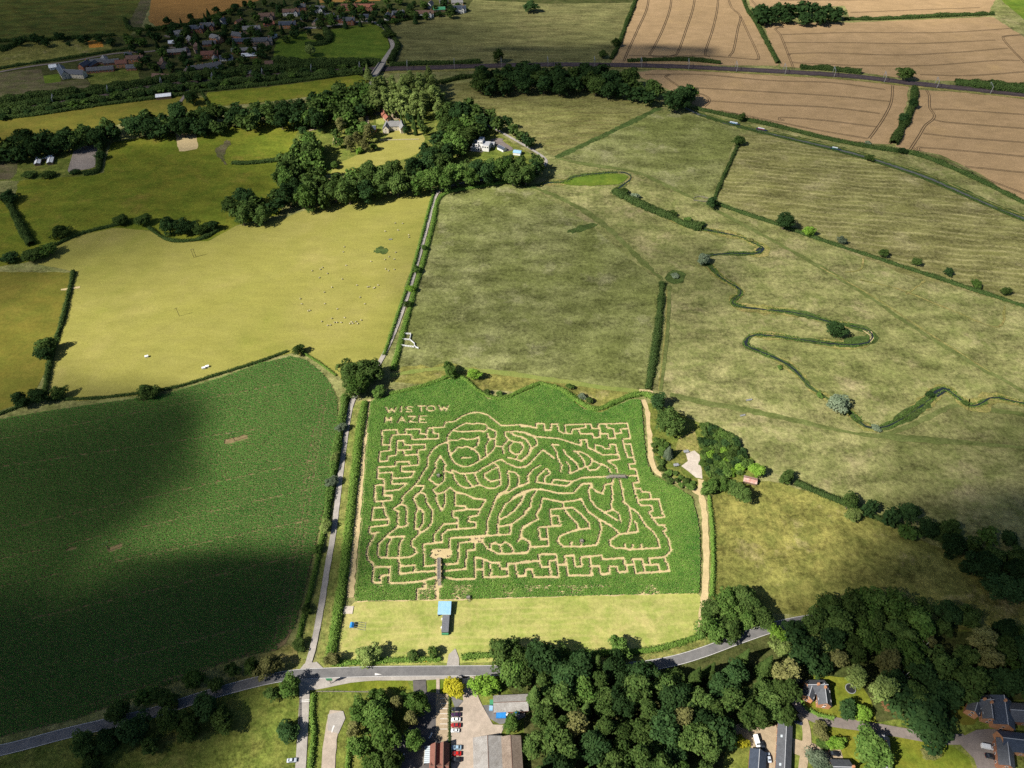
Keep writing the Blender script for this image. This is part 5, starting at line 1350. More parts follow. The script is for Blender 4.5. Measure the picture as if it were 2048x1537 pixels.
hedge('hedge at the right side of the striped wheat', [(1478, -30), (1492, 16), (1512, 46), (1532, 84), (1556, 128)], 5.0, 3.0, 'leaf_hedge_dark', .9, 30)
hedge('hedge at the left side of the striped wheat', [(1280, -40), (1268, 10), (1252, 50), (1238, 90), (1222, 120)], 5.0, 3.0, 'leaf_hedge_dark', .9, 30)
hedge('hedge between the upper wheat fields, right of the copse', [(1690, 40), (1745, 40), (1800, 38), (1880, 34), (1985, 30)], 6.0, 4.0, 'leaf_hedge_dark', 1.0, 36)
hedge('shrubs along the railway above the wheat', [(1600, 138), (1650, 140), (1720, 148)], 6.0, 5.0, 'leaf_hedge_dark', 1.0, 50)
hedge('thicket along the railway at the right edge', [(1910, 168), (1980, 176), (2060, 184), (2140, 190)], 14.0, 7.0, 'leaf_hedge_dark', 1.1, 90)
hedge('bushes beside the railway below the striped wheat', [(1255, 124), (1310, 122), (1380, 122), (1440, 128)], 5.0, 4.0, 'leaf_hedge_dark', 1.0, 30)
hedge('hedge beside the railway below the mown field', [(780, 132), (830, 130), (900, 128), (960, 126)], 6.0, 4.0, 'leaf_hedge_dark', 1.0, 36)
hedge('hedge along the top of the mown field', [(770, 48), (830, 38), (900, 28), (935, 20)], 5.0, 3.0, 'leaf_hedge_dark', 1.0, 30)
hedge('hedge beside the village road, field side', [(768, 52), (786, 76), (796, 92), (790, 108), (780, 128)], 7.0, 5.0, 'leaf_hedge_dark', 1.0, 56)
hedge('hedge around the village paddock', [(760, 130), (720, 128), (660, 128), (600, 126), (546, 124)], 8.0, 6.0, 'leaf_hedge_dark', 1.0, 60)
hedge('curved hedge inside the village paddock', [(612, 92), (640, 90), (658, 82), (654, 66), (648, 56)], 9.0, 4.5, 'leaf_hedge_dark', 1.0, 60)
hedge('long dark hedge along the village street', [(-60, 150), (40, 132), (120, 120), (200, 108), (260, 98)], 4.0, 3.0, 'leaf_hedge_dark', .9, 28)
hedge('hedge along the foot of the dark crop field', [(-60, 86), (60, 82), (140, 78), (230, 72)], 5.0, 3.5, 'leaf_hedge_dark', 1.0, 34)
hedge('hedge below the orange wheat', [(250, 40), (262, 60), (300, 62), (345, 56), (400, 46), (470, 22)], 5.0, 4.0, 'leaf_hedge_dark', 1.0, 34)
hedge('hedge at the left end of the village paddock', [(0, 104), (30, 92), (52, 80)], 8.0, 5.0, 'leaf_hedge_dark', 1.0, 50)
hedge('dark hedge along the railway below the fallow field', [(-60, 226), (60, 210), (140, 198), (200, 188), (280, 172)], 8.0, 5.0, 'leaf_hedge_dark', 1.0, 60)
hedge('hedge below the railway thicket', [(-60, 246), (80, 230), (200, 212), (340, 194), (420, 182), (560, 168), (700, 150)], 5.0, 3.5, 'leaf_hedge_dark', 1.0, 36)
hedge('tall thicket hiding the railway above its left part', [(-60, 218), (60, 203), (200, 184), (330, 164), (450, 152), (600, 140), (735, 132)], 9.0, 8.0, 'leaf_hedge_dark', 1.1, 70)
hedge('tall thicket hiding the railway below its left part', [(-60, 238), (80, 222), (200, 204), (330, 184), (450, 170), (600, 156), (725, 148)], 8.0, 6.5, 'leaf_hedge_dark', 1.1, 64)
hedge('dividing hedge below the village footpath', [(404, 188), (412, 200), (418, 214)], 3.0, 2.2, 'leaf_hedge_dark', .8, 26)
hedge('hedge beside the grey riding arena', [(205, 292), (200, 320), (196, 344), (170, 350)], 5.0, 3.5, 'leaf_hedge_dark', .8, 46)
hedge('low hedge across the green field', [(465, 328), (500, 328), (560, 322)], 5.0, 3.2, 'leaf_hedge_dark', .8, 40)
hedge('hedge from the railway wood along the mown meadow', [(880, 168), (920, 158), (960, 154)], 6.0, 4.0, 'leaf_hedge_dark', .9, 44)
hedge('hedge round the lodge garden by the drive', [(1598, 1395), (1608, 1412), (1630, 1428), (1665, 1438)], 1.8, 1.6, 'leaf_hedge', .4, 34)
hedge('ragged reedy fringe on the near bank of the canal', [(1400, 232), (1470, 252), (1560, 276), (1660, 300), (1760, 328), (1850, 360), (1930, 394), (2060, 448)], 2.4, 1.3, 'leaf_hedge_dark', .6, 16)
# tufty bank growth along the river: too much to count
def bank_growth():
    gl = resample(smooth([P2(p) for p in river], 6), 0.6)
    n = len(gl) * 7
    i = rng.integers(0, len(gl), n)
    t = np.gradient(gl, axis=0); t /= np.maximum(np.hypot(t[:, 0], t[:, 1])[:, None], 1e-6)
    nn = np.stack([-t[:, 1], t[:, 0]], 1)
    side = rng.choice([-1, 1], n)
    off = side * (1.1 + np.abs(rng.normal(0, 0.8, n)) * (0.4 + 1.2 * patchy(gl[i, 0] + 4000, gl[i, 1] + 4000, 20, 6)))
    xy = gl[i] + nn[i] * off[:, None]
    kp = patchy(xy[:, 0] + 4000, xy[:, 1] + 4000, 15, 9) > 0.42
    xy, n = xy[kp], int(kp.sum())
    z = rng.uniform(0.3, 1.1, n)
    V, F, T = leaf_quads(np.stack([xy[:, 0], xy[:, 1], z], 1), rng.normal(0, .5, (n, 3)) + np.array([0, 0, 1.0]), 0.6, patchy(xy[:, 0] + 4000, xy[:, 1] + 4000, 12, 4))
    o = link('bank_growth', mesh_np('bank_growth', V, F, 4, T), M['leaf_mid'])
    tag(o, 'rank dark green growth lining the winding river', 'bank plants', kind='stuff')
bank_growth()

# ------------------------------------------------------------------ buildings
plain('brick_red', (0.36, 0.155, 0.085), 0.9, 0.3, 0.8)
plain('brick_orange', (0.50, 0.24, 0.12), 0.9, 0.3, 0.8)
plain('brick_pale', (0.46, 0.33, 0.24), 0.9, 0.25, 0.8)
plain('render_white', (0.78, 0.76, 0.72), 0.85, 0.12, 0.6)
plain('render_cream', (0.62, 0.55, 0.42), 0.85, 0.15, 0.6)
plain('slate', (0.105, 0.110, 0.122), 0.6, 0.35, 0.7, streak=(1, 1, .3))
plain('slate_blue', (0.055, 0.070, 0.100), 0.5, 0.35, 0.7)
plain('slate_pale', (0.235, 0.230, 0.225), 0.7, 0.3, 0.7)
plain('tile_brown', (0.175, 0.105, 0.078), 0.85, 0.35, 0.9)
plain('tile_red', (0.33, 0.125, 0.080), 0.85, 0.3, 0.9)
plain('tile_maroon', (0.200, 0.085, 0.062), 0.85, 0.3, 0.9)
plain('roof_asbestos', (0.33, 0.315, 0.295), 0.9, 0.3, 0.35, col2=(0.22, 0.20, 0.18))
plain('roof_mossy', (0.165, 0.125, 0.095), 0.95, 0.4, 0.25, col2=(0.24, 0.19, 0.15))
plain('roof_rust', (0.36, 0.15, 0.11), 0.8, 0.4, 0.5, col2=(0.50, 0.40, 0.36))
plain('roof_white', (0.72, 0.75, 0.80), 0.6, 0.2, 0.3)
plain('roof_felt', (0.155, 0.160, 0.175), 0.9, 0.2, 0.4)
plain('green_panel', (0.06, 0.28, 0.14), 0.6, 0.2, 0.8)
plain('blue_tarp', (0.03, 0.24, 0.62), 0.5, 0.2, 0.8)
plain('blue_pale', (0.20, 0.40, 0.60), 0.6, 0.12, 0.6, col2=(0.30, 0.48, 0.62))
plain('timber_board', (0.20, 0.135, 0.085), 0.9, 0.3, 1.0)
plain('plastic_white', (0.80, 0.80, 0.80), 0.4, 0.1, 0.8)
plain('lead', (0.42, 0.43, 0.45), 0.5, 0.15, 0.8)
glass_mat('pane_glass', (0.030, 0.036, 0.045))
glass_mat('conservatory_glass', (0.42, 0.47, 0.50))

WIN = MB().box(-.55, .55, -.05, .05, -.6, .6).mesh('window'); WIN.materials.append(M['plastic_white'])
PANE = MB().box(-.45, .45, -.07, -.051, -.5, .5).mesh('pane'); PANE.materials.append(M['pane_glass'])
DOOR = MB().box(-.5, .5, -.06, .05, 0, 2.0).mesh('door'); DOOR.materials.append(M['timber_board'])
KNOB = MB().box(.30, .40, -.12, -.061, .95, 1.05).mesh('handle'); KNOB.materials.append(M['metal_grey'])

def wing(root, loc, rz, L, W, eave, ridge, wall, roof, windows=True, chimneys=(), skylights=0, door=False, hip=0.0):
    """walls with gables, two roof slopes with thickness, windows on the walls that look south or west"""
    b = MB()
    x, y = L / 2, W / 2
    hx = x - hip
    rise = ridge - eave
    b.quad((-x, -y, 0), (x, -y, 0), (x, -y, eave), (-x, -y, eave)).quad((x, y, 0), (-x, y, 0), (-x, y, eave), (x, y, eave))
    if hip:
        b.quad((x, -y, 0), (x, y, 0), (x, y, eave), (x, -y, eave)).quad((-x, y, 0), (-x, -y, 0), (-x, -y, eave), (-x, y, eave))
    else:
        b.quad((x, -y, 0), (x, y, 0), (x, y, eave), (x, 0, ridge), (x, -y, eave)).quad((-x, y, 0), (-x, -y, 0), (-x, -y, eave), (-x, 0, ridge), (-x, y, eave))
    wl = b.build('wall', M[wall], root)
    r = MB()
    ov, th = 0.35, 0.16
    k = rise / y
    ex = x + (ov if not hip else ov)
    ze = eave - ov * k
    for s in (-1, 1):
        top = [(-hx - (ov if not hip else 0), 0, ridge + th), (hx + (ov if not hip else 0), 0, ridge + th), (ex, s * (y + ov), ze + th), (-ex, s * (y + ov), ze + th)]
        bot = [(p[0], p[1], p[2] - th + .01) for p in top]
        r.quad(*top).quad(*bot[::-1])
        for i in (1, 2, 3):
            j = (i + 1) % 4
            r.quad(top[i], top[j], bot[j], bot[i])
    if hip:
        for s in (-1, 1):
            r.quad((s * hx, 0, ridge + th), (s * ex, -(y + ov), ze + th), (s * ex, y + ov, ze + th))
    rf = r.build('roof', M[roof], root)
    parts = [wl, rf]
    rc = MB().box(-hx - (0 if hip else ov), hx + (0 if hip else ov), -.14, .14, ridge + th - .06, ridge + th + .07).build('ridge_tiles', M['lead' if roof.startswith('slate') else 'tile_brown'], rf)
    for cx in chimneys:
        c = MB().box(cx - .45, cx + .45, -.38, .38, ridge - .9, ridge + 1.3).box(cx - .52, cx + .52, -.45, .45, ridge + 1.301, ridge + 1.45)
        c.cyl((cx - .2, 0, ridge + 1.45), (cx - .2, 0, ridge + 1.85), .13, .11, 8).cyl((cx + .2, 0, ridge + 1.45), (cx + .2, 0, ridge + 1.85), .13, .11, 8)
        c.build('chimney', M['brick_orange'], rf)
    for q in range(skylights):
        sx = -x + L * (q + .5) / skylights
        zz = eave + rise * .45
        o = link('skylight', MB().box(-.55, .55, -.45, .45, 0, .08).mesh('skylight'), M['conservatory_glass'], rf)
        o.location = (sx, -y * .55, zz + th + .05)
        o.rotation_euler = (math.atan2(rise, y), 0, 0)
    if windows:
        d = Vector((math.cos(rz), math.sin(rz), 0))
        nrm = Vector((math.sin(rz), -math.cos(rz), 0))        # local -y
        floors = [1.5] if eave < 4.2 else [1.5, 4.1]
        for sg in (-1, 1):
            if (nrm * -sg).y > 0.45:
                continue
            m = max(2, int(L / 3.4))
            for f in floors:
                for q in range(m):
                    if door and f == 1.5 and q == m // 2 and sg == -1:
                        dd = link('door', DOOR, None, root); kk = link('handle', KNOB, None, dd)
                        dd.location = (-x + L * (q + .5) / m, sg * y, 0)
                        parts.append(dd)
                        continue
                    w = link('window', WIN, None, root); p = link('pane', PANE, None, w)
                    w.location = (-x + L * (q + .5) / m, sg * y, f)
                    if sg == 1: w.rotation_euler = (0, 0, math.pi)
                    parts.append(w)
        for sg in (-1, 1):
            if (d * sg).y > 0.45 or hip:
                continue
            for f in floors:
                w = link('window', WIN, None, root); p = link('pane', PANE, None, w)
                w.location = (sg * x, 0, f)
                w.rotation_euler = (0, 0, math.pi / 2 * sg)
                parts.append(w)
    mt = Matrix.Translation(loc) @ Matrix.Rotation(rz, 4, 'Z')
    for o in parts:
        o.matrix_local = mt @ Matrix.LocRotScale(o.location, o.rotation_euler, None)
    return parts

def ridge_line(p1, p2, z):
    a, b = P(*p1, z), P(*p2, z)
    m = (a + b) / 2
    return m.x, m.y, math.atan2(b.y - a.y, b.x - a.x), (b - a).length

def building(name, label, wings, cat='house', group=None):
    """wings: dicts with p1,p2 (ridge ends), W, eave, ridge, wall, roof ..."""
    w0 = wings[0]
    cx, cy_, rz, L = ridge_line(w0['p1'], w0['p2'], w0['ridge'])
    root = empty(name, (cx, cy_, 0))
    for w in wings:
        w = dict(w)
        x, y, rz, L = ridge_line(w.pop('p1'), w.pop('p2'), w['ridge'])
        L = w.pop('L', L)
        wing(root, Vector((x - cx, y - cy_, 0)), rz, L, **w)
    tag(root, label, cat, group)
    return root
def Wg(p1, p2, W, eave, ridge, wall, roof, **k):
    return dict(p1=p1, p2=p2, W=W, eave=eave, ridge=ridge, wall=wall, roof=roof, **k)

# rural centre
b = building('restaurant', 'red tiled twin-gabled building with glazed lean-to beside the parked cars',
         [Wg((871, 1487), (869, 1548), 4.6, 3.0, 5.4, 'brick_orange', 'tile_maroon', windows=False), Wg((887, 1485), (886, 1548), 4.4, 3.0, 5.4, 'brick_orange', 'tile_maroon', windows=False),
          Wg((862, 1532), (896, 1532), 5.0, 3.0, 4.9, 'brick_orange', 'tile_maroon', windows=False)], 'restaurant')
q0 = b.location
a1, a2 = P(856, 1492, 2.6), P(853, 1527, 2.6)
for k in range(9):
    t0, t1 = k / 9 + .008, (k + 1) / 9 - .008
    y0, y1 = a1.y + (a2.y - a1.y) * t0, a1.y + (a2.y - a1.y) * t1
    xx = a1.x
    MB().quad((xx - 1.3 - q0.x, y0 - q0.y, 2.2), (xx + 1.5 - q0.x, y0 - q0.y, 3.0), (xx + 1.5 - q0.x, y1 - q0.y, 3.0), (xx - 1.3 - q0.x, y1 - q0.y, 2.2)).build('roof_pane', M['conservatory_glass'], b)
MB().box(a1.x - 1.45 - q0.x, a1.x - 1.3 - q0.x, a2.y - q0.y, a1.y - q0.y, 0, 2.25).build('lean_to_wall', M['render_cream'], b)
building('barn', 'big grey and brown twin-span barn beside the farmyard', [
    Wg((975, 1473), (978, 1560), 12.4, 4.0, 5.6, 'timber_board', 'roof_asbestos', windows=False), Wg((1021, 1472), (1026, 1560), 8.6, 4.0, 5.6, 'timber_board', 'roof_mossy', windows=False)], 'barn')
building('storage_shed', 'long grey-roofed brick shed behind the blue skips', [Wg((988, 1406), (1055, 1403), 7.0, 2.8, 4.2, 'brick_red', 'roof_asbestos', windows=False)], 'shed')

def skip(px, py, m, label, L=3.6, W=3.0, hgt=1.3, rz=0.0, cat='skip'):
    q = P(px, py, hgt)
    root = empty('skip', (q.x, q.y, 0.43), rz)
    b = MB()
    for s in (-1, 1):
        b.box(-L / 2, L / 2, s * W / 2 - .06, s * W / 2 + .06, .15, hgt)
        b.box(s * L / 2 - .06, s * L / 2 + .06, -W / 2 + .061, W / 2 - .061, .15, hgt)
    b.box(-L / 2 + .061, L / 2 - .061, -W / 2 + .061, W / 2 - .061, .1, .2)
    b.build('body', M[m], root)
    MB().box(-L / 2 + .07, L / 2 - .07, -W / 2 + .07, W / 2 - .07, hgt - .12, hgt - .04).build('cover', M[m], root)
    for s in (-1, 1):
        MB().box(-L / 2 - .2, L / 2 + .2, s * W / 2 + (.07 if s > 0 else -.15), s * W / 2 + (.15 if s > 0 else -.07), hgt - .2, hgt + .02).build('rim', M[m], root)
    tag(root, label, cat)
skip(1002, 1427, 'blue_tarp', 'bright blue covered skip left of the white bags in the yard', 4.4, 4.0)
skip(1034, 1422, 'blue_tarp', 'small bright blue skip partly under the tree in the yard', 2.0, 2.6)
skip(983, 1405, 'green_panel', 'green bin at the left end of the storage shed', 1.6, 1.8, 1.5)
skip(982, 1417, 'blue_pale', 'pale blue and white container below the green bin', 1.6, 1.8, 1.4)
q = P(1012, 1429, .6)
o = MB(); 
for k in range(5): o.cyl((.7 * math.cos(k * 1.3), .6 * math.sin(k * 1.3), 0), (.7 * math.cos(k * 1.3), .6 * math.sin(k * 1.3), .9 + .1 * k), .55, .4, 9)
o = o.build('bag_pile', M['plastic_white']); o.location = (q.x, q.y, .43); tag(o, 'heap of white bags beside the blue skip', 'bags')

# lodges on the right
def lodge(dx, dy, label):
    s = lambda x, y: (x + dx, y + dy)
    return building('brick_lodge', label, [
        Wg(s(1617, 1370), s(1655, 1370), 6.0, 4.4, 7.0, 'brick_orange', 'slate', chimneys=(0.0,), door=True),
        Wg(s(1649, 1368), s(1654, 1406), 5.6, 4.4, 7.0, 'brick_orange', 'slate', chimneys=(-2.5,)),
        Wg(s(1624, 1372), s(1618, 1392), 5.0, 4.4, 6.6, 'brick_orange', 'slate'),
        Wg(s(1651, 1405), s(1653, 1412), 2.6, 2.2, 2.9, 'render_white', 'roof_white', windows=False)])
lodge(0, 0, 'red brick lodge with slate gables in a garden beside the drive')
lodge(332, 30, 'red brick lodge with slate gables beside the brick hall')
building('brick_hall', 'long brick hall with dark blue slate roof beside the right lodge', [Wg((2008, 1392), (2016, 1448), 8.4, 5.0, 8.2, 'brick_orange', 'slate_blue', chimneys=(-4,)), Wg((2022, 1420), (2080, 1424), 8.0, 4.6, 7.0, 'brick_red', 'slate')], 'hall')
building('brick_house', 'brick house with gabled slate roof below the hall', [Wg((2008, 1476), (2090, 1486), 8.0, 5.0, 8.0, 'brick_orange', 'slate_blue', chimneys=(4,)), Wg((2014, 1478), (2020, 1530), 6.0, 4.6, 7.0, 'brick_red', 'slate')])
building('stable_range', 'long low building with dark slate roof left of the gravel drive', [Wg((1573, 1446), (1568, 1560), 5.8, 3.0, 5.0, 'brick_red', 'slate', skylights=2)], 'stables')
building('garage', 'dark slate garage beside the parked white van', [Wg((1519, 1500), (1515, 1560), 6.5, 2.8, 4.8, 'brick_red', 'slate_blue', windows=False)], 'garage')
building('cottage_row', 'long grey slate-roofed cottage row right of the large green tree', [Wg((1768, 1470), (1776, 1560), 5.6, 3.4, 5.6, 'brick_orange', 'slate_pale', chimneys=(1.0, -6), windows=True)])
building('cottage', 'cottage with grey slate roof and brick chimney at the gravel drive end', [Wg((1668, 1534), (1706, 1535), 7.0, 3.4, 6.0, 'brick_orange', 'slate', chimneys=(4,))])
building('tin_shed', 'rusty red tin roofed shed at the meadow edge', [Wg((1489, 955), (1514, 961), 3.8, 2.2, 3.1, 'timber_board', 'roof_rust', windows=False)], 'shed')

# farmhouse and villa in the middle distance
building('farmhouse', 'grey stone farmhouse with slate roof and two front gables', [Wg((772, 243), (803, 242), 8.0, 5.0, 8.6, 'render_cream', 'slate_pale', chimneys=(-6, 6)), Wg((775, 240), (770, 252), 6.0, 5.0, 8.2, 'render_cream', 'slate_pale'), Wg((800, 240), (806, 252), 6.0, 5.0, 8.2, 'render_cream', 'slate_pale')])
building('farm_range', 'long red tiled barn behind the slate farmhouse', [Wg((764, 204), (769, 226), 6.5, 3.4, 6.2, 'brick_red', 'tile_red', windows=False), Wg((768, 224), (776, 234), 6.0, 3.2, 5.4, 'brick_pale', 'tile_red', windows=False)], 'barn')
building('white_shed', 'long shed with white roof beside the red tiled barn', [Wg((741, 214), (761, 212), 4.5, 2.6, 3.4, 'render_cream', 'roof_white', windows=False)], 'shed')
building('slate_barn', 'dark slate-roofed barn left of the farmhouse lawn', [Wg((733, 252), (751, 252), 7.0, 3.2, 5.8, 'brick_red', 'slate_blue', windows=False)], 'barn')
def villa():
    c = P(962, 292, 3)
    root = empty('white_villa', (c.x, c.y, 0), rad(-12))
    blocks = ((-9, 0, -6, 6, 3.2), (-8, -2, -4, 5, 6.2), (-3, 2, -2, 8, 8.5), (2.001, 9, -5, 5, 6.0), (3, 12, 5.001, 10, 3.4))
    for (x0, x1, y0, y1, h) in blocks:
        MB().box(x0, x1, y0, y1, 0, h).build('wall', M['render_white'], root)
        MB().box(x0 + .3, x1 - .3, y0 + .3, y1 - .3, h, h + .12).build('flat_roof', M['lead'], root)
        n = int((x1 - x0) / 2.2)
        for k in range(n):
            w = link('window', WIN, None, root); link('pane', PANE, None, w)
            w.location = (x0 + (k + .5) * (x1 - x0) / n, y0, h - 1.5); w.scale = (1.4, 1, 1.4)
    MB().box(-10, 3, -7.5, -6.1, 0, .6).build('terrace', M['concrete_pale'], root)
    tag(root, 'large white flat-roofed modern villa among trees', 'house')
villa()
building('glass_annex', 'pale glass-roofed annex right of the white villa', [Wg((1028, 300), (1042, 302), 6.0, 2.8, 4.0, 'render_white', 'blue_pale', windows=False)], 'annex')
building('villa_garage', 'dark roofed garage beside the villa forecourt', [Wg((998, 290), (1010, 296), 5.0, 2.6, 4.0, 'render_white', 'slate_blue', windows=False)], 'garage')
building('stables', 'white roofed u-shaped stables beside the grey riding arena', [Wg((73, 314), (104, 311), 5.5, 2.6, 3.6, 'timber_board', 'roof_white', windows=False), Wg((76, 316), (73, 326), 5.0, 2.6, 3.5, 'timber_board', 'roof_white', windows=False), Wg((101, 313), (98, 324), 5.0, 2.6, 3.5, 'timber_board', 'roof_white', windows=False)], 'stables')
building('long_shed', 'long shed with white and pale blue roof beside the railway thicket', [Wg((311, 189), (341, 186), 9.0, 3.2, 4.8, 'timber_board', 'roof_white', windows=False)], 'shed')

# village houses: ridge middle, length, ridge angle, roof, wall, storeys
WN = dict(brick_red='red brick', brick_orange='orange brick', brick_pale='pale brick', render_white='white walled', render_cream='cream walled', timber_board='timber clad')
RN = dict(slate='grey slate', slate_blue='dark blue slate', slate_pale='pale grey slate', tile_brown='brown tiled', tile_red='red tiled', tile_maroon='maroon tiled', roof_white='white', roof_felt='grey felt', roof_asbestos='grey sheet', green_panel='green')
VH = [(357, 61, 13, 25, 'slate_pale', 'render_cream', 2), (392, 51, 18, 8, 'slate_blue', 'brick_red', 2), (414, 46, 18, 8, 'slate', 'brick_red', 2), (444, 37, 9, 70, 'slate', 'render_white', 2), (477, 39, 11, 60, 'tile_brown', 'brick_red', 2),
      (532, 26, 20, 8, 'tile_brown', 'brick_pale', 2), (581, 18, 22, 6, 'tile_brown', 'render_white', 2), (537, 43, 14, 12, 'tile_red', 'brick_red', 1), (574, 43, 22, 5, 'slate_blue', 'brick_orange', 2), (502, 52, 22, 12, 'slate_pale', 'brick_pale', 2),
      (474, 65, 15, -20, 'slate', 'brick_red', 2), (431, 70, 17, -25, 'slate_pale', 'brick_orange', 2), (418, 82, 16, 8, 'slate', 'brick_red', 1), (380, 74, 13, -50, 'slate_pale', 'brick_pale', 2), (395, 89, 16, -55, 'tile_brown', 'brick_pale', 2),
      (418, 102, 20, 8, 'tile_maroon', 'brick_red', 2), (428, 112, 10, -70, 'slate_pale', 'render_white', 1), (451, 111, 15, 8, 'slate_blue', 'render_white', 1), (484, 77, 24, 6, 'slate_blue', 'brick_red', 1), (521, 76, 28, 5, 'slate', 'brick_pale', 2),
      (487, 96, 30, 8, 'slate_pale', 'brick_red', 1), (498, 106, 18, 10, 'roof_white', 'brick_orange', 1), (544, 67, 10, 60, 'roof_white', 'render_white', 1), (353, 98, 22, 12, 'slate_pale', 'brick_red', 1), (325, 119, 16, -65, 'tile_brown', 'brick_pale', 2),
      (342, 81, 7, 8, 'roof_white', 'timber_board', 1), (495, 141, 8, 5, 'slate', 'timber_board', 1), (537, 122, 9, 10, 'tile_brown', 'brick_pale', 1), (166, 124, 14, 75, 'slate_blue', 'brick_red', 2), (180, 124, 13, 70, 'slate_blue', 'brick_red', 1),
      (195, 118, 18, 10, 'slate', 'brick_red', 1), (207, 114, 11, -60, 'slate_pale', 'brick_pale', 1), (221, 119, 18, 14, 'slate', 'brick_red', 1), (199, 134, 30, 12, 'slate', 'brick_red', 1), (241, 120, 13, 10, 'tile_maroon', 'brick_orange', 2),
      (262, 130, 12, 6, 'slate', 'brick_red', 1), (268, 111, 20, 6, 'tile_brown', 'brick_orange', 2), (255, 105, 8, 10, 'slate_blue', 'brick_pale', 2), (634, 12, 20, -4, 'slate', 'render_white', 2), (698, 8, 22, 0, 'tile_maroon', 'brick_red', 2),
      (732, 8, 24, 0, 'tile_red', 'brick_red', 2), (656, 27, 16, 8, 'slate', 'brick_orange', 2), (675, 32, 19, 0, 'slate', 'brick_red', 2), (697, 35, 16, 0, 'slate', 'brick_red', 2), (631, 40, 13, 80, 'slate', 'brick_pale', 1),
      (728, 29, 12, 5, 'slate_blue', 'render_cream', 1), (608, 34, 9, 0, 'slate_blue', 'timber_board', 1), (774, 26, 9, 75, 'slate_pale', 'render_white', 2), (849, 21, 24, 4, 'tile_brown', 'render_white', 2), (878, 14, 16, 8, 'green_panel', 'timber_board', 1),
      (914, 12, 24, 6, 'slate_blue', 'render_white', 2), (860, 3, 10, 70, 'slate', 'render_white', 2), (914, 0, 16, 6, 'slate_pale', 'render_cream', 1), (887, 0, 12, 10, 'slate', 'brick_pale', 1), (104, 129, 8, 20, 'roof_white', 'render_white', 1), (600, 8, 14, 8, 'slate', 'brick_red', 2)]
seen = {}
for (px, py, L, ang, rf, wl, st) in VH:
    W_ = 7.5 if L > 10 else 6.0
    e, r_ = (5.0, 8.0) if st == 2 else (2.9, 5.4)
    q = P(px, py, r_)
    root = empty('village_house' if st == 2 else 'village_cottage', (q.x, q.y, 0))
    wing(root, Vector((0, 0, 0)), rad(ang), L, W_, e, r_, wl, rf, True, ((L * .36,) if st == 2 else ()), 0, True)
    if st == 2 and L > 15:
        wing(root, Vector((math.cos(rad(ang)) * L * .28 + math.sin(rad(ang)) * 3, math.sin(rad(ang)) * L * .28 - math.cos(rad(ang)) * 3, 0)), rad(ang + 90), 7.5, 5.0, e, r_ - .6, wl, rf)
    sz = 'long' if L >= 20 else ('small' if L <= 12 else 'mid-sized')
    lab = f'{sz} {WN[wl]} village ' + ('house' if st == 2 else 'single-storey building') + f' with {RN[rf]} roof'
    if lab in seen:
        seen[lab].append(root)
    else:
        seen[lab] = [root]
    tag(root, lab, 'house')
for lab, os_ in seen.items():
    if len(os_) > 1:
        for o in os_: o['group'] = 'village: ' + lab
building('slate_house', 'big L-shaped house with very dark slate roof at the village end', [Wg((117, 128), (127, 144), 8.0, 5.0, 8.4, 'render_cream', 'slate_blue'), Wg((126, 139), (166, 141), 8.0, 5.0, 8.2, 'render_cream', 'slate_blue')])
building('terrace_row', 'long white and brick terrace with slate roof above the railway', [Wg((373, 134), (410, 128), 7.5, 5.0, 8.0, 'brick_red', 'slate', chimneys=(-8, 0, 8)), Wg((411, 128), (441, 123), 7.5, 5.0, 8.0, 'render_white', 'slate', chimneys=(0, 7))])
building('long_house', 'long white house with dark brown roof below the village street', [Wg((304, 147), (330, 148), 8.0, 3.0, 6.0, 'render_white', 'tile_brown'), Wg((330, 149), (364, 148), 7.0, 3.0, 5.4, 'render_white', 'tile_brown')])
building('twin_house', 'red brick pair of houses with two pointed front gables', [Wg((784, 23), (808, 21), 7.0, 5.0, 8.0, 'brick_red', 'slate', chimneys=(0,)), Wg((786, 22), (786, 29), 5.0, 5.0, 8.0, 'brick_red', 'slate'), Wg((805, 20), (806, 27), 5.0, 5.0, 8.0, 'brick_red', 'slate')])

# road bridge over the railway
def rail_bridge():
    a, b = P(745, 156, 3), P(765, 126, 3)
    m = (a + b) / 2
    root = empty('road_bridge', (m.x, m.y, 0), math.atan2(b.y - a.y, b.x - a.x))
    L = (b - a).length
    MB().box(-L / 2, L / 2, -3.6, 3.6, 2.2, 3.0).build('deck', M['asphalt_old'], root)
    for s in (-1, 1):
        MB().box(-L / 2, L / 2, s * 3.8 - .2, s * 3.8 + .2, 2.2, 4.3).build('parapet', M['concrete_pale'], root)
        MB().box(s * L / 2 - (3 if s > 0 else 0), s * L / 2 + (0 if s > 0 else 3), -3.6, 3.6, 0, 2.2).build('abutment', M['brick_red'], root)
    tag(root, 'road bridge with pale parapets over the railway', 'bridge')
rail_bridge()

# ------------------------------------------------------------------ vehicles
def car_mat(name, col):
    m, nt, out = new_mat(name)
    n = N(nt)
    d = n.ramp(n.noise(2.0, 4), 0.3, 0.7, 0.22, 0.38)
    finish(nt, out, n, col, d, None, 0.0, 0.5)
for nme, col in (('car_black', (0.012, 0.013, 0.016)), ('car_purple', (0.045, 0.015, 0.050)), ('car_white', (0.74, 0.74, 0.73)), ('car_red', (0.30, 0.020, 0.020)), ('car_scarlet', (0.52, 0.015, 0.010)), ('car_lightblue', (0.28, 0.40, 0.50)), ('car_navy', (0.020, 0.028, 0.060)), ('car_silver', (0.46, 0.50, 0.55))):
    car_mat(nme, col)
plain('rubber', (0.018, 0.018, 0.018), 0.9, 0.2, 2)
glass_mat('lamp_clear', (0.7, 0.7, 0.66)); glass_mat('lamp_red', (0.35, 0.01, 0.01))

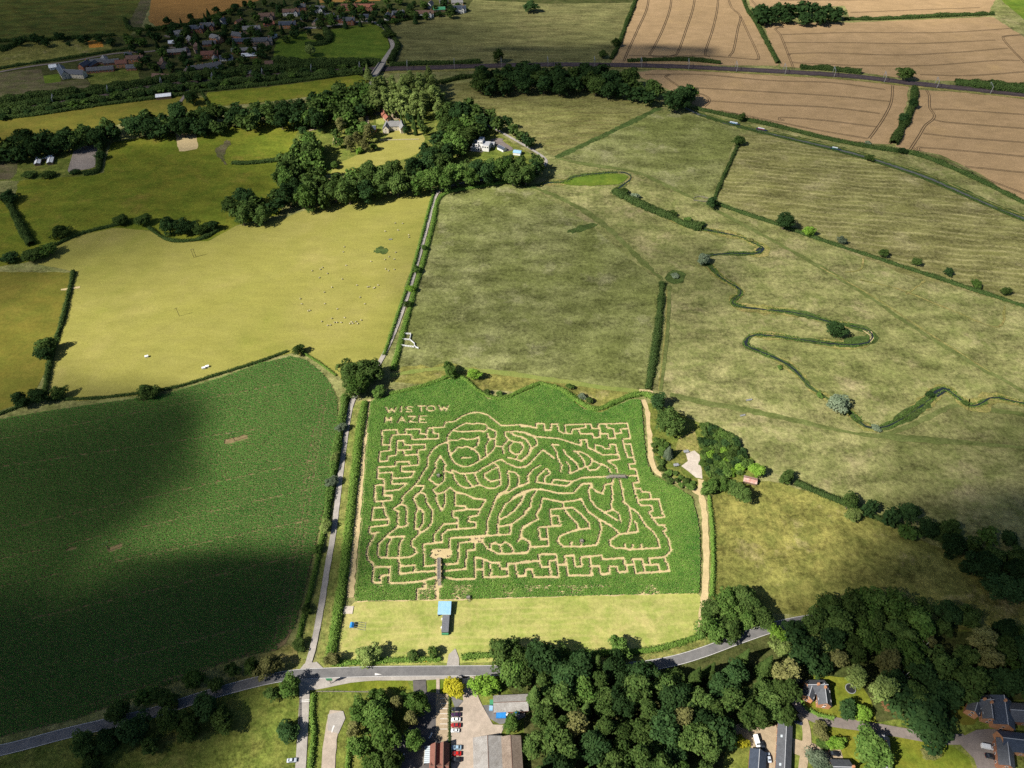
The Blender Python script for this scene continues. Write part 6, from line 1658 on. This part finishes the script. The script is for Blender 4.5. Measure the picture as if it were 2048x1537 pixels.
def loft(st):
    """stations (x, zb, zbelt, ztop, wb, wt) -> closed body"""
    b = MB()
    ring = []
    for (x, zb, zm, zt, w, wt) in st:
        i = len(b.v)
        b.v += [(x, -w * .92, zb), (x, -w, zm), (x, -wt, zt), (x, wt, zt), (x, w, zm), (x, w * .92, zb)]
        ring.append(i)
    for i, j in zip(ring[:-1], ring[1:]):
        for k in range(6):
            b.f.append((i + k, j + k, j + (k + 1) % 6, i + (k + 1) % 6))
    b.f.append(tuple(ring[0] + k for k in range(6))); b.f.append(tuple(ring[-1] + 5 - k for k in range(6)))
    return b
CAR_BODY = loft([(-2.15, .45, .70, .78, .70, .60), (-2.05, .30, .78, .95, .84, .72), (-1.75, .28, .86, 1.02, .88, .76), (-1.5, .28, .88, 1.08, .89, .74), (-.85, .28, .88, 1.42, .89, .62), (.25, .28, .88, 1.44, .89, .62), (.95, .28, .86, 1.02, .88, .74), (1.75, .28, .80, .88, .86, .70), (2.08, .32, .70, .74, .78, .60), (2.15, .42, .60, .64, .66, .50)]).mesh('car_body')
VAN_BODY = loft([(-2.5, .40, 1.0, 2.05, .90, .82), (-2.4, .32, 1.0, 2.15, .95, .85), (1.0, .32, 1.0, 2.15, .96, .85), (1.35, .32, 1.0, 1.98, .96, .80), (1.85, .32, .98, 1.20, .94, .82), (2.45, .34, .90, 1.02, .88, .74), (2.6, .45, .70, .80, .74, .60)]).mesh('van_body')
def car_glass(van):
    parts = {}
    if van:
        parts['windscreen'] = MB().quad((1.40, -.76, 1.93), (1.40, .76, 1.93), (1.86, .78, 1.26), (1.86, -.78, 1.26)).mesh('windscreen')
    else:
        parts['windscreen'] = MB().quad((.30, -.56, 1.425), (.30, .56, 1.425), (.97, .66, 1.055), (.97, -.66, 1.055)).mesh('windscreen')
        parts['rear_window'] = MB().quad((-.89, -.56, 1.41), (-.89, .56, 1.41), (-1.46, .62, 1.12), (-1.46, -.62, 1.12)).mesh('rear_window')
    return parts
def shift(me, dz):
    me.vertices.foreach_set('co', (np.array([v.co[:] for v in me.vertices]) + np.array([0, 0, dz])).ravel().astype(np.float32)); return me
CAR_GLASS, VAN_GLASS = {k: shift(v, .03) for k, v in car_glass(False).items()}, {k: shift(v, .03) for k, v in car_glass(True).items()}
SIDE = [MB().quad((-1.25, s * .855, 1.0), (-.8, s * .665, 1.38), (.22, s * .665, 1.39), (.80, s * .835, 1.0)).mesh('side_window') for s in (-1, 1)]
TYRE = MB().cyl((0, -.11, 0), (0, .11, 0), .32, .32, 14).mesh('tyre')
RIM = MB().cyl((0, -.125, 0), (0, .125, 0), .19, .19, 10).mesh('rim')
for d_ in (CAR_GLASS, VAN_GLASS):
    for v in d_.values(): v.materials.append(M['pane_glass'])
for v in SIDE: v.materials.append(M['pane_glass'])
TYRE.materials.append(M['rubber']); RIM.materials.append(M['metal_grey'])
HEAD = MB().box(-.06, .06, -.18, .18, -.07, .07).mesh('headlight'); HEAD.materials.append(M['lamp_clear'])
TAIL = MB().box(-.05, .05, -.15, .15, -.08, .08).mesh('tail_light'); TAIL.materials.append(M['lamp_red'])
def car(px, py, mat, ang, label, van=False, scale=1.0):
    q = P(px, py, .8)
    root = empty('parked_van' if van else 'parked_car', (q.x, q.y, .45), rad(ang))
    root.scale = (scale,) * 3
    me = (VAN_BODY if van else CAR_BODY).copy()
    link('body', me, M[mat], root)
    for k, g_ in (VAN_GLASS if van else CAR_GLASS).items():
        link(k, g_, None, root)
    if not van:
        for s_ in SIDE: link('side_window', s_, None, root)
    ax = (-1.55, 1.6) if van else (-1.3, 1.32)
    wy = .90 if van else .82
    for x in ax:
        for s in (-1, 1):
            w = empty('wheel', (x, s * wy, .32)); w.parent = root
            link('tyre', TYRE, None, w); link('rim', RIM, None, w)
    fx, rx = (2.5, -2.5) if van else (2.06, -2.12)
    for s in (-1, 1):
        link('headlight', HEAD, None, root).location = (fx, s * .60, .66)
        link('tail_light', TAIL, None, root).location = (rx, s * .62, .72)
    tag(root, label, 'van' if van else 'car')
car(913, 1419.5, 'car_black', 180, 'black car at the top of the farmyard parking row')
car(912, 1430, 'car_purple', 180, 'dark purple car below the black one in the upper row')
car(912, 1440, 'car_white', 180, 'white car between the purple and the dark red car')
car(912, 1451.5, 'car_red', 180, 'dark red car between two white cars', scale=1.05)
car(910.5, 1462, 'car_white', 180, 'small white car with dark glass roof, last of the upper row', scale=.9)
car(913, 1496, 'car_lightblue', 180, 'light blue car in the row beside the restaurant', scale=1.05)
car(913, 1508, 'car_scarlet', 180, 'bright red car below the light blue one')
car(913, 1520, 'car_black', 180, 'black car below the bright red one', scale=1.05)
car(584, 1521.5, 'car_silver', 5, 'silver white car parked beside the side road')
car(1669, 1508, 'car_black', -6, 'black car on the gravel beside the oval shrub', scale=1.1)
car(1597, 1363, 'car_navy', 5, 'dark blue car in the shade beside the lodge')
car(1596, 1446, 'car_navy', -15, 'small blue car beside the slate roofed stables', scale=.85)
car(1513, 1483, 'car_white', -85, 'white van standing by the slate garage', True)
car(1525, 1492, 'car_black', -85, 'dark car next to the white van')
car(1973, 1495, 'car_white', -12, 'white van on the forecourt below the right lodge', True)
car(1981, 1514, 'car_black', -14, 'black car behind the forecourt van', scale=1.1)
car(1537, 1516, 'car_silver', 90, 'silver car in the gravel yard left of the stables')

# ------------------------------------------------------------------ maze furniture
def maze_bridge(p1, p2, deck_h, w, label, mat, roof=False, steps=(True, True)):
    a, b = P(*p1), P(*p2)
    m = (a + b) / 2
    L = (b - a).length
    root = empty('maze_bridge', (m.x, m.y, 0), math.atan2(b.y - a.y, b.x - a.x))
    st = 2.4
    d0, d1 = -L / 2 + (st if steps[0] else 0), L / 2 - (st if steps[1] else 0)
    n = int((d1 - d0) / .3)
    for k in range(n):
        x = d0 + k * (d1 - d0) / n
        MB().box(x + .01, x + (d1 - d0) / n - .01, -w / 2, w / 2, deck_h - .06, deck_h).build('plank', M[mat], root)
    for s in (-1, 1):
        MB().box(d0, d1, s * w / 2 - .05, s * w / 2 + .05, deck_h - .25, deck_h - .061).build('beam', M[mat], root)
        for hh in (.55, 1.05):
            MB().box(d0, d1, s * (w / 2 + .06) - .03, s * (w / 2 + .06) + .03, deck_h + hh - .05, deck_h + hh + .05).build('rail', M[mat], root)
        for k in range(int((d1 - d0) / 1.8) + 1):
            x = d0 + k * (d1 - d0) / int((d1 - d0) / 1.8)
            MB().box(x - .06, x + .06, s * (w / 2 + .12) - .06 * 1, s * (w / 2 + .12) + .06, 0, deck_h + 1.1).build('post', M[mat], root)
    for e, on in ((-1, steps[0]), (1, steps[1])):
        if on:
            for k in range(7):
                x0 = e * (L / 2 - st * k / 7)
                MB().box(min(x0, x0 - e * .34), max(x0, x0 - e * .34), -w / 2, w / 2, deck_h * (k + 1) / 8 - .06, deck_h * (k + 1) / 8).build('step', M[mat], root)
            for s in (-1, 1):
                MB().bar((e * L / 2, s * w / 2, .1), (e * (L / 2 - st), s * w / 2, deck_h), .08, .22).build('stringer', M[mat], root)
    tag(root, label, 'bridge')
maze_bridge((879, 1172), (878.5, 1116), 2.6, 1.7, 'long wooden footbridge over the maze paths above the entrance', 'wood_grey')
maze_bridge((1210, 958), (1258, 958), 2.4, 1.7, 'pale wooden footbridge at the right side of the maze', 'wood_grey')
def tower(px, py, label):
    q = P(px, py)
    root = empty('lookout_tower', (q.x, q.y, 0), rad(20))
    for sx in (-1, 1):
        for sy in (-1, 1):
            MB().box(sx * .75 - .08, sx * .75 + .08, sy * .75 - .08, sy * .75 + .08, 0, 3.6).build('post', M['wood_dark'], root)
    for k in range(6):
        MB().box(-.9 + k * .3, -.62 + k * .3, -.9, .9, 2.2, 2.28).build('plank', M['wood_grey'], root)
    for s in (-1, 1):
        MB().box(-.9, .9, s * .9 - .03, s * .9 + .03, 3.1, 3.2).build('rail', M['wood_grey'], root)
        MB().bar((-.75 * s, .85, .2), (.75 * s, .85, 2.2), .1).build('brace', M['wood_dark'], root)
    for k in range(6):
        MB().box(-.4, .4, -1.6 + k * .12, -1.5 + k * .12, .35 * (k + 1) - .05, .35 * (k + 1)).build('rung', M['wood_grey'], root)
    for s in (-1, 1):
        MB().bar((s * .42, -1.7, 0), (s * .42, -.9, 2.3), .08).build('ladder_rail', M['wood_grey'], root)
    tag(root, label, 'tower')
tower(1163, 1086, 'small grey lookout tower in the gorilla foot of the maze')
tower(877, 955, 'small grey lookout tower in the upper left maze')
tower(937, 1199, 'grey wooden tower at the lower edge of the maze by the play field')

def kiosk():
    a = P(889, 1216, 3)
    root = empty('entrance_kiosk', (a.x, a.y, 0))
    for s in (-1, 1):
        MB().box(s * 3.1 - .1, s * 3.1 + .1, -3.3, 3.3, 0, 2.7).build('side_wall', M['wood_grey'], root)
    MB().box(-3, 3, 3.1, 3.3, 0, 2.7).build('back_wall', M['wood_grey'], root)
    MB().quad((-3.3, -3.5, 2.7), (3.3, -3.5, 2.7), (3.3, 3.5, 3.2), (-3.3, 3.5, 3.2)).quad((-3.3, 3.5, 3.05), (3.3, 3.5, 3.05), (3.3, -3.5, 2.6), (-3.3, -3.5, 2.6)).build('roof', M['blue_pale'], root)
    MB().box(-.6, 2.6, -12.6, -3.65, 0, 2.5).build('cabin', M['wood_dark'], root)
    MB().box(-.75, 2.75, -12.7, -3.7, 2.5, 2.62).build('cabin_roof', M['roof_felt'], root)
    MB().box(-.7, 2.7, -13.2, -12.61, 0, 1.6).build('end_panel', M['green_panel'], root)
    for y in (-5, -9.5):
        MB().box(-1.3, -.65, y - .5, y + .5, 0, 1.2).build('counter', M['plastic_white'], root)
    tag(root, 'ticket kiosk with pale blue roof and dark cabin on the play field', 'kiosk')
kiosk()
def swing():
    q = P(705, 1254, 0)
    root = empty('swing_set', (q.x, q.y, 0))
    MB().box(-.9, .9, -1.3, 1.3, 1.6, 1.7).quad((-1.0, -1.4, 1.9), (0, -1.4, 2.6), (0, 1.4, 2.6), (-1.0, 1.4, 1.9)).quad((0, -1.4, 2.6), (1.0, -1.4, 1.9), (1.0, 1.4, 1.9), (0, 1.4, 2.6)).build('canopy', M['blue_tarp'], root)
    for y in (-1.2, 1.2):
        for x in (-.8, .8):
            MB().cyl((x, y, 0), (x, y, 2.0), .06, .06, 6).build('post', M['metal_grey'], root)
    for k in range(4):
        y = -1.8 + k * 1.2
        MB().cyl((1.0, y, 1.9), (6.6, y, .2), .07, .07, 6).build('beam', M['metal_grey'], root)
    MB().cyl((6.5, -2.2, .25), (6.5, 2.2, .25), .07, .07, 6).build('foot_bar', M['metal_grey'], root)
    for y in (-1.9, 1.9):
        MB().cyl((4.0, y, 1.0), (4.0, y, 0), .06, .06, 6).build('leg', M['metal_grey'], root)
    tag(root, 'blue canopied play frame with grey bars on the play field', 'play frame')
swing()
q = P(697, 1221)
root = empty('sand_pit', (q.x, q.y, 0))
MB().box(-2.2, 2.2, -1.9, 1.9, .1, .42).build('sand', M['concrete_pale'], root)
for s in (-1, 1):
    MB().box(-2.4, 2.4, s * 2.0 - .09, s * 2.0 + .09, .05, .5).build('board', M['render_cream'], root)
    MB().box(s * 2.3 - .09, s * 2.3 + .09, -1.9, 1.9, .05, .5).build('board', M['render_cream'], root)
tag(root, 'pale square sand pit in the corner of the play field', 'sand pit')
# posts standing in the maze clearings
PST = MB().cyl((0, 0, 0), (0, 0, 1.5), .22, .2, 8).cyl((0, 0, 1.5), (0, 0, 1.75), .3, .1, 8).mesh('marker_post'); PST.materials.append(M['wood_dark'])
for x, y in ((1003, 706), (972, 750), (1108, 765), (1425, 565), (1490, 562), (1462, 598)):
    q = P(700 + x / K, 980 + y / K)
    o = link('marker_post', PST); o.location = (q.x, q.y, 0)
    tag(o, 'short dark post standing in a bare clearing of the maze', 'post', 'posts in the maze clearings')

# ------------------------------------------------------------------ poles, masts, fences, boats, sheep
def pole(px, py, h, label, twin=False):
    q = P(px, py)
    root = empty('power_pole', (q.x, q.y, 0), rad(35))
    for s in ((-.9, .9) if twin else (0,)):
        MB().cyl((s, 0, 0), (s, 0, h), .17, .12, 8).build('post', M['pole_wood'], root)
    MB().box(-1.3, 1.3, -.07, .07, h - .5, h - .36).build('cross_arm', M['pole_wood'], root)
    for x in (-1.2, 0, 1.2):
        MB().cyl((x, 0, h - .36), (x, 0, h - .05), .07, .05, 6).build('insulator', M['plastic_white'], root)
    tag(root, label, 'pole')
pole(470, 883, 8.5, 'power pole with transformer arm on the bare patch of the left maize')
pole(221, 1102, 8, 'power pole on the small bare patch low in the left maize')
pole(390, 515, 8, 'twin power pole in the upper pale pasture', True)
pole(359, 633, 8, 'single power pole in the middle of the pale pasture')
gl = resample(smooth([P2(p) for p in rail], 8), 55.0)
tt = np.gradient(gl, axis=0); tt /= np.hypot(tt[:, 0], tt[:, 1])[:, None]
for k, (c, t) in enumerate(zip(gl, tt)):
    if abs(c[0]) > 1.05 * c[1] * .72: continue
    root = empty('railway_gantry', (c[0], c[1], 0), math.atan2(t[1], t[0]))
    for s in (-1, 1):
        MB().box(-.22, .22, s * 6.6 - .22, s * 6.6 + .22, 0, 7.6).build('mast', M['metal_grey'], root)
        MB().bar((0, s * 6.6, 6.6), (0, s * 2.6, 5.6), .14).build('arm', M['metal_grey'], root)
    MB().box(-.15, .15, -6.6, 6.6, 7.601, 7.9).build('beam', M['metal_grey'], root)
    tag(root, 'grey metal gantry standing over the railway tracks', 'gantry', 'gantries along the railway')

def fence(pts, label, hgt=1.2, mat='wood_grey', gap=2.5, name='fence', rails=(.45, .8, 1.15), rw=.1):
    gl = resample([P2(p) for p in pts], gap)
    root = empty(name, (gl[0][0], gl[0][1], 0))
    rel = [Vector((x - gl[0][0], y - gl[0][1], 0)) for x, y in gl]
    for p in rel:
        MB().box(p.x - rw, p.x + rw, p.y - rw, p.y + rw, 0, hgt + .1).build('post', M[mat], root)
    for r_ in rails:
        b = MB()
        for p, q in zip(rel[:-1], rel[1:]):
            b.bar((p.x, p.y, r_), (q.x, q.y, r_), rw * .9, rw * 1.4)
        b.build('rail', M[mat], root)
    tag(root, label, 'fence')
K4 = 4.0
z4 = lambda x, y: (512 + x / K4, 384 + y / K4)
fence([z4(1170, 1140), z4(1242, 1142), z4(1230, 1188), z4(1268, 1218), z4(1270, 1245), z4(1298, 1256)], 'white railed sheep pen beside the lane, outer run', 1.3, 'plastic_white', 2.0, 'sheep_pen', (.4, .8, 1.2), .26)
fence([z4(1150, 1232), z4(1210, 1240), z4(1262, 1246)], 'white railed sheep pen beside the lane, lower run', 1.3, 'plastic_white', 1.6, 'sheep_pen', (.4, .8, 1.2), .26)
fence([z4(1170, 1140), z4(1165, 1185), z4(1148, 1232)], 'white railed sheep pen beside the lane, hedge side', 1.3, 'plastic_white', 2.0, 'sheep_pen', (.4, .8, 1.2), .26)
fence([z4(1165, 1185), z4(1228, 1188)], 'white railed sheep pen beside the lane, middle gate', 1.3, 'plastic_white', 2.0, 'sheep_pen', (.4, .8, 1.2), .26)
fence([(1388, 397), (1400, 394), (1415, 398)], 'pale wooden pen beside the dark hedge tree, upper rail', 1.2, 'wood_grey', 2.5, 'cattle_pen', (.5, 1.0), .16)
fence([(1388, 402), (1402, 404), (1414, 404)], 'pale wooden pen beside the dark hedge tree, lower rail', 1.2, 'wood_grey', 2.5, 'cattle_pen', (.5, 1.0), .16)
fence([(634, 1384.5), (700, 1385), (766, 1386)], 'pale post and rail fence between verge and lawn', 1.0, 'wood_grey', 2.4)
fence([(600, 1398), (600, 1440), (599, 1470)], 'dark post fence along the left of the side road', 1.1, 'wood_dark', 2.4)
fence([(760, 282), (800, 281), (838, 280)], 'pale garden wall rail across the farmhouse lawn', 1.0, 'render_cream', 2.5)
def trough(px, py, label, L=3.0):
    q = P(px, py)
    root = empty('feed_trough', (q.x, q.y, 0), rad(15))
    b = MB().box(-L / 2, L / 2, -.5, -.42, .2, .7).box(-L / 2, L / 2, .42, .5, .2, .7).box(-L / 2, L / 2, -.419, .419, .2, .28).box(-L / 2, -L / 2 + .08, -.419, .419, .281, .7).box(L / 2 - .08, L / 2, -.419, .419, .281, .7)
    b.build('tub', M['metal_grey'], root)
    for s in (-1, 1):
        MB().box(s * L * .4 - .08, s * L * .4 + .08, -.4, .4, 0, .2).build('foot', M['metal_grey'], root)
    tag(root, label, 'trough')
trough(1485, 832, 'pale trough in the meadow beside the mown path', 3.4)
trough(1498, 801, 'pale trough in the meadow above the mown path', 4.0)
trough(781, 480, 'grey feeder in the pale sheep pasture', 3.0)
for px, py, lb in ((408, 738, 'left white beehive box by the hedge of the sheep pasture'), (415, 735, 'right white beehive box by the hedge of the sheep pasture'), (294, 715, 'small white box in the sheep pasture')):
    q = P(px, py)
    root = empty('field_box', (q.x, q.y, 0), rad(20))
    MB().box(-1.1, 1.1, -.7, .7, .2, 1.3).build('body', M['plastic_white'], root)
    MB().box(-1.2, 1.2, -.8, .8, 1.301, 1.4).build('lid', M['plastic_white'], root)
    MB().box(-1.0, -.8, -.6, .6, 0, .2).box(.8, 1.0, -.6, .6, 0, .2).build('runner', M['wood_dark'], root)
    tag(root, lb, 'box')
def narrowboat(p1, p2, mat, label):
    x, y, rz, L = ridge_line(p1, p2, .8)
    root = empty('narrowboat', (x, y, .3), rz)
    loft([(-L / 2, .2, .6, .75, .5, .4), (-L / 2 + 1, -.1, .6, .75, 1.05, 1.0), (L / 2 - 2, -.1, .6, .75, 1.05, 1.0), (L / 2, .3, .8, .9, .15, .1)]).build('hull', M['car_navy'], root)
    MB().box(-L / 2 + 2, L / 2 - 3.5, -.85, .85, .751, 1.75).build('cabin', M[mat], root)
    MB().box(-L / 2 + 1.9, L / 2 - 3.4, -.9, .9, 1.751, 1.82).build('cabin_roof', M['roof_white'], root)
    for k in range(4):
        for s in (-1, 1):
            w = MB().box(-.4, .4, -.03, .03, -.25, .25).build('window', M['pane_glass'], root)
            w.location = (-L / 2 + 3.5 + k * (L - 8) / 3, s * .86, 1.3)
    tag(root, label, 'boat')
narrowboat((1456, 245), (1481, 250), 'blue_pale', 'pale blue narrowboat moored on the canal by the wheat')
narrowboat((1512, 257), (1535, 262), 'car_red', 'dark red narrowboat moored on the canal')
narrowboat((1660, 296), (1682, 300), 'green_panel', 'green narrowboat moored below the wheat')

plain('fleece', (0.50, 0.44, 0.30), 0.95, 0.25, 3.0)
def sheep_mesh():
    bm = bmesh.new()
    bmesh.ops.create_icosphere(bm, subdivisions=2, radius=1, matrix=Matrix.Translation((0, 0, .72)) @ Matrix.Diagonal((.62, .34, .36, 1)))
    bmesh.ops.create_icosphere(bm, subdivisions=1, radius=1, matrix=Matrix.Translation((.72, 0, .86)) @ Matrix.Diagonal((.22, .12, .14, 1)))
    for x in (-.38, .38):
        for y in (-.18, .18):
            bmesh.ops.create_cone(bm, cap_ends=True, segments=6, radius1=.05, radius2=.08, depth=.5, matrix=Matrix.Translation((x, y, .25)))
    me = bpy.data.meshes.new('sheep'); bm.to_mesh(me); bm.free()
    me.materials.append(M['fleece'])
    return me
SH = sheep_mesh()
SHEEP = [(1115, 255), (1175, 258), (1137, 312), (1033, 320), (1222, 350), (1225, 368), (708, 445), (700, 485), (1118, 490), (1065, 524), (1033, 546), (1108, 544), (920, 562), (722, 594), (532, 610), (515, 624), (450, 636), (572, 658), (508, 692), (690, 702), (1037, 622), (1060, 636), (1107, 626), (808, 752), (893, 766), (908, 764), (942, 776), (950, 770), (978, 752), (607, 768), (548, 808), (355, 860), (367, 902), (552, 900), (834, 848), (872, 902), (418, 958), (432, 954), (652, 942), (527, 1042), (608, 1018), (710, 1012), (574, 1074), (598, 1070), (628, 1050), (648, 1050), (682, 1050), (752, 1060), (764, 1046), (776, 1058), (800, 1044), (814, 1060), (842, 1032)]
for k, (x, y) in enumerate(SHEEP):
    q = P(*z4(x, y))
    o = link('sheep', SH); o.location = (q.x, q.y, 0); o.rotation_euler = (0, 0, random.uniform(0, 6.28)); o.scale = (1.05,) * 3
    tag(o, 'cream woolly sheep grazing on the pale pasture', 'sheep', 'sheep on the pale pasture')

# signboard, flagpoles, bin
q = P(662, 1368)
root = empty('village_sign', (q.x, q.y, 0))
MB().box(-.12, .12, -.12, .12, 0, 4.6).build('post', M['wood_grey'], root)
MB().box(-1.4, 1.4, -.08, .08, 4.0, 6.2).build('board', M['green_panel'], root)
MB().box(-1.1, 1.1, -.1, .1, 3.2, 3.8).build('lower_board', M['wood_grey'], root)
tag(root, 'tall post with dark green signboard at the junction verge', 'sign')
q = P(834, 1402)
root = empty('flagpole_stand', (q.x, q.y, .43))
for a in (0.6, 2.4, 4.3):
    MB().cyl((2.2 * math.cos(a), 2.2 * math.sin(a), 0), (.0, 0, 3.2), .12, .09, 6).build('pole', M['plastic_white'], root)
MB().cyl((0, 0, 3.1), (0, 0, 3.5), .14, .06, 8).build('cap', M['plastic_white'], root)
tag(root, 'white three-legged frame in the tree shade by the car park', 'frame')
q = P(851, 1323)
root = empty('grit_bin', (q.x, q.y, 0))
plain('bin_yellow', (0.65, 0.36, 0.02), 0.5, 0.15, 1.0)
MB().box(-.8, .8, -.45, .45, 0, .9).build('body', M['bin_yellow'], root)
MB().quad((-.85, -.5, .901), (.85, -.5, .901), (.85, .5, 1.15), (-.85, .5, 1.15)).quad((-.85, .5, 1.05), (.85, .5, 1.05), (.85, -.5, .901), (-.85, -.5, .901)).build('lid', M['bin_yellow'], root)
tag(root, 'yellow grit bin at the roadside hedge', 'bin')
for px, py, lb in ((1372, 905, 'grey trailer parked on the pale concrete yard'), (1352, 932, 'pale trailer beside the yard conifer')):
    q = P(px, py)
    root = empty('trailer', (q.x, q.y, .1), rad(10))
    MB().box(-1.6, 1.6, -.9, .9, .6, .7).build('bed', M['metal_grey'], root)
    for s in (-1, 1):
        MB().box(-1.6, 1.6, s * .9 - .04, s * .9 + .04, .701, 1.2).build('side_board', M['metal_grey'], root)
        w = empty('wheel', (-.1, s * 1.0, .32)); w.parent = root
        link('tyre', TYRE, None, w); link('rim', RIM, None, w)
    MB().bar((1.6, 0, .6), (2.8, 0, .5), .12).build('drawbar', M['metal_grey'], root)
    tag(root, lb, 'trailer')
q = P(1700, 1379)
root = empty('trampoline', (q.x, q.y, 0))
MB().cyl((0, 0, .8), (0, 0, .9), 2.1, 2.1, 24).build('mat', M['rubber'], root)
MB().cyl((0, 0, .7), (0, 0, .801), 2.4, 2.4, 24).build('rim', M['metal_grey'], root)
for k in range(6):
    MB().cyl((2.2 * math.cos(k * 1.047), 2.2 * math.sin(k * 1.047), 0), (2.2 * math.cos(k * 1.047), 2.2 * math.sin(k * 1.047), .75), .05, .05, 5).build('leg', M['metal_grey'], root)
tag(root, 'round black trampoline in the lodge garden', 'trampoline')

# ------------------------------------------------------------------ clouds between the land and the sun
def cloud_mat(name, dens):
    m, nt, out = new_mat(name)
    v = nt.nodes.new('ShaderNodeVolumePrincipled')
    v.inputs['Color'].default_value = (0.97, 0.975, 0.98, 1)
    v.inputs['Density'].default_value = dens
    v.inputs['Anisotropy'].default_value = 0.4
    nt.links.new(v.outputs[0], out.inputs['Volume'])
    return m
def cloud(px, py, rx, ry, base, dens, label, seed, lobes=9):
    """a cumulus whose shadow falls round px,py: overlapping flattened billows in one mesh"""
    r = random.Random(seed)
    g_ = P(px, py)
    cen = g_ + to_sun * (base / to_sun.z)
    # lens of vapour: thick and billowy in the middle, thinning to nothing at a ragged rim
    nr, na = 36, 96
    ph = [r.uniform(0, 6.28) for _ in range(12)]
    V, F = [], []
    for side in (1, -0.45):
        for i in range(nr + 1):
            t = i / nr
            for j in range(na):
                a = 2 * math.pi * j / na
                rim = 1 + .16 * math.sin(2 * a + ph[0]) + .12 * math.sin(3 * a + ph[1]) + .08 * math.sin(5 * a + ph[2]) + .05 * math.sin(9 * a + ph[3])
                x, y = t * rim * math.cos(a), t * rim * math.sin(a)
                puff = 1 + .22 * math.sin(5.1 * x + ph[4]) * math.sin(4.3 * y + ph[5]) + .12 * math.sin(9.7 * x + ph[6]) * math.sin(11.3 * y + ph[7]) + .06 * math.sin(19 * x + ph[8]) * math.sin(17 * y + ph[9])
                V.append((x * rx * 1.25, y * ry * 1.25, side * (140 * (1 - t * t) ** 2 * puff + .02)))
    for q in range(2):
        o_ = q * (nr + 1) * na
        for i in range(nr):
            for j in range(na):
                f = (o_ + i * na + j, o_ + (i + 1) * na + j, o_ + (i + 1) * na + (j + 1) % na, o_ + i * na + (j + 1) % na)
                F.append(f if q == 0 else f[::-1])
    o_ = (nr + 1) * na
    for j in range(na):
        k = nr * na
        F.append((k + j, o_ + k + j, o_ + k + (j + 1) % na, k + (j + 1) % na))
    me = mesh_np('cloud', np.array(V), np.array(F), 4, None, True)
    o = link('cloud', me, cloud_mat(f'cloud_{seed}', dens))
    o.location = cen
    tag(o, label, 'cloud')
    return o
cloud(-130, 1500, 120, 100, 1100, .018, 'added cloud darkening the lower left corner over maize and road', 1)  # unseen cloud, added so its shadow stands in for corner vignetting
cloud(-300, 1120, 140, 130, 1100, .008, 'fair-weather cloud shading the left edge of the maize', 2)
cloud(180, 80, 540, 290, 1150, .0075, 'broad cloud shading the village and the far left fields', 3)
cloud(-80, 430, 230, 200, 1150, .005, 'thin cloud over the left pastures', 4)
cloud(2090, 1260, 110, 65, 1100, .016, 'cloud shading the right end of the east wood', 5)
cloud(2160, 1060, 130, 90, 1100, .006, 'thin cloud over the right edge of the meadow', 6)
cloud(1800, 220, 460, 420, 1200, .0024, 'wide thin cloud over the wheat and the canal', 7)
cloud(1090, 150, 180, 100, 1200, .005, 'cloud shading the railway wood', 8)
cloud(1080, 570, 120, 110, 1150, .003, 'thin cloud over the middle meadow', 9)
